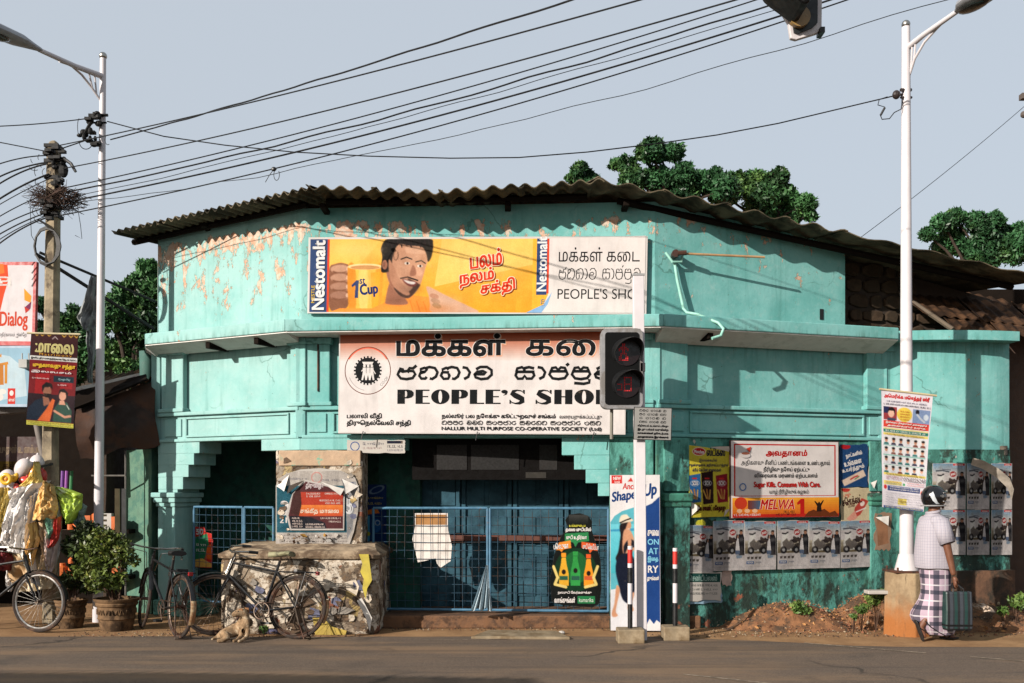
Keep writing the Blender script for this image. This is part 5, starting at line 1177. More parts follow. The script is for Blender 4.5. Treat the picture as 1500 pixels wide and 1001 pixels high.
def rrect(cx, cz, w, h, r, n=5):
    p = []
    for (sx, sz, a) in ((1, 1, 0), (-1, 1, 90), (-1, -1, 180), (1, -1, 270)):
        for i in range(n + 1): t = R(a + 90 * i / n); p.append((cx + sx * (w - r) + r * math.cos(t), cz + sz * (h - r) + r * math.sin(t)))
    return p
hd = MB(); hd.prism(rrect(hc.x, hc.z, HW, HH, .07), hc.y - .0, hc.y + .12); hd.build('housing', M('weathered grey housing', (140, 140, 142), .6, var=.12, second=(116, 112, 108)), sp, bevel=.012)
mb = MB(); mb.prism(rrect(hc.x, hc.z, HW - .045, HH - .045, .03), hc.y - .012, hc.y + .0); mb.build('front_panel', M('matt black panel', (10, 11, 12), .7, spec=.1), sp)
LEDM = M('dark lens', (24, 8, 8), .25)
def emis(name, rgb, st):
    m, n = newmat(name); n.b.inputs['Base Color'].default_value = (*lin(rgb), 1); n.b.inputs['Emission Color'].default_value = (*lin(rgb), 1); n.b.inputs['Emission Strength'].default_value = st; return m
RED = emis('lit red dots', (210, 24, 32), .12)
for k, cz in enumerate((hc.z + .17, hc.z - .17)):
    c = Vector((hc.x + .045, hc.y - .012, cz)); mb = MB()
    mb.tube([c + Vector((0, -.012, 0)), c], .145, 24); ln_ = mb.build('lens', LEDM, sp)
    vz = MB(); n = 22; L = .26     # hood: open tube cut away below
    for i in range(n + 1):
        a = R(-30 + 240 * i / n); e = L * (.35 + .65 * max(0, math.sin(a)))
        for r_ in (.155, .148):
            vz.v += [c + Vector((r_ * math.cos(a), 0, r_ * math.sin(a))), c + Vector((r_ * math.cos(a) * .97 + .05 * e / L, -e, r_ * math.sin(a) * .97 - .02))]
    for i in range(n):
        k_ = 4 * i
        for q in ((k_, k_ + 4, k_ + 5, k_ + 1), (k_ + 2, k_ + 3, k_ + 7, k_ + 6), (k_ + 1, k_ + 5, k_ + 7, k_ + 3)): vz.f.append(q); vz.m.append(0)
    vz.build('visor', M('black hood plastic', (20, 21, 23), .5, var=.1, spec=.25), ln_)
    g = MB(); dots = []
    if k == 0:
        shape = ['..##..', '..##..', '.####.', '######', '#.##.#', '..##..', '.####.', '.#..#.', '##..##', '##..##', '######']
        for j, row in enumerate(shape):
            for i, ch in enumerate(row):
                if ch == '#': dots.append((-.075 + i * .018, .085 - j * .017))
    else:
        for (a, b, c_, d) in ((-.02, .07, .05, .07), (-.02, 0, .05, 0), (-.02, -.07, .05, -.07), (-.02, -.07, -.02, .07), (.05, -.07, .05, .07), (-.09, 0, -.05, 0), (-.09, -.06, -.05, -.06), (-.05, -.06, -.05, 0)):
            m_ = max(2, int(math.hypot(c_ - a, d - b) / .016))
            for i in range(m_ + 1): dots.append((a + (c_ - a) * i / m_, b + (d - b) * i / m_))
    for a, b in dots: g.ell((c.x + a, c.y - .014, c.z + b), (.007, .003, .007), 6)
    gl = g.build('red_figure' if k == 0 else 'red_digits', RED, ln_)
mb = MB()
for z in (hc.z + HH - .02, hc.z - HH + .03): mb.box(hc.x + .1, xt + .02, hc.y + .05, YP - w, z - .02, z + .02)
mb.box(hc.x + .2, hc.x + .25, hc.y - .0, hc.y + .1, hc.z - .03, hc.z + .06); mb.build('clamp', M('dark bracket', (56, 56, 58), .6), sp)
st = MB(); p0, p1 = at(896, 597, YP), at(900, 642, 10.95); st.tube([p0, p0 + Vector((0, .02, -.34))], .02, 6); st.build('bracket_strip', M('worn metal strip', (120, 116, 104), .6), sp)
# the small rule plate on the post
pc = at(956, 621, YP - .09)
o = thing('rule_plate', pc, 'small grey plate of black text bolted to the signal post', 'sign'); o.rotation_euler = (0, R(1.5), R(3))
p = Print((928, 597, 984, 645), .41, .35, y=-.006); mb = MB(); mb.box(-.205, .205, -.006, .0, -.175, .175); mb.build('sheet', BLK, o, world=False)
p.rect(929, 598, 983, 644, (160, 158, 154))
q = ['na', 'pa', 'ra', ' ', 'ma', 'aa', 'ra', 'va', ' ', 'ta']
for i in range(4): sinhala(p, q[i % 3:] + q[:i % 2], 936, 600.5 + i * 5.5, 976, 603.6 + i * 5.5, .8, K_)
for i, t in enumerate(('வீதியைக் கடக்கும் போது', 'இடது பக்கம் வருகின்ற', 'வாகனங்கள் தொடர்பாக', 'அவதானமாக இருக்கவும்')): p.text(t, 934, 622.5 + i * 5.4, 979, 626.6 + i * 5.4, K_, .05)
p.build('print', INK, o)
# ---- striped bollards in concrete blocks
for (px, ptop, pbot, Y, lb) in ((923, 800, 937, 10.55, 'striped red, black and white bollard in a concrete block in front of the drink sign'), (989, 803, 937, 10.75, 'striped red, black and white bollard in a concrete block right of the signal post')):
    b = at(px, pbot, Y); b.z = 0; t_ = at(px, ptop, Y)
    o = thing('striped_bollard', b, lb, 'bollard', 'striped bollards beside the signal post')
    mb = MB(); mb.box(b.x - .14, b.x + .14, b.y - .12, b.y + .12, 0, .15); mb.build('block', CONC, o, bevel=.012)
    z = .15; cols = [WHITEM, BLK, WHITEM, BLK, WHITEM, M('red paint', (196, 44, 34), .5), WHITEM]; hs = [.0, .28, .24, .18, .05, .16, .04]
    tot = sum(hs); 
    for c, h in zip(cols, hs):
        h *= (t_.z - .15) / tot
        if h <= 0: continue
        mb = MB(); mb.lathe([(.026, z), (.026, z + h)], (b.x, b.y, 0), 14); mb.build('band', c, o, smooth=True); z += h
tag(MB().lathe([(.015, 0), (.03, .015), (.02, .035), (.005, .04)], at(920, 927, 10.95).xy.to_3d() + Vector((-.72, .2, 0)), 8, sx=1.4).build('pebble', PAPER), 'small white crumpled scrap lying before the shop step', 'litter')

# ---- street lamps
def lamp(base, top, Y, rb, rt, head_pts, brace, label, sgn, headw=.16):
    b, t = at(*base, Y), at(*top, Y)
    o = thing('street_lamp', (b.x, Y, b.z), label, 'street lamp', 'white street lamps with curved brackets')
    mb = MB(); n = 7; mb.tube([b.lerp(t, i / n) for i in range(n + 1)], [rb + (rt - rb) * i / n for i in range(n + 1)], 18); mb.build('post', WHITEM, o, smooth=True)
    mb = MB(); mb.ell(t + Vector((0, 0, .03)), .048, 14); mb.build('ball_cap', CHRM, o, smooth=True)
    arm = [at(x, y, Y + dy) for x, y, dy in head_pts]; mb = MB(); mb.tube(arm[:-1], [.036, .03, .026, .024][:len(arm) - 1], 10); mb.build('arm', WHITEM, o, smooth=True)
    br = [at(x, y, Y + dy) for x, y, dy in brace]; mb = MB(); mb.tube(br, .014, 8)
    for (f, g_) in ((.30, .30), (.52, .52)):
        A1 = arm[0].lerp(arm[1], f * 1.0); k = f * (len(br) - 1); i = int(k); B1 = br[i].lerp(br[i + 1], k - i); 
        best = min((br[j].lerp(br[j + 1], s_ / 8) for j in range(len(br) - 1) for s_ in range(9)), key=lambda v: abs(v.x - A1.x)); mb.tube([A1, best], .011, 6)
    mb.build('brace', WHITEM, o, smooth=True)
    h0, h1 = arm[-2], arm[-1]; d = h1 - h0; L = d.length; hd = MB(); d.normalize(); sd = d.cross(Vector((0, 0, 1))).normalized(); up = sd.cross(d).normalized()
    if up.z < 0: up = -up
    rings = []
    for t_, w_, hh in ((-.02, .03, .03), (.1, .06, .05), (.28, .12, .08), (.6, .15, .09), (.9, .14, .07), (1.0, .08, .03)):
        c = h0 + d * (t_ * L); rings.append([c + sd * (w_ * math.cos(a)) + up * (hh * (math.sin(a) if math.sin(a) > 0 else math.sin(a) * .55)) for a in [2 * math.pi * i / 14 for i in range(14)]])
    loft(hd, rings); hl = hd.build('lamp_head', M('lamp head grey', (150, 152, 156), .45), o, smooth=True)
    mb = MB(); c = h0 + d * (.58 * L) - up * .045; r_ = Matrix((sd, d, up)).transposed(); mb.ell(c, (.10, .2, .03), 14, rot=r_); mb.build('lens', M('smoked lamp glass', (50, 52, 50), .2), hl, smooth=True)
    return o
o = lamp((143, 915), (151, 86), 12.2, .062, .036, [(150, 112, 0), (110, 97, -.4), (57, 73, -1.0), (-60, 26, -2.2)], [(149, 150, 0), (134, 128, -.1), (120, 110, -.2), (104, 96, -.4), (87, 90, -.6)], 'white street lamp reaching off to the upper left beside the leaning concrete pole', -1)
o = lamp((1328, 838), (1327, 40), 11.15, .078, .045, [(1330, 70, 0), (1352, 52, -.25), (1402, 17, -.7), (1445, -8, -1.1)], [(1331, 114, 0), (1340, 86, -.1), (1354, 62, -.25), (1372, 42, -.4), (1380, 34, -.5)], 'white street lamp standing on a rust stained concrete footing, reaching to the upper right', 1)
rt_lamp = o
# concrete footing (octagonal, rust stained) and base plate
fb = at(1328, 908, 11.15); zt = at(1328, 838, 11.15).z
mb = MB(); mb.lathe([(.26, -.02), (.25, .3), (.245, zt)], (fb.x, 11.15, 0), 8)
fm, n = newmat('rust stained concrete'); v = n.pos(); c_ = n.mix(n.ramp(n.noise(v, 5, 6, .65), .35, .65), lin((134, 112, 84)), lin((164, 142, 110))); c_ = n.mix(n.ramp(n.math('ADD', n.z(v), n.math('MULTIPLY', n.noise(n.scl(v, 2, 2, 1), 3, 6, .7), .5)), .75, .35), c_, lin((160, 98, 44))); c_ = n.mix(n.ramp(n.noise(n.scl(v, 6, 6, 1), 2, 5, .7), .56, .68, 0, .7), c_, lin((74, 58, 40))); n.ln(c_, n.b.inputs['Base Color']); n.b.inputs['Roughness'].default_value = .9; n.bump(n.noise(v, 26, 6, .7), .6, .01)
mb.build('footing', fm, o, bevel=.012)
mb = MB(); mb.box(fb.x - .2, fb.x + .2, 10.95, 11.35, zt + .002, zt + .022)
for sx in (-1, 1):
    for sy in (-1, 1): mb.lathe([(.012, zt + .02), (.012, zt + .06)], (fb.x + .16 * sx, 11.15 + .16 * sy, 0), 6)
mb.build('base_plate', RUST, o)
mb = MB(); mb.lathe([(.13, zt + .022), (.085, zt + .20)], (fb.x, 11.15, 0), 16); mb.build('base_collar', WHITEM, o, smooth=True)
def clutter(mb, c, s, n, seed):
    r = random.Random(seed)
    for i in range(n):
        q = Vector(c) + Vector((r.uniform(-1, 1), r.uniform(-.5, .5), r.uniform(-1, 1))) * s
        if r.random() < .5: mb.ell(q, (r.uniform(.02, .05), .03, r.uniform(.02, .05)), 8)
        else: mb.box(q.x - .04, q.x + .04, q.y - .03, q.y + .03, q.z - .015, q.z + .02)
def loopw(mb, c, rx, rz, a0, a1, r=.006, tilt=0):
    mb.tube([Vector(c) + Vector((rx * math.cos(R(a0 + (a1 - a0) * i / 12)), tilt * i / 12, rz * math.sin(R(a0 + (a1 - a0) * i / 12)))) for i in range(13)], r, 5)
mb = MB(); a = at(1313, 139, 11.1); mb.ell(a, (.045, .045, .05), 12); mb.tube([a, at(1327, 139, 11.15)], .014, 6); mb.tube([at(1320, 132, 11.1), at(1334, 132, 11.2)], .02, 8); mb.tube([at(1320, 143, 11.1), at(1335, 143, 11.2)], .015, 8)
mb.build('insulator', M('dark insulator', (44, 34, 32), .4), rt_lamp)
mb = MB(); mb.tube([at(1300, 142, 11.1), at(1288, 146, 11.1), at(1286, 154, 11.1), at(1296, 157, 11.1), at(1290, 170, 11.1), at(1292, 175, 11.1), at(1303, 174, 11.1), at(1310, 165, 11.1), at(1320, 160, 11.1), at(1322, 148, 11.12)], .006, 5); mb.build('loose_wire', BLK, rt_lamp); mb = MB(); mb.tube([at(1296, 158, 11.1), at(1290, 169, 11.1)], .013, 6); mb.build('wire_splice', BLK, rt_lamp)

# ---- concrete utility pole with nest, clamps and cable coil
YU = 12.1
ub, ut = at(75, 915, YU), at(79, 214, YU)
up_ = thing('utility_pole', (ub.x, YU, 0), 'old square concrete pole carrying cables, a twig nest and a black cable coil', 'utility pole')
mb = MB(); wb, wt = .078, .07; rings = []
for z, w_, x in ((0, .085, ub.x), (2.2, .08, ub.x * .35 + ut.x * .65 - .03), (ut.z - .02, wt, ut.x), (ut.z + .04, .045, ut.x), (ut.z + .06, .02, ut.x)):
    rings.append([(x + sx * w_, YU + sy * w_, z) for sx, sy in ((-1, -.6), (-.6, -1), (.6, -1), (1, -.6), (1, .6), (.6, 1), (-.6, 1), (-1, .6))])
loft(mb, rings); mb.build('pole_shaft', M('pitted pole concrete', (150, 136, 112), .9, var=.35, scale=6, bump=.7, second=(96, 84, 68), thr=(.5, .62)), up_)
mb = MB()
for y in (216, 238, 262, 303, 318): 
    z = at(79, y, YU).z; mb.box(ut.x - .085, ut.x + .085, YU - .085, YU + .085, z - .02, z + .02); mb.build('strap', M('black fittings', (13, 13, 13), .6, spec=.2), up_); mb = MB()
for c_, s_, n_, k_ in ((at(80, 232, YU - .12), .11, 16, 1), (at(82, 268, YU - .1), .08, 8, 2), (at(72, 308, YU - .12), .12, 14, 3)): mb = MB(); clutter(mb, c_, s_, n_, k_); tag(mb.build('cable_fittings', M('black fittings', (13, 13, 13), .6, spec=.2), up_), kind='stuff')
mb = MB(); mb.ell(at(93, 250, YU - .1), (.06, .04, .09), 10); mb.build('insulator', M('black fittings', (13, 13, 13), .6, spec=.2), up_)
mb = MB()
for i in range(4): loopw(mb, at(67.5 + i * .6, 361, YU - .12 - i * .012), .135 + i * .008, .235 - i * .008, 0, 360, .012)
mb.tube([at(56, 322, YU - .1), at(66, 328, YU - .12), at(80, 344, YU - .12)], .014, 6); mb.build('cable_coil', BLK, up_, smooth=True)
mb = MB(); mb.tube([at(84, 235, YU - .1), at(94, 233, YU - .15), at(104, 240, YU - .2), at(111, 252, YU - .2)], [.03, .022, .02, .016], 8); mb.build('cable_stub', BLK, up_, smooth=True); mb = MB()
for i in range(12):
    c = at(rnd(50, 72), rnd(228, 330), YU - .1); loopw(mb, c, rnd(.04, .12), rnd(.04, .1), rnd(0, 200), rnd(220, 420), .004, rnd(-.05, .05))
tag(mb.build('loose_wires', BLK, up_), kind='stuff'); mb = MB(); mb.tube([at(44, 300, YU), at(46, 345, YU), at(52, 356, YU)], .004, 5); mb.build('loose_wire', BLK, up_); mb = MB(); mb.tube([at(113, 300, YU), at(118, 330, YU), at(120, 350, YU), at(110, 345, YU)], .004, 5); mb.build('loose_wire', BLK, up_)
nest = MB()
for i in range(420):
    a = rnd(0, 6.3); rr = .22 * math.sqrt(random.random()); c = at(86, 292, YU - .03) + Vector((rr * math.cos(a) * 1.25 - .03, rr * math.sin(a) * .8, rnd(-.15, .15) * (1 - rr * 2)))
    d = Vector((rnd(-1, 1), rnd(-.6, .6), rnd(-.45, .35))).normalized() * rnd(.06, .17); q = c + d * .5 + Vector((0, 0, rnd(-.03, .02))); nest.tube([c - d, q, c + d * 1.1], rnd(.002, .0045), 3, cap=False)
tag(nest.build('bird_nest', M('dry twigs', (66, 46, 36), .9, var=.4, scale=30)), 'ragged brown nest of twigs wedged on the concrete pole', 'nest')
# lamp post fittings
mb = MB(); clutter(mb, at(139, 172, 12.1), .07, 8, 5); clutter(mb, at(130, 202, 12.1), .11, 14, 6); mb.tube([at(122, 200, 12.1), at(134, 178, 12.1)], .02, 6); mb.tube([at(136, 169, 12.15), at(158, 169, 12.15)], .018, 6); mb.tube([at(134, 180, 12.15), at(156, 180, 12.15)], .012, 6)
loopw(mb, at(126, 208, 12.1), .08, .09, 180, 360, .005); loopw(mb, at(158, 205, 12.1), .035, .06, 90, 300, .004); loopw(mb, at(116, 186, 12.1), .02, .1, 90, 270, .004)
tag(mb.build('cable_clamps', M('black fittings', (13, 13, 13), .6, spec=.2)), 'black tangle of cable clamps strapped round the left lamp post', 'cable clamps')

# ---- overhead cables, each a thing of its own
CAB = M('black cable', (14, 15, 18), .5)
used = {}
def cable(a, b, sag, r, label, wob=0.):
    """a, b = (px, py, depth); extended straight beyond the frame where they leave it"""
    A_, B_ = at(*a), at(*b); n = 40; pts = []
    for i in range(n + 1):
        t = i / n; p = A_.lerp(B_, t); p.z -= sag * 4 * t * (1 - t); p.z += wob * noise.noise(Vector((t * 14, r * 100, a[1] * .1))); pts.append(p)
    mb = MB(); mb.tube(pts, r * .8, 6); tag(mb.build('overhead_cable', CAB, smooth=True), label, 'cable', 'overhead cables')
Z1, Z2 = 12.0, 10.0
L_ = [((162, 205, 12.1), (842, -2, 7.2), .03, .0095, 'twisted black cable leaving the left lamp post, uppermost across the sky', .01),
      ((88, 213, Z1), (945, -2, 7.0), .05, .008, 'black cable second from the top, crossing the sky from the concrete pole', 0),
      ((88, 248, Z1), (1085, -2, 7.2), .08, .008, 'thin cable under the second one, running to the picture top near its middle right', .0),
      ((92, 276, Z1), (1120, -4, Z2), .11, .0085, 'cable third from the top in the long bundle over the roof', 0),
      ((96, 282, Z1), (1165, -4, Z2), .12, .011, 'thick wavy cable in the middle of the long bundle over the roof', .02),
      ((98, 290, Z1), (1185, -2, Z2), .115, .005, 'thin cable just under the thick wavy one', .02),
      ((98, 296, Z1), (1235, -6, Z2), .14, .012, 'thick cable low in the bundle, meeting the hanging signal', 0),
      ((88, 316, Z1), (1250, -3, Z2), .16, .009, 'lowest long cable of the bundle, grazing the roof line at the left', 0),
      ((100, 300, Z1), (1395, -3, 8.6), .22, .0045, 'thin wavy cable passing in front of the hanging signal', .03),
      ((160, 181, 11.2), (1300, 143, 11.1), .0, .006, '', 0)]
for a, b, s_, r_, lb, wb in L_[:-1]: cable(a, b, s_, r_, lb, wb)
mb = MB(); pts = []
for (x, y) in ((157, 178), (240, 200), (330, 213), (430, 223), (540, 229), (660, 232), (760, 231), (860, 223), (960, 211), (1050, 198), (1140, 181), (1220, 162), (1300, 143), (1312, 140)): pts.append(at(x, y, 12.15 - .00087 * (x - 150)))
mb.tube(pts, .007, 6); tag(mb.build('overhead_cable', CAB, smooth=True), 'sagging cable strung between the two white lamp posts', 'cable', 'overhead cables')
for a, b, s_, r_, lb in (((-30, 186, 11.9), (134, 173, 12.1), .02, .008, 'short cable entering at the left edge to the lamp post clamps'),
      ((-30, 203, 11.9), (68, 222, Z1), .0, .008, 'short cable entering at the left edge to the concrete pole top'),
      ((-30, 252, 11.9), (74, 228, Z1), -.05, .009, 'short cable rising from the left edge to the pole top'),
      ((-30, 275, 11.9), (70, 238, Z1), -.05, .012, 'thick short cable rising to the pole below its top'),
      ((-30, 290, 11.9), (70, 240, Z1), -.06, .012, 'thick short cable, second rising to the pole below its top'),
      ((-30, 312, 11.9), (72, 255, Z1), -.04, .014, 'thickest short cable left of the nest'),
      ((-30, 318, 11.9), (72, 262, Z1), -.02, .007, 'thin cable under the thickest one left of the nest'),
      ((-30, 336, 11.9), (66, 285, Z1), -.03, .008, 'short cable ending in the nest'),
      ((-30, 350, 11.9), (72, 303, Z1), -.04, .009, 'short cable ending just below the nest'),
      ((-30, 362, 11.9), (74, 310, Z1), -.04, .01, 'short cable above the coil, upper of the low ones'),
      ((-30, 372, 11.9), (76, 314, Z1), -.05, .007, 'thin short cable above the coil'),
      ((-30, 382, 11.9), (66, 320, Z1), -.06, .011, 'lowest short cable reaching the coil'),
      ((134, 203, 12.05), (84, 220, Z1), .0, .009, 'short cable between the lamp post clamps and the concrete pole'),
      ((1250, 356, 12.0), (1512, 146, 14), .04, .005, 'thin cable from the right roof edge up to the right picture edge')):
    cable(a, b, s_, r_, lb)
mb = MB(); c = at(401, 248, 10.6); mb.ell(c, (.03, .02, .025), 8); mb.tube([c, c + Vector((-.05, 0, -.07)), c + Vector((-.09, 0, -.14))], .004, 5); loopw(mb, c + Vector((.03, 0, -.06)), .03, .06, 90, 400, .004)
tag(mb.build('cable_tie', BLK), 'small black knot of wire hanging on the lowest cable above the roof', 'cable tie')
# two dark stay struts behind the concrete pole
for i, (a, b, lb) in enumerate((((58, 370), (228, 442), 'upper dark strut slanting from the concrete pole to the shop corner'), ((52, 372), (225, 482), 'lower dark strut slanting from the concrete pole to the shop corner'))):
    mb = MB(); mb.tube([at(*a, 12.3), at(*b, 13.4)], (.018, .024)[i], 8); tag(mb.build('stay_strut', M('dark pipe', (40, 38, 38), .6)), lb, 'strut', 'stay struts')
# ---- hanging vehicle signal, top edge of the picture
hg = thing('hanging_signal', at(1180, -60, 7.2), 'upside hanging traffic signal with white-edged backboard cut by the picture top', 'traffic signal')
ol = [(1120, -150), (1206, -150), (1204, 40), (1198, 48), (1166, 58), (1158, 56), (1155, 34), (1130, -6)]
mb = MB(); mb.prism([(at(x, y, 7.2).x, at(x, y, 7.2).z) for x, y in ol], 7.2, 7.24); mb.build('backboard', M('white board edge', (206, 200, 200), .5), hg, bevel=.008)
ol2 = [(1128, -150), (1199, -150), (1197, 34), (1190, 41), (1168, 50), (1163, 48), (1160, 28), (1136, -8)]
mb = MB(); mb.prism([(at(x, y, 7.19).x, at(x, y, 7.19).z) for x, y in ol2], 7.18, 7.199); mb.build('front_panel', M('dark green black panel', (28, 34, 34), .5), hg)
mb = MB(); c = at(1170, 27, 7.17); mb.tube([c + Vector((0, .0, 0)), c + Vector((0, -.04, 0))], .075, 20); mb.build('lens', M('amber unlit glass', (150, 120, 70), .25), hg, smooth=True)
mb = MB(); mb.prism([(at(x, y, 7.1).x, at(x, y, 7.1).z) for x, y in ((1112, -60), (1114, -14), (1122, -2), (1136, 10), (1150, 20), (1164, 30), (1172, 27), (1178, 10), (1180, -60))], 6.85, 7.17); mb.build('visor', M('black visor', (16, 17, 19), .5, spec=.2), hg, bevel=.02)
mb = MB(); c = at(1202, 47, 7.2); mb.box(c.x - .012, c.x + .02, 7.16, 7.26, c.z - .02, c.z + .02); mb.build('latch', BLK, hg)
mb = MB(); mb.tube([at(1180, -150, 7.3), at(1180, -420, 7.3), at(1700, -420, 7.3)], .06, 10); mb.build('mast_arm', WHITEM, hg, smooth=True)
# insulator stub entering at the right edge
mb = MB(); mb.box(at(1495, 150, 14).x, at(1530, 150, 14).x, 13.95, 14.05, at(0, 146, 14).z, at(0, 138, 14).z); mb.ell(at(1500, 168, 14), .05, 8); mb.tube([at(1522, 120, 14), at(1522, 925, 14)], .1, 8)
tag(mb.build('utility_pole', M('pole end grey', (90, 80, 74), .7)), 'far pole fitting just entering at the right picture edge', 'utility pole')

# ---- banner on the right lamp
def hang_banner(name, label, Y, quad, mat, box, art, rod=None, group=None, bend=.03, grain=4):
    """cloth banner between px corners (tl, tr, br, bl)"""
    tl, tr, br, bl = [at(x, y, Y) for x, y in quad]; nx, nz = 8, 14
    o = thing(name, (tl + br) / 2, label, 'banner', group); c0 = Vector(o.location)
    def W(u, v): 
        p = (tl * (1 - u) + tr * u) * (1 - v) + (bl * (1 - u) + br * u) * v
        return p + Vector((0, -bend * (math.sin(u * 5 + v * 3) * v + .5 * math.sin(v * 9 + u)), 0))
    mb = MB()
    for s_ in (0, .004):
        for j in range(nz + 1):
            for i in range(nx + 1): mb.v.append(W(i / nx, j / nz) + Vector((0, s_, 0)))
    q = (nx + 1) * (nz + 1)
    for j in range(nz):
        for i in range(nx):
            a = j * (nx + 1) + i; mb.f.append((a, a + 1, a + nx + 2, a + nx + 1)); mb.f.append((q + a, q + a + nx + 1, q + a + nx + 2, q + a + 1)); mb.m += [0, 0]
    mb.build('sheet', mat, o)
    x0, y0, x1, y1 = box; p = Print(box, 1, 1, y=0, gap=.00012)
    p.warp = lambda a, y, b: tuple(W(a + .5, .5 - b) + Vector((0, -.004 + y, 0)) - c0)
    ra = Raster(box, (200, 196, 200), 1.0); art(ra); ra.finish(p, INK, o, grain=grain); p.build('print', INK, o)
    if rod: mb = MB(); mb.tube([at(*rod[0], Y - .01), at(*rod[1], Y - .01)], .012, 8); mb.build('rod', M('bamboo rod', (190, 176, 140), .6), o, smooth=True)
    return o
def art_r(p):
    # fine pieces so that the print follows the cloth
    def gr(x0, y0, x1, y1, c):
        n = max(1, int((x1 - x0) / 10)); m = max(1, int((y1 - y0) / 12)); p.k += 1; k0 = p.k
        for i in range(n):
            for j in range(m): p.k = k0 - 1; p.rect(x0 + (x1 - x0) * i / n, y0 + (y1 - y0) * j / m, x0 + (x1 - x0) * (i + 1) / n, y0 + (y1 - y0) * (j + 1) / m, c)
    gr(0, 0, 78, 178, (222, 216, 222))
    p.text('அமெரிக்க மொத்தர் ஸ்ரீ!', 4, 4, 74, 12, (206, 60, 60), .04); p.scribble(8, 14, 70, 16.4, (90, 80, 110), 1); p.scribble(3, 18.5, 76, 21, (60, 50, 70), 2)
    gr(3, 24, 24, 44, (150, 60, 64)); gr(3, 24, 12, 34, (40, 44, 80)); p.ell(15, 33, 5, 7, (224, 178, 156), 14); p.poly([(10, 33), (11, 26), (17, 24), (21, 28), (21, 38), (19, 30), (12, 30)], (34, 24, 26)); gr(9, 41, 22, 46, (60, 70, 90)); gr(49, 24, 76, 45, (130, 150, 186)); p.ell(56, 28, 3, 3.5, (40, 36, 44), 10); p.ell(70, 35, 4, 4.6, (200, 210, 220), 10); p.stroke([(56, 32), (62, 38), (68, 42)], 3, (190, 196, 206)); p.ell(36, 34, 12, 11, (226, 196, 80), 18)
    for i in range(4): p.scribble(29, 28 + i * 4, 44, 30 + i * 4, (200, 90, 40), 5 + i)
    gr(3, 45, 76, 55, (214, 70, 56)); p.text('இன்றைய நிகழ்வுகள் அனைத்தும்', 6, 46, 72, 49.5, W_, .03); p.text('அனைவரும் வருக', 8, 50.5, 70, 54, W_, .03)
    gr(3, 58, 76, 62.5, (40, 124, 104)); p.scribble(5, 59, 72, 61.4, W_, 9); gr(3, 63.5, 76, 67, (226, 206, 110)); p.scribble(5, 64, 70, 66.4, (130, 90, 40), 10); gr(3, 55.8, 76, 57.6, (226, 206, 110))
    for r_ in range(4):
        for c in range(6):
            x = 8 + c * 12.2; y = 76 + r_ * 14.2; rc = random.Random(r_ * 7 + c); sh = rc.randint(-30, 20)
            gr(x - 5, y - 7, x + 5.4, y + 5.6, (214, 216, 216)); p.ell(x, y - 1.4, 2.5, 3.4, (200 + sh, 148 + sh, 124 + sh), 10); p.ell(x, y - 3.8, 2.8, 1.9, (34, 28, 28), 10); p.poly([(x - 4.6, y + 5.4), (x - 3, y + 2.2), (x + 3, y + 2.2), (x + 4.6, y + 5.4)], rc.choice([(60, 60, 80), (200, 200, 206), (120, 70, 60), (50, 110, 110)]))
        gr(3, 82.5 + r_ * 14.2, 74, 83.4 + r_ * 14.2, (60, 150, 130))
    gr(3, 124, 76, 127.5, (226, 206, 110)); p.scribble(5, 124.6, 72, 127, (120, 80, 40), 11); p.text('077 0773117', 6, 129, 36, 134, (180, 110, 120), .0); p.text('0768226243', 38, 129, 75, 135, (90, 70, 70), .0)
    gr(3, 136, 36, 142, (228, 214, 130)); p.scribble(4, 137, 34, 138.4, (190, 60, 60), 12); p.scribble(4, 139.6, 34, 141, (60, 60, 140), 13); p.scribble(44, 136.5, 74, 138, (200, 60, 60), 14); p.scribble(44, 139.8, 74, 141.3, (200, 60, 60), 15); p.ell(40, 140, 2, 2, (60, 150, 90), 10)
    gr(10, 143.5, 68, 151, (70, 84, 130)); p.scribble(13, 144.5, 65, 146.2, W_, 16); p.scribble(13, 147.6, 65, 149.4, W_, 17); p.ell(6, 146, 3, 3.4, (196, 50, 50), 12); p.ell(72, 150, 3, 3.4, (226, 90, 50), 12)
    for i in range(6): p.scribble(5, 153.5 + i * 3.6, 72, 155 + i * 3.6, (150, 148, 160), 20 + i)
    gr(30, 161, 46, 171, (226, 206, 100)); p.scribble(32, 164, 44, 168, (120, 90, 40), 30); gr(3, 174, 76, 178, (70, 90, 150)); p.scribble(5, 175, 73, 177, (220, 210, 120), 31)
hang_banner('cloth_banner', 'tall white printed banner with rows of small portraits tied to the right lamp', 10.98, [(1291, 572), (1366, 580), (1352, 750), (1292, 743)], M('banner white cloth', (176, 172, 178), .7), (0, 0, 78, 178), art_r, ((1288, 570), (1372, 580)), bend=.014)
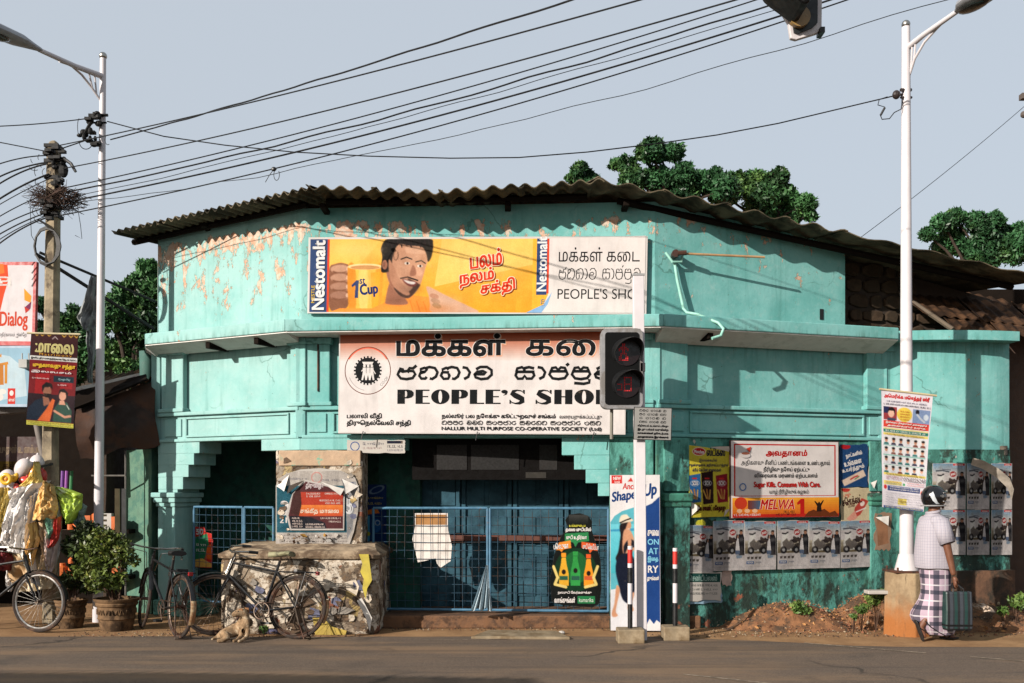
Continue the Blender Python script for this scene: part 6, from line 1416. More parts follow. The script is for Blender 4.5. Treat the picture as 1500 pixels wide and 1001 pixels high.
def art_l(p):
    def gr(x0, y0, x1, y1, c):
        n = max(1, int((x1 - x0) / 10)); m = max(1, int((y1 - y0) / 12)); p.k += 1; k0 = p.k
        for i in range(n):
            for j in range(m): p.k = k0 - 1; p.rect(x0 + (x1 - x0) * i / n, y0 + (y1 - y0) * j / m, x0 + (x1 - x0) * (i + 1) / n, y0 + (y1 - y0) * (j + 1) / m, c)
    gr(0, 0, 72, 138, (110, 20, 26)); gr(0, 0, 72, 34, (52, 16, 20)); gr(10, 60, 30, 90, (150, 26, 30)); gr(46, 62, 64, 80, (140, 24, 30)); gr(24, 44, 50, 60, (140, 26, 30)); gr(0, 90, 70, 130, (40, 22, 30))
    for x in (6, 14, 24, 46, 56, 64): p.stroke([(x, 1), (x + 3, 4), (x + 6, 1)], 1.2, (200, 160, 60))
    p.stroke([(32, 8), (36, 4), (40, 8)], 1, (200, 190, 190)); p.text('மாலை', 8, 14, 64, 28, (190, 180, 120), .05); p.text('Matrimony', 14, 29, 62, 34, (206, 150, 50), .0, spacing=1.3); gr(0, 34, 72, 40, (210, 210, 206)); p.text('இனிய திருமணத்திற்கான தேடல் களம்', 2, 35.4, 68, 39, (40, 36, 40), .03)
    p.text('முதலாவது சந்தா', 6, 44, 68, 52, (220, 180, 50), .04); p.text('இலவசம்!', 4, 55, 66, 59, (220, 210, 210), .03); gr(36, 62, 66, 71, (16, 40, 52)); p.text('Google Play', 44, 65, 62, 69, (150, 190, 196), .0); p.scribble(6, 66, 30, 68, (216, 190, 190), 3); p.scribble(44, 74, 58, 76, (216, 190, 190), 4)
    sk = (150, 100, 80)
    p.poly([(2, 112), (12, 100), (22, 96), (34, 102), (36, 130), (0, 130)], (28, 40, 56)); p.poly([(22, 94), (30, 94), (34, 104), (24, 108)], sk); p.ell(28, 86, 6, 8, sk, 16); p.poly([(21, 88), (20, 78), (26, 72), (34, 74), (36, 82), (32, 79), (24, 80)], (20, 16, 18)); p.poly([(23, 89), (34, 89), (32, 95), (26, 95)], (30, 22, 22)); p.poly([(16, 130), (28, 112), (36, 96), (40, 98), (34, 130)], (210, 100, 50))
    p.poly([(40, 110), (46, 100), (58, 100), (66, 112), (66, 130), (38, 130)], (44, 74, 64)); p.ell(51, 91, 5.4, 7, (206, 150, 126), 16); p.poly([(44, 92), (46, 82), (52, 80), (59, 86), (58, 98), (55, 86), (48, 85)], (24, 18, 20)); p.poly([(47, 98), (54, 98), (56, 104), (46, 104)], (200, 146, 122)); p.stroke([(40, 114), (48, 118), (56, 122), (64, 120)], 3.4, (196, 140, 116)); p.stroke([(58, 104), (62, 110)], 1.2, (200, 200, 190))
    gr(0, 131, 72, 138, (196, 190, 80)); p.scribble(3, 132, 68, 133.6, (110, 40, 30), 7); p.scribble(3, 135, 68, 136.6, (60, 80, 60), 8)
hang_banner('cloth_banner', 'dark red printed banner with a couple, tied to the concrete pole', 11.9, [(46, 488), (115, 492), (108, 628), (39, 622)], M('dark banner cloth', (150, 146, 150), .7), (0, 0, 70, 138), art_l, ((40, 488), (118, 490)), bend=.010)
# ================================================================== left stall, billboards, trees
LW = thing('market_stall', at(40, 900, 13.6).xy.to_3d(), 'dark open stall with corrugated roof and walls coloured dark for shade left of the turquoise shop', 'stall')
def quad_box(mb, p, th):
    """thick plate from four corners"""
    p = [Vector(v) for v in p]; n = (p[1] - p[0]).cross(p[3] - p[0]).normalized() * th; mb.hexa([v for v in p] + [v + n for v in p])
mb = MB(); mb.box(-11, -5.9, 14.2, 14.4, 0, 3.0); mb.build('back_wall', DARKW, LW)
mb = MB(); mb.box(-5.45, -5.38, 13.2, 14.4, 0, 2.35); mb.build('side_wall', M('dark brown boards', (62, 46, 34), .85, bump=.4), LW)
mb = MB(); mb.box(-9.2, -9.1, 11.8, 14.4, 0, 3.0); mb.build('side_wall', DARKW, LW)
for i, (a, b, y, bk) in enumerate((((-20, 596), (70, 586), 12.5, (0, 2.2, .42)), ((70, 600), (150, 584), 12.7, (0, 1.9, .62)), ((148, 580), (222, 556), 13.0, (.1, 1.6, .5)))):
    p0, p1 = at(*a, y), at(*b, y); nsh = 2
    for k in range(nsh):
        q0, q1 = p0.lerp(p1, k / nsh), p0.lerp(p1, (k + 1) / nsh + .02); corr('roof_sheet', q0 + Vector((0, 0, .004 * k)), q1 + Vector((0, 0, .004 * k)), bk, 3.2, .03, ASBD, LW)
mb = MB(); mb.tube([at(-30, 604, 12.5), at(80, 596, 12.55)], .06, 8); mb.build('fascia_beam', M('grey fascia', (110, 104, 100), .6), LW)
mb = MB(); mb.tube([at(52, 610, 12.5), at(66, 680, 12.55)], .045, 10); mb.build('post', M('grey stall pole', (120, 112, 106), .6), LW, smooth=True)
mb = MB(); mb.tube([at(184, 660, 12.9), at(184, 905, 12.9)], .012, 6); mb.tube([at(134, 697, 12.9), at(184, 697, 12.9)], .012, 6); mb.build('show_frame', M('frame grey', (110, 106, 100), .4), LW)
# fascia signboard with dark red ground
fs = Facet((at(-20, 0, 12.9).x, 12.9), (at(62, 0, 12.9).x, 12.85))
o, p = board('stall_signboard', 'dark red stall signboard with faded lettering above the toys', 'signboard', fs, (-10, 640, 60, 692), 0, .03, M('maroon board', (56, 24, 20), .6), INK)
p.text('புதுன் உ னம்பா', 0, 652, 58, 668, (150, 130, 110), .03); p.rect(0, 676, 56, 690, (100, 80, 30)); p.text('கச்சான்', 4, 677, 52, 688, (60, 40, 16), .05); p.build('print', INK, o)
# the brown tarpaulin lean-to beside the shop
tp = MB(); gx, gz = 14, 8; C4 = [at(112, 600, 12.6), at(228, 556, 12.95), at(234, 650, 12.85), at(118, 672, 12.5)]
for j in range(gz + 1):
    for i in range(gx + 1):
        u, v = i / gx, j / gz; q = (C4[0] * (1 - u) + C4[1] * u) * (1 - v) + (C4[3] * (1 - u) + C4[2] * u) * v
        q += Vector((0, -.10 * math.sin(math.pi * v) + .03 * noise.noise(Vector((u * 5, v * 3, 0))), .03 * noise.noise(Vector((u * 6, v * 4, 4))) - .04 * math.sin(u * 9) * v)); tp.v.append(q)
k = len(tp.v); tp.v += [v + Vector((0, .01, 0)) for v in tp.v]
for j in range(gz):
    for i in range(gx):
        a = j * (gx + 1) + i
        for d in (0, k): tp.f.append((a + d, a + 1 + d, a + gx + 2 + d, a + gx + 1 + d)); tp.m.append(0)
tag(tp.build('tarpaulin', TARP, smooth=True), 'dark brown tarpaulin sagging between the stall and the turquoise shop', 'tarpaulin')
mb = MB(); quad_box(mb, [at(100, 570, 13.4), at(212, 545, 13.6), at(215, 560, 13.1), at(108, 592, 12.9)], .02); tag(mb.build('tin_sheet', M('pale rusty tin', (150, 140, 124), .5, metal=.4, second=(110, 80, 60), thr=(.5, .6))), 'pale rusty tin sheet lying on the stall roof by the shop corner', 'tin sheet')
mb = MB(); quad_box(mb, [at(108, 574, 12.7), at(214, 548, 12.9), at(214, 556, 12.7), at(108, 598, 12.5)], .03); mb.build('roof_edge', DARKW, LW)
# goods in the stall
GC = [M('goods %d' % i if False else 'goods ' + w, c, .5) for i, (w, c) in enumerate((('purple', (120, 70, 150)), ('violet', (150, 80, 160)), ('green', (50, 120, 70)), ('orange', (200, 100, 40)), ('cream', (190, 170, 130)), ('red', (150, 50, 40)), ('white', (180, 176, 170))))]
for i, (x, m_) in enumerate(((90, 0), (96, 1), (103, 2))):
    mb = MB(); mb.tube([at(x, 738, 12.8), at(x + 2, 690, 12.8)], .022, 8); tag(mb.build('plastic_tube', m_ and GC[m_] or GC[0], smooth=True), ('purple', 'violet', 'green')[i] + ' plastic toy tube standing in the stall', 'toy tube', 'coloured toy tubes in the stall')
for z in (.45, 1.05):
    mb = MB(); mb.box(at(78, 0, 12.9).x, at(186, 0, 12.9).x, 12.95, 13.5, z, z + .05); mb.build('shelf', DARKW, LW)
names = ['packet', 'box', 'jar']
def goods_label(i, x, z0, m_):
    return '%s %s %s on the stall\'s %s dark shelf, %s' % (('narrow', 'small', 'squat', 'plain', 'tall')[i % 5], m_.name.split()[-1], 'jar' if i % 3 == 0 else 'packet', 'lower' if z0 < .8 else 'upper', ('left of the post', 'by the side wall')[int(x > 140)])
for i in range(16):
    x = rnd(84, 184); z0 = random.choice((.5, 1.1)); c = at(x, 0, 13.0); h = rnd(.1, .24); w = rnd(.04, .08); m_ = GC[random.choice((3, 4, 5, 6, 3))]
    mb = MB()
    if i % 3 == 0: mb.lathe([(w, z0), (w, z0 + h), (w * .6, z0 + h + .02), (w * .6, z0 + h + .05)], (c.x, 13.0, 0), 12)
    else: mb.box(c.x - w, c.x + w, 12.96, 13.04, z0, z0 + h)
    tag(mb.build(('jar' if i % 3 == 0 else 'packet'), m_, bevel=.004), goods_label(i, x, z0, m_), ('jar' if i % 3 == 0 else 'packet'), ('jars' if i % 3 == 0 else 'packets') + ' on the stall shelves')
for i in range(2):
    mb = MB(); mb.box(at(168 + i * 10, 0, 12.7).x, at(175 + i * 9, 0, 12.7).x, 12.7, 12.72, at(0, 790, 12.7).z, at(0, 716, 12.7).z); tag(mb.build('hanging_packets', GC[(4, 6)[i]]), ('cream', 'white')[i] + ' strip of packets hanging in the stall doorway', 'packets')
mb = MB()
for i in range(16): a = at(152, 755 + i * 7.5, 12.6); mb.box(a.x - .03, a.x + .04, 12.58, 12.6, a.z - .014, a.z + .012)
tag(mb.build('sachet_strip', GC[4]), 'strip of small cream sachets hanging behind the left lamp post', 'sachet strip')

# ---- billboards at the left edge
fb_ = Facet((at(-70, 0, 12.5).x, 12.5), (at(52, 0, 12.35).x, 12.35))
o, p = board('phone_billboard', 'white billboard with red frame and orange swoosh at the left edge', 'billboard', fb_, (-70, 384, 52, 506), 0, .05, M('red frame', (170, 30, 34), .5), INK)
p.rect(-66, 389, 48, 500, (222, 216, 218)); p.poly([(-66, 386), (10, 388), (12, 410), (6, 432), (0, 460), (-66, 480)], (224, 80, 40)); p.poly([(-66, 386), (4, 387), (6, 400), (-66, 420)], (240, 120, 50)); p.text('GET', -6, 398, 8, 428, W_, .02, rot=88)
p.text('Dialog', 1, 457, 41, 484, (206, 70, 40), .02); p.poly([(35, 423), (46, 434), (45, 444), (36, 440)], (240, 160, 50)); p.poly([(46, 442), (45, 452), (42, 455), (37, 450)], (130, 50, 90)); p.poly([(36, 449), (44, 454), (38, 459)], (200, 60, 50)); p.text('எதிர்காலம் இன்றே', 0, 487, 40, 495, K_, .0)
p.build('print', INK, o)
for x in (-60, -45):
    mb = MB(); l = p.L(x, 500); mb.box(l[0] - .03, l[0] + .03, .01, .06, -3.0, .5); mb.build('post', DARKW, o, world=False)
o, p = board('blue_billboard', 'pale blue billboard with orange lettering under the red framed one', 'billboard', fb_, (-70, 507, 46, 596), 0.02, .04, M('blue frame', (140, 160, 180), .5), INK)
p.rect(-66, 510, 44, 592, (150, 186, 206)); p.poly([(-20, 516), (14, 522), (36, 540), (40, 580), (-20, 590)], (190, 212, 222)); p.text('ன', -30, 520, -3, 566, (200, 120, 50), .04); p.stroke([(-3, 535), (12, 532)], 4, (206, 140, 60)); p.stroke([(2, 534), (3, 564)], 6, (190, 120, 50)); p.stroke([(9, 532), (9, 562)], 4, (206, 140, 60)); p.poly([(-2, 522), (2, 518), (2, 524)], (206, 140, 60)); p.ell(-2, 582, 8, 6, (220, 216, 210), 14); p.ell(4, 574, 6, 4, (224, 222, 216), 12)
p.rect(12, 569, 23, 592, (206, 60, 50)); p.ell(17.5, 576, 3, 4, W_, 12); p.text('airtel', 13.4, 583, 21.6, 588, W_, .02); p.build('print', INK, o)
mb = MB(); c = at(36, 532, 12.2); mb.box(c.x - .05, c.x + .05, 12.15, 12.3, c.z - .06, c.z + .04); mb.tube([c + Vector((-.03, 0, 0)), c + Vector((-.03, 0, .12))], .008, 5); mb.tube([c + Vector((.05, 0, 0)), c + Vector((.05, 0, .12))], .008, 5)
tag(mb.build('junction_box', M('grey white box', (170, 170, 166), .5)), 'small pale junction box beside the dark red banner', 'junction box')
# grey torn sheeting behind the left lamp post
def drape(name, left, right, Y, label, cat, mat, bulge=.08, fold=.05, nf=5., nx=22, group=None, back=True, parent=None, seed=0):
    n = len(left) - 1; ny = 34; nx = 34; mb = MB()
    def S(L, v): k = v * n; i = min(int(k), n - 1); t = k - i; return (L[i][0] * (1 - t) + L[i + 1][0] * t, L[i][1] * (1 - t) + L[i + 1][1] * t)
    for side in ((1, -1) if back else (1,)):
        for j in range(ny + 1):
            v = j / ny; a, b = S(left, v), S(right, v)
            for i in range(nx + 1):
                u = i / nx; px, py = a[0] * (1 - u) + b[0] * u, a[1] * (1 - u) + b[1] * u
                e = math.sin(math.pi * u) ** .6 if 0 < u < 1 else 0
                nn = noise.noise(Vector((u * nf, v * 2.2 + u, seed))) * fold * .9 + (.5 - abs(noise.noise(Vector((u * nf * 1.3 + v * 2, v * 5 - u * 2, seed + 5))))) * fold * 1.1 + (.5 - abs(noise.noise(Vector((u * nf * 3 + v * 3, v * 12, seed + 7))))) * fold * .45
                q = at(px, py + noise.noise(Vector((u * 7, v * 7, seed + 9))) * 3 * e, Y); q.y -= side * (bulge * e * (.5 + .5 * v)) + nn * (e + .15); mb.v.append(q)
    q = (nx + 1) * (ny + 1)
    for s_ in range(2 if back else 1):
        for j in range(ny):
            for i in range(nx): a = s_ * q + j * (nx + 1) + i; mb.f.append((a, a + 1, a + nx + 2, a + nx + 1)); mb.m.append(0)
    o = mb.build(name, mat, parent, smooth=False); o.data.polygons.foreach_set('use_smooth', [True] * len(o.data.polygons))
    return tag(o, label, cat, group) if parent is None else o
drape('torn_sheeting', [(134, 405), (128, 425), (120, 450), (113, 466), (122, 480)], [(152, 410), (153, 430), (154, 455), (150, 475), (138, 490)], 12.5, 'grey torn plastic sheeting flapping behind the left lamp post', 'plastic sheeting', M('grey torn plastic', (130, 134, 134), .6, var=.3), .04, .08)
drape('torn_sheeting', [(128, 482), (126, 500), (130, 520), (128, 545), (130, 560)], [(142, 478), (140, 500), (140, 520), (136, 545), (136, 562)], 12.5, 'thin ragged strip of plastic hanging low behind the left lamp post', 'plastic sheeting', M('grey torn plastic', (130, 134, 134), .6, var=.3), .02, .05)
# ---- plastic sheets and bags heaped on the concrete pole
DB = M('dark hung cloth', (40, 34, 34), .8, var=.4)
PW = M('creased white plastic', (232, 226, 220), .4, var=.12, scale=5, spec=.5); PY = M('creased yellow plastic', (228, 198, 104), .45, var=.15, scale=5); PO = M('creased orange sheet', (222, 176, 104), .5, var=.2, scale=4)
PG = M('lime bag', (170, 196, 66), .4, var=.2, scale=4, second=(206, 214, 160), thr=(.58, .62)); PR = M('red bag', (196, 54, 40), .5); PM = M('mint bag', (120, 170, 140), .5); PD = M('dun sheet', (196, 164, 124), .7, var=.2)
drape('plastic_sheet', [(6, 726), (2, 760), (4, 800), (12, 840), (24, 868)], [(88, 712), (92, 750), (90, 800), (84, 835), (76, 862)], 11.78, 'broad cream sheet at the back of the heap, behind the other bags', 'plastic sheet', M('cream sheet', (226, 210, 178), .6, var=.25, scale=3, second=(176, 140, 96), thr=(.5, .62)), .05, .12, seed=31)
drape('plastic_bag', [(-14, 716), (-16, 740), (-18, 770), (-10, 800)], [(20, 714), (18, 745), (10, 775), (2, 800)], 11.66, 'bulging yellow bag under the white balloons at the left edge', 'plastic bag', M('creased yellow plastic', (222, 184, 80), .45), .12, .1, seed=32)
drape('plastic_sheet', [(12, 720), (8, 738), (8, 760), (4, 785), (0, 800)], [(76, 704), (60, 726), (50, 760), (40, 795), (42, 812)], 11.62, 'translucent white plastic sheet hung over the heap by the pole', 'plastic sheet', PW, .1, .12, seed=1)
drape('plastic_sheet', [(40, 742), (38, 770), (30, 800), (34, 820), (46, 838)], [(66, 712), (56, 740), (52, 780), (50, 810), (60, 860)], 11.56, 'narrow white plastic sheet hanging down the middle of the heap', 'plastic sheet', PW, .05, .1, seed=2)
drape('plastic_sheet', [(66, 704), (58, 722), (52, 742), (50, 762)], [(80, 712), (84, 730), (86, 745), (82, 760)], 11.52, 'yellow-orange folded sheet at the top of the heap under the pole clamp', 'plastic sheet', PO, .08, .08, seed=3)
drape('plastic_sheet', [(28, 712), (42, 700), (50, 690), (54, 676)], [(60, 716), (64, 706), (60, 696), (58, 680)], 11.60, 'yellow plastic bag mouth rising to the clamp on the pole', 'plastic bag', PY, .06, .06, seed=4)
drape('plastic_sheet', [(4, 740), (2, 750), (-6, 764), (-12, 776)], [(16, 730), (14, 745), (12, 760), (8, 772)], 11.60, 'yellow plastic bag at the left picture edge behind the white sheet', 'plastic bag', PY, .08, .06, seed=5)
drape('plastic_sheet', [(47, 768), (42, 790), (38, 810), (36, 824)], [(54, 765), (60, 790), (52, 815), (48, 830)], 11.50, 'ochre strip of sheet hanging low in the heap', 'plastic sheet', PO, .05, .08, seed=6)
drape('plastic_sheet', [(54, 766), (58, 790), (60, 812), (62, 838)], [(84, 756), (86, 790), (84, 815), (76, 850)], 11.60, 'dull brown and cream sheet in the lower middle of the heap', 'plastic sheet', PD, .06, .1, seed=7)
drape('plastic_sheet', [(60, 780), (64, 800), (66, 820), (70, 842)], [(84, 770), (86, 800), (82, 825), (74, 846)], 11.56, 'pinkish white sheet low on the right of the heap', 'plastic sheet', M('pinkish sheet', (200, 176, 166), .5), .05, .07, seed=8)
drape('plastic_sheet', [(80, 764), (76, 780), (70, 800), (68, 806)], [(90, 756), (90, 774), (86, 790), (80, 800)], 11.50, 'red plastic bag strip on the right side of the heap', 'plastic bag', PR, .03, .04, seed=9)
drape('plastic_sheet', [(64, 762), (68, 772), (72, 784), (72, 790)], [(76, 756), (79, 768), (80, 776), (76, 786)], 11.48, 'small mint green bag in the middle of the heap', 'plastic bag', PM, .03, .04, seed=10)
drape('plastic_sheet', [(78, 724), (86, 760), (84, 800), (72, 845)], [(84, 716), (90, 760), (88, 810), (76, 846)], 11.62, 'long white plastic edge at the right of the heap', 'plastic sheet', PW, .03, .04, seed=11)
drape('plastic_bag', [(76, 712), (84, 736), (92, 756), (104, 768)], [(100, 716), (122, 724), (120, 745), (108, 766)], 11.66, 'lime green shopping bag sticking out right of the heap', 'plastic bag', PG, .12, .06, seed=12)
drape('plastic_bag', [(96, 752), (104, 764), (112, 772), (118, 776)], [(120, 736), (128, 742), (124, 756), (130, 770)], 11.72, 'sheer grey plastic bag below the lime green bag', 'plastic bag', M('sheer grey bag', (120, 140, 130), .4), .05, .06, seed=13)
drape('plastic_bag', [(0, 798), (-10, 815), (-10, 826), (-8, 832)], [(14, 806), (20, 815), (20, 828), (16, 836)], 11.70, 'dark red bundle behind the nearest bicycle handlebar', 'bundle', M('dark red bundle', (110, 14, 22), .6), .1, .06, seed=14)
drape('plastic_bag', [(10, 836), (8, 846), (10, 856), (16, 866)], [(34, 828), (36, 842), (34, 852), (30, 862)], 11.85, 'crumpled white bag low behind the cropped bicycle', 'plastic bag', PW, .1, .06, seed=15)
mb = MB(); mb.tube([at(52, 682, 11.75), at(58, 684, 11.65), at(76, 680, 12.0)], .018, 8); tag(mb.build('pole_clamp', BLK), 'black clamp arm on the concrete pole above the plastic heap', 'clamp')
# inflatable toys
INF = [('white', (214, 204, 202)), ('yellow', (230, 180, 40)), ('red', (200, 50, 36)), ('orange', (232, 150, 40))]
IM = {w: M('inflated ' + w, c, .3, var=.06, spec=.5, coat=.2) for w, c in INF}
def blob(name, px, py, Y, rx, ry, col, lab, rot=0, neck=None):
    c = at(px, py, Y); o = thing(name, c, lab, 'inflatable toy', 'inflatable toys at the stall'); sc = Y / F
    rt = Matrix.Rotation(R(rot), 3, 'Y'); mb = MB(); mb.ell(c, (rx * sc, min(rx, ry) * sc * .9, ry * sc), 22, rot=rt); mb.build('body', IM[col], o, smooth=True)
    t = c + rt @ Vector((0, 0, ry * sc)); mb = MB(); mb.tube([t - rt @ Vector((0, 0, .012)), t + rt @ Vector((0, 0, .02))], [.018, .01], 8); mb.build('knot', IM[neck or col], o, smooth=True)
blob('balloon', 34, 686, 11.75, 12, 15, 'white', 'large egg-shaped white balloon left of the pole', 25)
blob('balloon', 54, 680, 11.90, 11, 14, 'white', 'white balloon touching the pole', 5)
blob('balloon', 10, 700, 11.80, 13, 11, 'white', 'white balloon at the left picture edge', -60)
blob('balloon', 3, 716, 11.70, 10, 9, 'white', 'small white balloon lowest at the left edge', 60)
blob('balloon', 18, 714, 11.65, 8, 7, 'white', 'small white balloon under the yellow ring', 0)
blob('balloon', 50, 694, 11.78, 9, 12, 'orange', 'orange balloon in front of the pole', 20)
blob('balloon', 62, 698, 11.85, 7, 11, 'red', 'red balloon beside the orange one at the pole', 0)
blob('balloon', 38, 705, 11.66, 11, 7, 'red', 'red oblong inflatable under the large white balloon', 15)
blob('balloon', 26, 716, 11.62, 9, 5, 'red', 'flat red inflatable lowest in the cluster', 60)
blob('balloon', 22, 700, 11.62, 8, 4, 'yellow', 'yellow inflatable arm right of the yellow ring', -60)
o = thing('swim_ring', at(9, 702, 11.55), 'small yellow inflatable ring with a hub at the left edge', 'inflatable toy'); c = at(9, 702, 11.55); mb = MB()
mb.tube([c + Vector((.05 * math.cos(a), 0, .05 * math.sin(a))) for a in [2 * math.pi * i / 20 for i in range(20)]], .024, 10, closed=True); mb.build('ring', IM['yellow'], o, smooth=True); mb = MB(); mb.ell(c, (.022, .02, .022), 12); mb.build('hub', IM['orange'], o, smooth=True)

# ---- potted shrubs
LEAF = M('glossy garden leaf', (84, 100, 34), .5, var=.5, scale=9, second=(140, 138, 66), thr=(.55, .66), spec=.4)
LEAFD = M('dark shrub leaf', (46, 58, 28), .5, var=.45, scale=9, second=(70, 90, 40), thr=(.5, .64))
TWIG = M('brown twig', (84, 60, 44), .85)
POT = M('weathered terracotta', (116, 92, 68), .9, var=.35, scale=6, bump=.7, second=(66, 52, 40), thr=(.44, .6), spec=.1)
def leaves(name, blobs, n, size, mat, parent=None, seed=0, up=.3, world=True):
    r = np.random.default_rng(seed); bl = np.array(blobs, dtype=float); w = bl[:, 3] ** 2; w /= w.sum(); k = r.choice(len(bl), n, p=w)
    d = r.normal(size=(n, 3)); d /= np.linalg.norm(d, axis=1)[:, None]; rad = bl[k, 3] * (.3 + .62 * r.random(n) ** .5 + .28 * r.random(n) ** 4)
    c = bl[k, :3] + d * rad[:, None] * np.array([1, 1, .85])
    a = r.normal(size=(n, 3)) + d * .6; a[:, 2] += up * 0; a /= np.linalg.norm(a, axis=1)[:, None]
    b = np.cross(a, r.normal(size=(n, 3))); b /= np.linalg.norm(b, axis=1)[:, None]; nn = np.cross(a, b)
    s = size * (.6 + .8 * r.random(n))[:, None]
    v = np.stack([c - a * s, c - a * s * .1 + b * s * .42 + nn * s * .12, c + a * s, c - a * s * .1 - b * s * .42 + nn * s * .12], 1).reshape(-1, 3)
    if parent is not None and world: v = v - np.array(parent.location)
    me = bpy.data.meshes.new(name); me.vertices.add(4 * n); me.vertices.foreach_set('co', v.ravel()); me.loops.add(4 * n); me.loops.foreach_set('vertex_index', np.arange(4 * n)); me.polygons.add(n); me.polygons.foreach_set('loop_start', np.arange(n) * 4)
    me.materials.append(mat); me.update(); me.validate(); o = bpy.data.objects.new(name, me); COL.objects.link(o)
    if parent is not None: o.parent = parent
    return o
def potted(px, w, ytop, Y, label, blobs, n, mat, size=.035):
    b = at(px, 925, Y); b.z = 0; o = thing('potted_shrub', b, label, 'potted plant', 'potted shrubs by the stall'); zt = at(px, ytop, Y).z; rw = w / 2 * Y / F
    mb = MB(); mb.lathe([(rw * .72, 0), (rw * .78, .05), (rw * .84, zt * .35), (rw * .90, zt * .38), (rw * .86, zt * .42), (rw * .90, zt * .75), (rw * .97, zt * .78), (rw * 1.0, zt * .84), (rw * .97, zt * .88), (rw * 1.06, zt * .94), (rw * 1.08, zt), (rw * .95, zt), (rw * .92, zt * .9)], (b.x, b.y, 0), 28); pt = mb.build('pot', POT, o, smooth=True)
    gm = MB()
    for i in range(12):
        a = 2 * math.pi * i / 12; r_ = rw * .9
        for s_ in (-1, 1): gm.tube([(b.x + r_ * math.cos(a + t * .2 * s_), b.y + r_ * math.sin(a + t * .2 * s_), zt * (.52 + .16 * math.sin(t * 3.1))) for t in (0, .33, .66, 1)], .008, 5)
    gm.build('swag', POT, pt)
    st = MB(); stems = []
    for i in range(9):
        bl = blobs[i % len(blobs)]; c = at(bl[0], bl[1], Y + rnd(-.1, .1)); p0 = Vector((b.x + rnd(-.06, .06), b.y + rnd(-.06, .06), zt * .9)); st.tube([p0, p0.lerp(c, .5) + Vector((rnd(-.05, .05), rnd(-.05, .05), 0)), c], [.011, .008, .004], 6)
    st.build('stem', TWIG, o)
    bb = [(at(x, y, Y).x, Y + rnd(-.12, .12), at(x, y, Y).z, r_ * Y / F) for x, y, r_ in blobs]; leaves('foliage', bb, n, size, mat, o, seed=int(px))
potted(171, 60, 876, 11.5, 'tall leafy shrub in a patterned clay pot, sunlit, left of the upright bicycle', [(150, 790, 22), (165, 800, 24), (185, 808, 16), (140, 815, 22), (160, 830, 26), (150, 850, 20), (178, 800, 14), (128, 800, 16), (172, 850, 18), (195, 822, 10), (120, 838, 15)], 2300, LEAF)
potted(104, 44, 878, 11.68, 'darker shrub in a clay pot behind the cropped bicycle wheel', [(112, 800, 22), (128, 780, 20), (118, 830, 22), (104, 850, 16), (134, 772, 12), (125, 860, 14)], 1700, LEAFD)

# ---- trees
TL1 = M('dark tree leaf', (50, 92, 54), .5, var=.6, scale=1.3, second=(86, 124, 64), thr=(.48, .64), spec=.3); TL2 = M('mid tree leaf', (58, 98, 54), .5, var=.6, scale=1.4, second=(100, 134, 66), thr=(.5, .64), spec=.3)
BARK = M('grey bark', (62, 50, 40), .9, bump=.5)
def tree(px, Y, label, blobs, n, mat, size=.13, seed=0):
    b = at(px, 900, Y); b.z = 0; o = thing('broadleaf_tree', b, label, 'tree', 'trees behind the shop'); r = random.Random(seed)
    bb = [(at(x, y, Y).x, Y + r.uniform(-1, 1) * rr * Y / F * .8, at(x, y, Y).z, rr * Y / F) for x, y, rr in blobs]
    cx = sum(q[0] for q in bb) / len(bb); cz = min(q[2] - q[3] for q in bb); top = Vector((cx, Y, cz)); mb = MB(); base = Vector((b.x, Y, 0)); mb.tube([base, base.lerp(top, .5) + Vector((.1, 0, 0)), top], [.3, .2, .1], 10); mb.build('trunk', BARK, o, smooth=True)
    mb = MB()
    for q in bb:
        c = Vector(q[:3]); mb.tube([top - Vector((0, 0, .4)), top.lerp(c, .55) + Vector((r.uniform(-.2, .2), 0, .1)), c], [.05, .035, .02], 6)
        for _ in range(4): e_ = Vector((r.uniform(-1, 1), r.uniform(-1, .3), r.uniform(-.2, 1))).normalized() * q[3] * .95; mb.tube([c - e_ * .1, c + e_ * .5 + Vector((0, 0, .05)), c + e_], [.03, .018, .006], 5)
    mb.build('limbs', BARK, o); small = []
    for q in bb:
        for k in range(11):
            a, e = r.uniform(0, 6.3), r.uniform(-.6, 1.3); small.append((q[0] + q[3] * .8 * math.cos(a) * math.cos(e), q[1] + q[3] * .6 * math.sin(a) * math.cos(e), q[2] + q[3] * .75 * math.sin(e), q[3] * r.uniform(.2, .55)))
    leaves('crown', bb + small, n, size, mat, o, seed=seed)
tree(856, 26, 'small round tree top just over the middle of the roof', [(848, 252, 12), (860, 258, 14), (870, 262, 10), (840, 262, 10), (858, 275, 16)], 5890, TL1, 0.068, 1)
tree(955, 24, 'tallest dark tree rising behind the roof right of its peak', [(920, 240, 16), (903, 240, 10), (950, 228, 20), (985, 228, 16), (968, 222, 14), (930, 262, 22), (965, 262, 24), (1000, 262, 22), (1030, 270, 20), (1000, 290, 26), (1045, 266, 20), (1062, 282, 22)], 25916, TL1, 0.068, 2)
tree(1120, 25, 'broad tree behind the sloping right part of the roof', [(1075, 268, 16), (1105, 272, 20), (1135, 266, 18), (1148, 288, 22), (1168, 300, 16), (1180, 302, 14), (1110, 300, 26), (1150, 320, 26), (1060, 290, 20), (1186, 318, 10)], 22382, TL2, 0.068, 3)
tree(1410, 27, 'leafy tree at the right edge above the low roof', [(1356, 346, 12), (1378, 330, 16), (1398, 322, 16), (1425, 330, 16), (1450, 330, 16), (1440, 352, 22), (1400, 352, 24), (1470, 342, 14), (1490, 338, 14), (1480, 370, 26), (1440, 380, 26), (1500, 350, 16)], 23560, TL1, 0.068, 4)
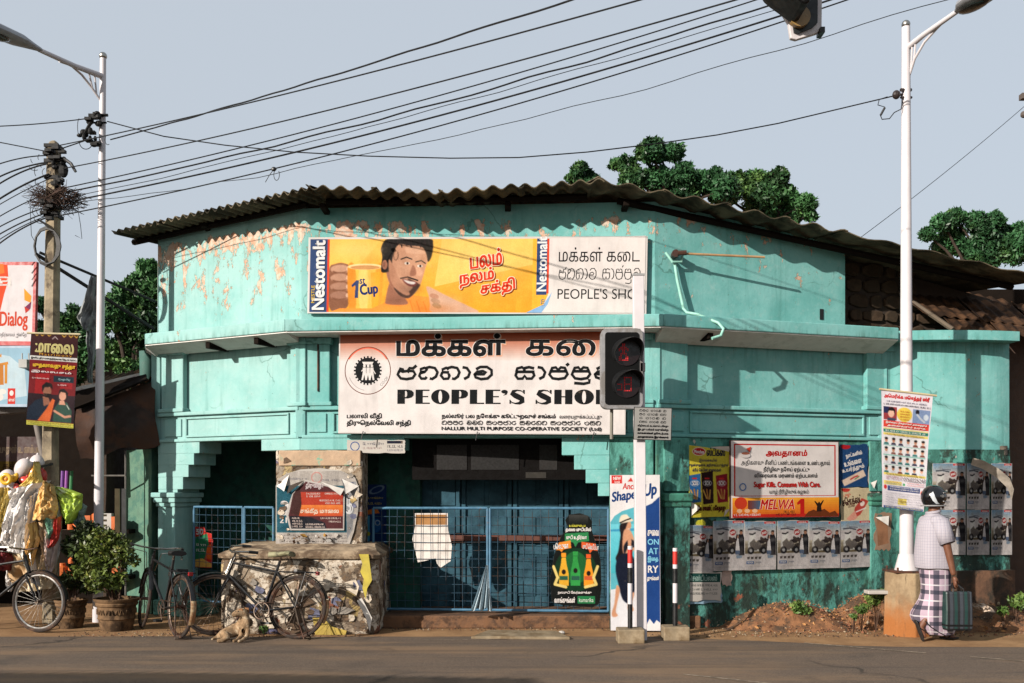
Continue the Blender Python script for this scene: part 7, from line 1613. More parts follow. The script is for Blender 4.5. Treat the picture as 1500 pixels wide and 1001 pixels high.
tree(185, 20, 'dense green tree between the left lamp post and the shop corner', [(215, 395, 16), (225, 420, 22), (195, 412, 14), (178, 425, 16), (165, 440, 14), (200, 445, 24), (170, 470, 26), (210, 480, 26), (190, 510, 30), (160, 520, 26), (225, 520, 24), (200, 550, 24)], 23560, TL2, 0.058, 5)
tree(105, 21, 'dark tree low behind the concrete pole and lamp post', [(108, 462, 16), (125, 470, 16), (92, 470, 14), (140, 490, 18), (60, 450, 14), (100, 500, 26), (130, 520, 28), (70, 490, 22), (60, 520, 24), (100, 545, 24)], 17670, TL1, 0.058, 6)
hb = MB(); hb.box(-14, -4.5, 22, 22.4, 0, 4.4); hb2 = hb.build('wall', M('dim brown wall', (70, 58, 48), .9)); tag(hb2, 'dim brown wall behind the stall and the left trees', 'wall'); hb2.name = 'rear_wall'

# ---- right neighbour's low corrugated roofs above the bay
nb = thing('neighbour_roof', at(1430, 900, 13.2).xy.to_3d(), 'two low brown corrugated roof slopes over the rounded bay at the right', 'roof')
def slope(q, n, wv, amp, mat=ASBD):
    tl, tr, bl, br = [at(*v) for v in q]
    for k in range(n):
        a0, a1 = k / n, (k + 1) / n + .01; b0, b1 = bl.lerp(br, a0), bl.lerp(br, a1); t0_, t1_ = tl.lerp(tr, a0), tl.lerp(tr, a1); corr('roof_sheet', b0 + Vector((0, 0, .005 * (k % 2))), b1 + Vector((0, 0, .005 * (k % 2))), ((t0_ - b0) + (t1_ - b1)) / 2, wv, amp, mat, nb)
slope([(1292, 412, 13.2), (1560, 452, 13.6), (1352, 460, 12.45), (1600, 490, 12.9)], 3, 5.4, .014)
slope([(1362, 450, 12.9), (1560, 462, 13.3), (1398, 484, 12.2), (1590, 500, 12.6)], 3, 4.6, .014)
mb = MB(); mb.box(at(1300, 0, 13.4).x, 9.5, 13.4, 13.6, 0, 4.32); mb.build('wall', DARKW, nb)
mb = MB(); a, b = at(1292, 412, 13.15), at(1396, 483, 12.15); mb.tube([a, b], .03, 6); mb.build('verge', M('grey verge', (96, 84, 70), .8), nb)
# ================================================================== bicycles
BF = M('black enamel frame', (20, 20, 22), .35, var=.1, second=(70, 46, 34), thr=(.62, .7)); RIMS = M('rusty steel rim', (110, 96, 84), .4, metal=.6, second=(74, 46, 32)); RIMC = M('bright steel rim', (200, 196, 190), .3, metal=.8)
SEATB = M('black saddle', (24, 22, 20), .5); SEATG = M('faded grey green saddle', (150, 146, 112), .7, second=(90, 86, 66)); MUD = M('black mudguard', (24, 24, 26), .35); TYRE = M('dusty tyre', (46, 36, 30), .85, var=.3, second=(90, 62, 44), thr=(.5, .64)); CREAM = M('cream mudguard tip', (206, 180, 140), .6, second=(160, 110, 70))
def bicycle(loc, yaw, lean, steer, label, rim=RIMS, saddle=SEATB, chaincase=False, tip=True, tyre=TYRE, wb=1.08):
    """front towards local -x. wheel radius .345"""
    r = .345; o = thing('bicycle', loc, label, 'bicycle', 'roadster bicycles parked before the shops'); o.rotation_euler = (lean, 0, yaw)
    def wheel(cx, parent_m, fr):
        w = thing('wheel', (0, 0, 0), None, None) if False else None
        def X(p): return parent_m @ Vector(p) if parent_m is not None else Vector(p)
        C = lambda a, rr, y=0: X((cx + rr * math.cos(a), y, r + rr * math.sin(a)))
        mb = MB(); N_ = 40; mb.tube([C(2 * math.pi * i / N_, r - .019) for i in range(N_)], .019, 8, closed=True); ty = mb.build('wheel', tyre, o, world=False, smooth=True)
        mb = MB(); mb.tube([C(2 * math.pi * i / N_, r - .045) for i in range(N_)], .012, 6, closed=True); mb.build('rim', rim, ty, world=False, smooth=True)
        mb = MB()
        for i in range(28):
            a = 2 * math.pi * i / 28; mb.tube([C(a + (.25 if i % 2 else -.25), .022, .025 if i % 4 < 2 else -.025), C(a, r - .05)], .0016, 3, cap=False)
        mb.build('spokes', rim, ty, world=False)
        mb = MB(); mb.tube([C(0, 0, -.05), C(0, 0, .05)], .02, 10); mb.build('hub', RIMS, ty, world=False, smooth=True)
    xr, xf = wb / 2, -wb / 2; bb = Vector((.10, 0, .29)); st = Vector((.24, 0, .78)); ht, hb_ = Vector((xf + .19, 0, .84)), Vector((xf + .14, 0, .68)); rx = Vector((xr, 0, r))
    ax = (ht - hb_).normalized(); S = Matrix.Translation(hb_) @ Matrix.Rotation(steer, 4, ax) @ Matrix.Translation(-hb_)
    mb = MB(); mb.tube([hb_, bb], .016, 8); mb.tube([ht - ax * .03, st - Vector((.015, 0, .06))], .014, 8); mb.tube([bb, st + Vector((.02, 0, .06))], .016, 8); mb.tube([hb_ - ax * .03, ht + ax * .03], .021, 8)
    for y in (-.055, .055): mb.tube([bb + Vector((0, y * .5, 0)), rx + Vector((0, y, 0))], .010, 6); mb.tube([st + Vector((-.01, y * .3, -.05)), rx + Vector((0, y, 0))], .009, 6)
    mb.tube([bb - Vector((0, .04, 0)), bb + Vector((0, .04, 0))], .024, 10); mb.build('frame', BF, o, world=False, smooth=True)
    mb = MB()
    for y in (-.05, .05): mb.tube([S @ (hb_ + Vector((0, y, -.04))), S @ Vector((xf + .07, y, .5)), S @ Vector((xf, y, r))], [.013, .012, .008], 7)
    mb.tube([S @ (hb_ + Vector((0, -.05, -.04))), S @ (hb_ + Vector((0, .05, -.04)))], .014, 7); mb.tube([S @ (hb_ - ax * .04), S @ (ht + ax * .08)], .013, 8); mb.build('fork', BF, o, world=False, smooth=True)
    mb = MB(); q = ht + ax * .1
    hbp = [(.20, -.27, .02), (.10, -.28, .03), (-.02, -.26, .03), (-.06, -.14, .01), (-.05, 0, 0), (-.06, .14, .01), (-.02, .26, .03), (.10, .28, .03), (.20, .27, .02)]
    mb.tube([S @ (q + Vector(v)) for v in hbp], .011, 8); hbar = mb.build('handlebar', CHRM, o, world=False, smooth=True)
    for s_ in (0, -2):
        a, b = (hbp[0], hbp[1]) if s_ == 0 else (hbp[-1], hbp[-2]); mb = MB(); mb.tube([S @ (q + Vector(a)), S @ (q + Vector(b))], .017, 8); mb.build('grip', BLK, hbar, world=False)
        mb = MB(); mb.tube([S @ (q + Vector(b) + Vector((.08, 0, -.04))), S @ (q + Vector(b) + Vector((-.06, 0, -.045))), S @ (q + Vector((-.02, b[1] * .3, -.05))), S @ (hb_ + Vector((-.02, b[1] * .15, 0)))], .005, 5); mb.build('brake_rod', CHRM, hbar, world=False)
    wheel(xf, S, True); wheel(xr, None, False)
    def guard(cx, a0, a1, m_, parent_m, mat):
        mb = MB(); pr = []
        for i in range(15):
            a = R(a0 + (a1 - a0) * i / 14)
            for y in (-.03, -.015, .015, .03):
                rr = r + .012 + (.008 if abs(y) < .02 else 0); p = Vector((cx + rr * math.cos(a), y, r + rr * math.sin(a))); mb.v.append(parent_m @ p if parent_m is not None else p)
        for i in range(14):
            for j in range(3): k = 4 * i + j; mb.f.append((k, k + 1, k + 5, k + 4)); mb.m.append(0)
        return mb.build('mudguard', mat, o, world=False, smooth=True)
    guard(xf, 20, 175, 0, S, MUD); guard(xr, 15, 190, 0, None, MUD)
    if tip: guard(xr, -28, 14, 0, None, CREAM)
    mb = MB()
    for y in (-.05, .05):
        mb.tube([(xr, y, r), (xr + .28, y * .6, r + .22)], .003, 4); mb.tube([S @ Vector((xf, y, r)), S @ Vector((xf - .3, y * .6, r + .2))], .003, 4)
    mb.build('stays', RIMS, o, world=False)
    # saddle with springs
    sd = MB(); rings = []
    for x, w_, z in ((-.15, .018, .0), (-.06, .03, .006), (.02, .07, .01), (.09, .10, .018), (.13, .09, .01)):
        rings.append([st + Vector((.03 + x, w_ * math.cos(a), .12 + z + .035 * (math.sin(a) if math.sin(a) > 0 else math.sin(a) * .7))) for a in [2 * math.pi * i / 12 for i in range(12)]])
    loft(sd, rings); so = sd.build('saddle', saddle, o, world=False, smooth=True)
    mb = MB(); mb.tube([st, st + Vector((.03, 0, .10))], .012, 6)
    for y in (-.05, .05): mb.tube([st + Vector((.12 + .0 * i, y + .012 * math.cos(i * 1.5), .06 + i * .006)) + Vector((.012 * math.sin(i * 1.5), 0, 0)) for i in range(10)], .004, 4)
    mb.build('spring', RIMS, so, world=False)
    mb = MB()
    for y in (-.06, 0, .06): mb.tube([(xr - .22, y, .72), (xr + .20, y, .72)], .006, 5)
    for x in (xr - .22, xr - .02, xr + .20): mb.tube([(x, -.065, .72), (x, .065, .72)], .006, 5)
    for y in (-.06, .06): mb.tube([(xr + .10, y, .72), (xr, y, r)], .005, 5)
    mb.box(xr - .04, xr + .0, -.06, .06, .725, .75); mb.build('carrier', BF, o, world=False)
    mb = MB(); mb.box(xr + .20, xr + .23, -.025, .025, .69, .73); mb.build('reflector', M('red reflector', (150, 24, 24), .3), o, world=False, bevel=.004)
    # cranks, chain, chain guard
    mb = MB(); mb.tube([bb + Vector((0, -.05, 0)), bb + Vector((.10, -.06, -.13))], .008, 6); mb.tube([bb + Vector((0, .05, 0)), bb + Vector((-.10, .06, .13))], .008, 6)
    mb.tube([bb + Vector((.09 * math.cos(a), -.042, .09 * math.sin(a))) for a in [2 * math.pi * i / 24 for i in range(24)]], .006, 5, closed=True)
    for i in range(5): a = 2 * math.pi * i / 5; mb.tube([bb + Vector((0, -.042, 0)), bb + Vector((.09 * math.cos(a), -.042, .09 * math.sin(a)))], .005, 4)
    ck = mb.build('crank', RIMS, o, world=False)
    for s_ in (-1, 1):
        mb = MB(); p = bb + Vector((-.10 * s_ * -1, .06 * s_ * 1.0, -.13 * -s_)) if s_ == 1 else bb + Vector((.10, -.06, -.13)); p = bb + (Vector((.10, -.11, -.13)) if s_ < 0 else Vector((-.10, .11, .13))); mb.box(p.x - .05, p.x + .05, p.y - .035, p.y + .035, p.z - .012, p.z + .012); mb.build('pedal', BLK, ck, world=False)
    mb = MB(); mb.tube([bb + Vector((0, -.045, .09)), rx + Vector((0, -.045, .035)), rx + Vector((.035, -.045, 0)), rx + Vector((0, -.045, -.035)), bb + Vector((0, -.045, -.09))], .005, 4); mb.build('chain', RIMS, o, world=False)
    if chaincase: mb = MB(); mb.box(bb.x - .1, rx.x, -.065, -.058, .30, .40); mb.build('chain_guard', BF, o, world=False, bevel=.003)
    mb = MB(); mb.tube([(xr, -.06, r), (xr + .06, -.07, .17), (xr + .14, -.09, .01), (xr + .14, .09, .01), (xr + .06, .07, .17), (xr, .06, r)], .008, 6); mb.build('stand', RIMS, o, world=False)
    return o
def gnd(px, Y): return Vector(((px - 750) / F * Y, Y, .006))
bicycle(gnd(371, 10.86), R(-14), R(-8), R(38), 'black roadster bicycle leaning on the bill-covered plinth, with a grey-green saddle', saddle=SEATG, wb=1.0)
bicycle(gnd(234, 11.2), R(-50), R(-4), R(-12), 'black bicycle standing by the turquoise pillar with its rear wheel towards the road', saddle=SEATB)
bicycle(gnd(-8, 11.32), R(180 - 8), R(3), R(-4), 'bicycle cropped by the left edge, only its bright front wheel in view', rim=RIMC, tip=False)

# ================================================================== dog
def skinned(name, verts, edges, radii, mat, parent=None, sub=2, loc=(0, 0, 0), root=0):
    me = bpy.data.meshes.new(name); me.from_pydata([tuple(v) for v in verts], edges, []); me.materials.append(mat)
    o = bpy.data.objects.new(name, me); COL.objects.link(o); o.location = loc
    if parent is not None: o.parent = parent
    o.modifiers.new('skin', 'SKIN').use_smooth_shade = True
    sv = me.skin_vertices[0].data
    for i, r_ in enumerate(radii): sv[i].radius = (r_, r_) if isinstance(r_, (int, float)) else r_
    sv[root].use_root = True
    s_ = o.modifiers.new('sub', 'SUBSURF'); s_.levels = sub; s_.render_levels = sub
    return o
FUR = M('sandy dog fur', (150, 124, 96), .95, var=.4, scale=22, bump=.9, second=(196, 176, 148), thr=(.5, .64), spec=.05); FURD = M('brown ear fur', (150, 104, 66), .85, var=.2, scale=14)
c = gnd(357, 10.62); dog = thing('dog', c, 'small sandy dog lying upright on its elbows in front of the leaning bicycle', 'dog')
# local: +x right, -y to the street. haunches at the left, head looks left
V = [(0.00, 0.05, .15), (-.10, .04, .11), (-.17, .02, .09), (.035, 0, .21), (.03, -.03, .28), (.0, -.05, .315), (-.05, -.08, .302), (-.10, -.112, .282),
     (.06, -.05, .13), (.05, -.07, .05), (.02, -.15, .025), (-.01, -.19, .02),       # near front leg
     (.00, -.03, .13), (-.02, -.06, .05), (-.04, -.14, .024), (-.07, -.17, .02),      # far front leg
     (-.20, -.05, .07), (-.14, -.10, .05), (-.20, -.12, .02), (-.25, -.13, .018),     # near hind leg
     (-.24, .03, .06), (-.30, .0, .03), (-.33, -.05, .02)]                            # rump, tail
E_g = [(0, 1), (1, 2), (0, 3), (3, 4), (4, 5), (5, 6), (6, 7), (3, 8), (8, 9), (9, 10), (10, 11), (3, 12), (12, 13), (13, 14), (14, 15), (2, 16), (16, 17), (17, 18), (18, 19), (2, 20), (20, 21), (21, 22)]
rad = [.075, .078, .085, .072, .052, .060, .040, .026, .034, .022, .018, .018, .034, .022, .018, .018, .055, .04, .024, .018, .05, .02, .012]
skinned('body', V, E_g, rad, FUR, dog)
for sx, px_ in ((1, .012), (-1, -.035)):
    mb = MB(); b = Vector((.012 if sx > 0 else -.012, -.03 if sx > 0 else -.075, .355)); mb.prism([(-.022, .0), (.022, -.004), (.03, -.05), (.012, -.068), (-.01, -.03)], -.006, .006, fn=lambda x, y, z, b=b, s=sx: (b.x + x + (.02 if s > 0 else -.0), b.y + y + (.03 if s > 0 else -.01), b.z + z)); mb.build('ear', FURD, dog, world=False, bevel=.003)
mb = MB(); mb.ell((-.128, -.13, .288), (.011, .011, .010), 10); mb.build('nose', BLK, dog, world=False, smooth=True)
mb = MB(); mb.ell((-.055, -.108, .322), .0065, 8); mb.ell((-.03, -.055 - .05, .328), .0065, 8); mb.build('eyes', BLK, dog, world=False, smooth=True)

# ================================================================== walking man
YM = 10.7; base = gnd(1376, YM); k_ = YM / F
man = thing('person', base, 'man in black helmet, checked shirt and plaid sarong walking right, holding a bag', 'person')
def q(px, py, dy=0.): return Vector(((px - 1376) * k_, dy, (938 - py) * k_))
SKIN = M('brown skin', (112, 70, 48), .55, var=.12)
sk = [q(1372, 842), q(1370, 815), q(1367, 785), q(1366, 764), q(1367, 752), q(1369, 743), q(1371, 734), q(1370, 724),
      q(1370, 766, -.15), q(1374, 793, -.20), q(1380, 822, -.21), q(1384, 842, -.22),
      q(1366, 766, .15), q(1374, 793, .2), q(1382, 818, .2), q(1390, 838, .18),
      q(1366, 845, -.08), q(1364, 878, -.09), q(1352, 905, -.09), q(1341, 922, -.09),
      q(1378, 845, .08), q(1384, 885, .07), q(1386, 915, .06), q(1386, 932, .05)]
ed = [(0, 1), (1, 2), (2, 3), (3, 4), (4, 5), (5, 6), (6, 7), (3, 8), (8, 9), (9, 10), (10, 11), (3, 12), (12, 13), (13, 14), (14, 15), (0, 16), (16, 17), (17, 18), (18, 19), (0, 20), (20, 21), (21, 22), (22, 23)]
rd = [(.14, .12), (.145, .12), (.13, .12), (.09, .08), .05, .062, .08, .05, .06, .045, .037, .027, .06, .045, .037, .027, .085, .06, .045, .03, .085, .06, .045, .035]
skinned('body', sk, ed, rd, SKIN, man)
# hand: palm and five curled fingers round the bag handles
def hand(wr, mirror=1):
    hd = MB(); 
    v = [wr, wr + Vector((.008, 0, -.045)), wr + Vector((.014, 0, -.085))]; e = [(0, 1), (1, 2)]; r_ = [.024, (.030, .018), (.034, .017)]
    for i, (x, L) in enumerate(((-.020, .075), (-.006, .085), (.010, .080), (.024, .062))):
        b = len(v); s0 = wr + Vector((.014 + x, 0, -.085)); v += [s0 + Vector((0, -.006 * mirror, -L * .42)), s0 + Vector((0, .020 * mirror, -L * .62)), s0 + Vector((0, .036 * mirror, -L * .38))]; e += [(2, b), (b, b + 1), (b + 1, b + 2)]; r_ += [.0095, .009, .008]
    b = len(v); v += [wr + Vector((.042, .004 * mirror, -.055)), wr + Vector((.050, .018 * mirror, -.082)), wr + Vector((.040, .034 * mirror, -.100))]; e += [(1, b), (b, b + 1), (b + 1, b + 2)]; r_ += [.012, .010, .009]
    return skinned('hand', v, e, r_, SKIN, man, sub=1)
hand(q(1384, 842, -.22)); hand(q(1390, 838, .18))
# feet and sandals
for (h, t, dy, nm) in ((q(1341, 918, -.09), q(1352, 934, -.09), -.09, 0), (q(1380, 933, .05), q(1402, 935, .05), .05, 1)):
    if nm == 0:
        a, b = q(1341, 916, dy), q(1350, 936, dy); d = (b - a).normalized(); n_ = Vector((-d.z, 0, d.x)); s0, s1 = q(1335, 908, dy), q(1347, 940, dy)
        skinned('foot', [q(1343, 914, dy), q(1345, 922, dy), q(1350, 934, dy)], [(0, 1), (1, 2)], [.034, (.038, .034), (.042, .018)], SKIN, man)
    else:
        skinned('foot', [q(1386, 930, dy), q(1388, 933.5, dy), q(1397, 934.5, dy), q(1404, 935.5, dy)], [(0, 1), (1, 2), (2, 3)], [.036, .034, (.04, .024), (.036, .014)], SKIN, man); s0, s1 = q(1380, 937.2, dy), q(1408, 937.2, dy)
    d = (s1 - s0); L = d.length; d.normalize(); n_ = Vector((-d.z, 0, d.x)); mb = MB(); rings = []
    for s_ in (0, 1):
        rings.append([s0 + d * (L * t_) + Vector((0, w_, 0)) + n_ * (.014 * s_) for t_, w_ in ((0, -.02), (.1, -.036), (.6, -.044), (.9, -.036), (1, 0), (.9, .036), (.6, .044), (.1, .036), (0, .02))])
    loft(mb, rings); sdl = mb.build('sandal', M('dark rubber sandal', (34, 30, 28), .7), man, world=False, bevel=.003)
    mb = MB(); m_ = s0 + d * (L * .78) + n_ * .015
    for sy in (-1, 1): mb.tube([m_, s0 + d * (L * .55) + Vector((0, sy * .03, 0)) + n_ * .05, s0 + d * (L * .35) + Vector((0, sy * .042, 0)) + n_ * .01], .006, 5)
    mb.build('strap', BLK, sdl, world=False)
def plaid(name, base_, c1, c2, sx, sz, w1=.12, w2=.1, st_=.75):
    m, n = newmat(name); v = n.oc(); xyz = n.new('SeparateXYZ'); n.ln(v, xyz.inputs[0])
    def band(s_, sc, w, off=0.):
        f = n.math('FRACT', n.math('ADD', n.math('MULTIPLY', s_, sc), off)); return n.math('LESS_THAN', f, w)
    ang = n.math('MULTIPLY', n.math('ARCTAN2', xyz.outputs[1], n.math('ADD', xyz.outputs[0], .055)), .19)
    col = n.mix(n.math('MULTIPLY', band(ang, sx, w1), st_), lin(base_), lin(c1)); col = n.mix(n.math('MULTIPLY', band(xyz.outputs[2], sz, w2), st_), col, lin(c1)); col = n.mix(n.math('MULTIPLY', band(ang, sx, .08, .3), st_), col, lin(c2)); col = n.mix(n.math('MULTIPLY', band(xyz.outputs[2], sz, .08, .45), st_), col, lin(c2))
    n.ln(col, n.b.inputs['Base Color']); n.b.inputs['Roughness'].default_value = .85; n.b.inputs['Specular IOR Level'].default_value = .15; n.bump(n.noise(v, 14, 4, .6), .4, .01); return m
SHIRT = plaid('fine checked shirt', (178, 174, 182), (124, 118, 136), (146, 126, 134), 34, 34, .16, .16, .45)
SARO = plaid('plaid sarong cloth', (178, 158, 172), (38, 44, 58), (206, 200, 204), 5.2, 6.0, .36, .26, .8)
SARO2 = plaid('plaid sarong cloth lower', (176, 146, 160), (150, 122, 140), (60, 54, 66), 5.2, 4.0, .2, .1)
def cloth_loft(name, rings, mat, thick=.006, fold=0., nf=9, seed=0, n=36, parent=man):
    """rings: (centre, half width x, half depth y, tilt)"""
    mb = MB()
    for j, (c, rx_, ry_) in enumerate(rings):
        for i in range(n):
            a = 2 * math.pi * i / n; f = 1 + fold * (j / max(1, len(rings) - 1)) * math.sin(a * nf + seed) + fold * .7 * noise.noise(Vector((a * 2, j * .7, seed)))
            mb.v.append(c + Vector((rx_ * f * math.cos(a), ry_ * f * math.sin(a), .01 * noise.noise(Vector((a, j, seed))))))
    for j in range(len(rings) - 1):
        for i in range(n): a, b = j * n + i, j * n + (i + 1) % n; mb.f.append((a, b, b + n, a + n)); mb.m.append(0)
    o = mb.build(name, mat, parent, world=False); o.data.polygons.foreach_set('use_smooth', [True] * len(o.data.polygons))
    so = o.modifiers.new('s', 'SOLIDIFY'); so.thickness = thick; sb = o.modifiers.new('u', 'SUBSURF'); sb.levels = sb.render_levels = 1; return o
sh = cloth_loft('shirt', [(q(1367, 751), .062, .066), (q(1367, 755), .075, .085), (q(1366, 760), .115, .15), (q(1365, 768), .145, .185), (q(1366, 785), .165, .19), (q(1367, 805), .185, .19), (q(1368, 822), .195, .19), (q(1369, 834), .19, .185)], SHIRT, fold=.05, nf=5)
def sleeve(a, b, c_):
    mb = MB(); mb.tube([a, a.lerp(b, .5), b], [.098, .092, .08], 16, cap=False); o = mb.build('sleeve', SHIRT, sh, world=False, smooth=False); o.data.polygons.foreach_set('use_smooth', [True] * len(o.data.polygons)); so = o.modifiers.new('s', 'SOLIDIFY'); so.thickness = .006
mb = MB(); mb.ell(q(1368, 765, -.115), (.10, .095, .075), 18); mb.ell(q(1366, 765, .115), (.10, .095, .075), 18); mb.build('yoke', SHIRT, sh, world=False, smooth=True)
sleeve(q(1368, 764, -.13), q(1376, 796, -.205), 0); sleeve(q(1366, 764, .13), q(1374, 794, .2), 0)
mb = MB(); mb.tube([q(1367, 751) + Vector((.066 * math.cos(a), .07 * math.sin(a), .012 * math.cos(a))) for a in [2 * math.pi * i / 16 for i in range(16)]], .016, 6, closed=True); mb.build('collar', SHIRT, sh, world=False, smooth=True)
mb = MB(); mb.box(q(1376, 0).x, q(1386, 0).x, -.198, -.192, q(0, 800).z, q(0, 786).z)
cloth_loft('sarong', [(q(1369, 826), .165, .165), (q(1370, 845), .155, .17), (q(1371, 862), .148, .165), (q(1370, 878), .155, .16), (q(1366, 891), .20, .16), (q(1364, 903), .24, .155), (q(1370, 916), .22, .15), (q(1374, 925), .17, .14), (q(1377, 930), .14, .13)], SARO, fold=.07, nf=7, seed=2)
mb = MB(); mb.tube([q(1348, 908, -.12), q(1354, 916, -.15), q(1366, 924, -.15), q(1380, 931, -.13)], .006, 5); mb.build('hem', BLK, man, world=False)
# helmet
HM = M('gloss black helmet', (14, 14, 16), .18, var=.05, coat=.6); c = q(1367, 729); mb = MB(); rings = []
for j in range(13):
    t = math.pi * j / 15; rr = math.sin(t); rings.append([c + Vector((.128 * rr * math.cos(a) * (1.08 if math.cos(a) > 0 else 1), .122 * rr * math.sin(a), .13 * math.cos(t))) for a in [2 * math.pi * i / 24 for i in range(24)]] if j else [c + Vector((.001 * math.cos(a), .001 * math.sin(a), .125)) for a in [2 * math.pi * i / 24 for i in range(24)]])
loft(mb, rings); hm = mb.build('helmet', HM, man, world=False, smooth=True)
mb = MB(); mb.ell(c + Vector((.045, 0, -.01)), (.093, .105, .075), 18); mb.build('visor', M('dark visor', (30, 34, 38), .12, var=.02), hm, world=False, smooth=True)
mb = MB(); mb.ell(c + Vector((.085, 0, .055)), (.06, .10, .012), 14); mb.build('peak', HM, hm, world=False, smooth=True)
dc = MB()
mb = MB(); mb.tube([c + Vector((.124 * math.cos(a), .118 * math.sin(a), -.092)) for a in [2 * math.pi * i / 24 for i in range(24)]], .007, 6, closed=True); mb.build('rim_trim', GREYM, hm, world=False, smooth=True); mb = MB(); mb.tube([c + Vector((.05, -.124, .01)), c + Vector((.05, -.112, .01))], .016, 14); mb.build('visor_pivot', CHRM, hm, world=False); mb = MB(); mb.tube([c + Vector((.062, -.112, .045)), c + Vector((.115, -.07, .045)), c + Vector((.14, 0, .045))], .006, 6); mb.tube([c + Vector((.062, -.112, -.045)), c + Vector((.115, -.07, -.05)), c + Vector((.138, 0, -.05))], .006, 6); mb.build('visor_edge', GREYM, hm, world=False)
pts = [(-.075, .03), (-.045, .06), (-.03, .0), (.0, -.055), (.03, -.075), (-.01, -.075), (-.05, -.04), (-.07, -.0)]
def onh(x, z, e=.0015): yy = 1 - (x / .128) ** 2 - (z / .13) ** 2; return c + Vector((x, -.122 * math.sqrt(max(.02, yy)) - e, z))
tr = geometry.tessellate_polygon([[Vector((a, b, 0)) for a, b in pts]]); 
fine = []
for t in tr:
    A3 = [Vector(pts[i]) for i in t]
    for i in range(4):
        for j in range(4 - i):
            P3 = lambda i, j: A3[0] + (A3[1] - A3[0]) * i / 4 + (A3[2] - A3[0]) * j / 4
            fine.append((P3(i, j), P3(i + 1, j), P3(i, j + 1)))
            if i + j < 3: fine.append((P3(i + 1, j), P3(i + 1, j + 1), P3(i, j + 1)))
for t in fine: dc.add([onh(*p) for p in t], [(0, 1, 2)])
dc.build('decal', M('white decal', (190, 196, 200), .3), hm, world=False)
# face parts that show between visor and collar
mb = MB(); mb.ell(q(1381, 744, 0), (.016, .018, .018), 8); mb.build('nose', SKIN, man, world=False, smooth=True)
# ---- the woven bag
bg_c = base + q(1387, 890, -.25); o = thing('woven_bag', bg_c, 'striped green, grey and black woven shopping bag held by the walking man', 'bag')
m, n = newmat('striped woven plastic'); v = n.oc(); xyz = n.new('SeparateXYZ'); n.ln(v, xyz.inputs[0]); f = n.math('FRACT', n.math('MULTIPLY', n.math('ADD', xyz.outputs[0], 1.0), 9.5))
col = n.mix(n.math('GREATER_THAN', f, .3), lin((16, 58, 54)), lin((20, 22, 26))); col = n.mix(n.math('GREATER_THAN', f, .55), col, lin((58, 64, 72))); col = n.mix(n.math('GREATER_THAN', f, .85), col, lin((34, 38, 42)))
wv = n.math('FRACT', n.math('MULTIPLY', xyz.outputs[2], 70)); col = n.mix(n.math('MULTIPLY', n.math('GREATER_THAN', wv, .5), .25), col, (0.02, 0.02, 0.02)); n.ln(col, n.b.inputs['Base Color']); n.b.inputs['Roughness'].default_value = .5; n.bump(wv, .3, .003)
mb = MB(); rings = []
for z, w_, d_ in ((-.20, .135, .05), (-.19, .142, .055), (0, .14, .06), (.17, .138, .045), (.19, .136, .04)):
    rings.append([bg_c + Vector((w_ * sx, d_ * sy, z)) for sx, sy in ((-1, -.8), (-.9, -1), (.9, -1), (1, -.8), (1, .8), (.9, 1), (-.9, 1), (-1, .8))])
loft(mb, rings); mb.build('body', m, o, smooth=False, bevel=.004)
mb = MB(); rings = [[bg_c + Vector((w_ * sx, d_ * sy, z)) for sx, sy in ((-1, -.8), (-.9, -1), (.9, -1), (1, -.8), (1, .8), (.9, 1), (-.9, 1), (-1, .8))] for z, w_, d_ in ((-.212, .134, .05), (-.15, .145, .0585))]; loft(mb, rings); mb.build('base_band', BLK, o)
for s_ in (-1, 1):
    mb = MB(); top = base + q(1385.5, 850, -.20); mb.tube([bg_c + Vector((-.06, .035 * s_, .16)), bg_c + Vector((-.055, .03 * s_, .22)), top + Vector((-.02, .004 * s_, -.02)), top + Vector((.015, .004 * s_, -.02)), bg_c + Vector((.05, .03 * s_, .22)), bg_c + Vector((.06, .035 * s_, .16))], .007, 6); mb.build('handle', BLK, o, smooth=True)

# ================================================================== verge: dirt mounds, rubble, weeds
def mound(name, cx, cy, rx, ry, h, mat, seed, label=None):
    mb = MB(); n = 30; m_ = 12
    for j in range(m_ + 1):
        rr = j / m_
        for i in range(n):
            a = 2 * math.pi * i / n; w_ = 1 + .25 * noise.noise(Vector((math.cos(a) * 2, math.sin(a) * 2, seed))); x, y = cx + rx * rr * w_ * math.cos(a), cy + ry * rr * w_ * math.sin(a)
            z = h * (math.cos(rr * math.pi) * .5 + .5) + .05 * (1 - rr) * noise.noise(Vector((x * 5, y * 5, seed))) + .03 * (1 - rr * .8) * noise.noise(Vector((x * 16, y * 16, seed))); mb.v.append(Vector((x, y, z - .012)))
    for j in range(m_):
        for i in range(n): a, b = j * n + i, j * n + (i + 1) % n; mb.f.append((a, b, b + n, a + n)); mb.m.append(0)
    return tag(mb.build(name, mat), kind='structure')
MND = M('red earth', (134, 92, 60), .95, var=.35, scale=9, bump=.9, second=(78, 60, 44), thr=(.45, .6))
mound('dirt_mound', 3.3, 11.75, 1.1, .55, .30, MND, 1); mound('dirt_mound', 5.6, 11.75, 1.1, .6, .26, MND, 2); mound('dirt_mound', 4.2, 11.8, .8, .4, .36, MND, 4); mound('dirt_mound', 6.6, 11.7, .8, .5, .3, MND, 3)
rb = MB(); RC = [M('leaf litter ochre', (176, 128, 80), .9), M('leaf litter red', (130, 84, 60), .9), M('pale scraps', (156, 138, 114), .9), M('dark crumbs', (62, 46, 36), .9)]
def mh(x, y): return 0
zs = [(3.3, 11.75, 1.1, .5, .30), (5.6, 11.75, 1.1, .55, .26), (4.2, 11.8, .8, .4, .36), (6.6, 11.7, .8, .5, .3)]
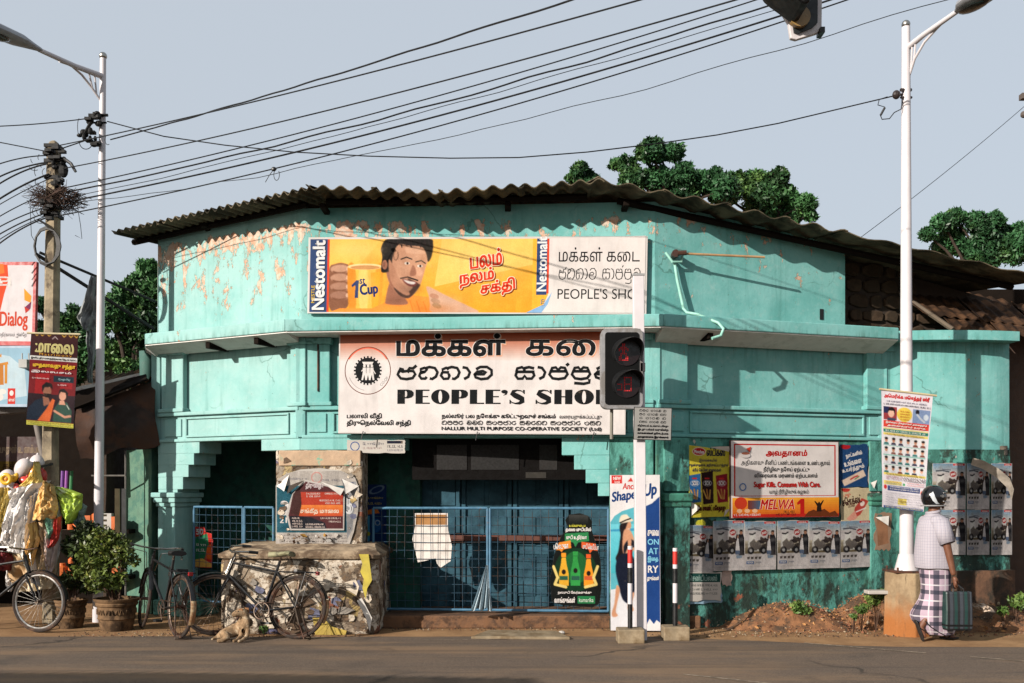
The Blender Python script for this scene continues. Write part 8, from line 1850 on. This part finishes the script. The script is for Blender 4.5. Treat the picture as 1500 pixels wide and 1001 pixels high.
def hgt(x, y): return max(h * (math.cos(min(1, math.hypot((x - a) / c, (y - b) / d)) * math.pi) * .5 + .5) for a, b, c, d, h in zs)
for i in range(3400):
    a, b, c_, d_, h = random.choice(zs); x, y = random.gauss(a, c_ * .5), random.gauss(b - .15, d_ * .55)
    if y > 12.2 or y < 10.9: continue
    z = hgt(x, y) + rnd(0, .02); s_ = rnd(.005, .02) * (1 + (random.random() < .1) * 1.2); u_ = Vector((rnd(-1, 1), rnd(-1, 1), rnd(-.4, .6))).normalized() * s_; w_ = Vector((rnd(-1, 1), rnd(-1, 1), rnd(-.2, .8))).normalized() * s_; p = Vector((x, y, z)); rb.add([p, p + u_, p + u_ + w_, p + w_, p + (u_ + w_) / 2 + Vector((0, 0, s_ * .5))], [(0, 1, 4), (1, 2, 4), (2, 3, 4), (3, 0, 4)], random.choice((0, 0, 1, 1, 2, 3)))
for i in range(900):
    x = rnd(-5, 7); y = 10.9 + abs(random.gauss(0, .25)) + (.5 if abs(x) < 1.5 else 0) ; s_ = rnd(.004, .014); p = Vector((x, y, .006)); rb.add([p + Vector((-s_, 0, 0)), p + Vector((0, -s_, 0)), p + Vector((s_, 0, 0)), p + Vector((0, s_, 0)), p + Vector((0, 0, s_))], [(0, 1, 4), (1, 2, 4), (2, 3, 4), (3, 0, 4)], random.choice((1, 2, 3, 3)))
tag(rb.build('rubble', RC), kind='stuff')
WEED = M('weed leaf', (74, 104, 40), .6, var=.4, scale=9, second=(110, 130, 60))
def weed(px, py, Y, r_, n, size, label, tall=1.):
    c = at(px, py, Y); c.z = max(c.z, .03); o = thing('weed', (c.x, c.y, 0), label, 'plant', 'weeds along the wall'); bb = [(c.x + rnd(-r_, r_) * .6, c.y + rnd(-.06, .06), c.z + rnd(-.2, .6) * r_, r_ * rnd(.4, .7)) for _ in range(6)]; leaves('foliage', bb, n, size, WEED, o, seed=int(px * 3 + py))
    mb = MB()
    for q_ in bb: mb.tube([(c.x, c.y, 0), (q_[0], q_[1], q_[2])], .004, 4)
    mb.build('stem', TWIG, o)
weed(1175, 893, 11.55, .12, 420, .03, 'bushy green weed at the wall foot left of the dirt mound'); weed(1100, 912, 11.7, .06, 120, .025, 'small weed at the foot of the mossy wall'); weed(1283, 880, 11.3, .13, 420, .032, 'leafy weed on the mound beside the concrete footing')
weed(1262, 893, 11.3, .08, 200, .025, 'low weed among rubble left of the concrete footing'); weed(1486, 884, 11.4, .12, 300, .03, 'leafy weed at the right picture edge'); weed(1250, 905, 11.2, .05, 120, .02, 'tiny weed at the front of the dirt mound'); weed(1470, 896, 11.3, .07, 150, .025, 'low weed on the right dirt pile')
weed(386, 922, 10.98, .05, 160, .018, 'small weeds under the leaning bicycle by the plinth'); weed(1110, 905, 11.75, .04, 60, .02, 'tiny weed sprout beside the wall base')
drape('plastic_sheet', [(1408, 884), (1416, 888), (1424, 893)], [(1440, 884), (1452, 890), (1458, 897)], 11.25, 'dirty white plastic sheet lying on the right dirt pile', 'plastic sheet', M('dirty white plastic', (190, 170, 150), .6, var=.2), .06, .05, seed=21)
mb = MB(); a = at(1288, 867, 11.2); mb.box(a.x - .16, a.x + .15, 11.1, 11.25, a.z - .02, a.z + .02); tag(mb.build('white_slab', PAPER, bevel=.008), 'small white slab lying on the mound against the concrete footing', 'slab')
mb = MB(); a = at(1400, 880, 11.1)
for i in range(3):
    rt = Matrix.Rotation(i, 3, 'Y'); mb.ell(at(1396 + i * 7, 882 + i * 3, 11.15), (.06, .05, .035), 8, rot=rt)
tag(mb.build('stone', M('orange brown clods', (140, 92, 60), .9, bump=.8)), 'orange brown clods of earth behind the woven bag', 'clods')

# ================================================================== unseen kiosk, added to cast shade on the near asphalt
ks = thing('shade_kiosk', (-8.6, 0.3, 0), 'unseen tin roofed kiosk added out of frame at the near left to shade the road', 'kiosk')
for x in (-12.4, -6.7):
    for y in (-.1, 2.2): mb = MB(); mb.box(x, x + .1, y, y + .1, 0, 3.3); mb.build('post', DARKW, ks)
corr('roof_sheet', (-13.0, 2.8, 3.35), (-9.7, 2.8, 3.35), (0, -3.2, .4), 18, .03, ASB, ks); corr('roof_sheet', (-9.7, 2.8, 3.36), (-6.2, 2.6, 3.3), (0, -3.2, .4), 18, .03, ASB, ks)
mb = MB(); mb.box(-12.3, -6.7, 1.8, 1.9, 0, 1.1); mb.build('counter', M('kiosk board', (110, 96, 80), .8), ks); mb = MB(); mb.box(-12.3, -6.7, -.1, .0, 0, 3.3); mb.build('back_wall', DARKW, ks)
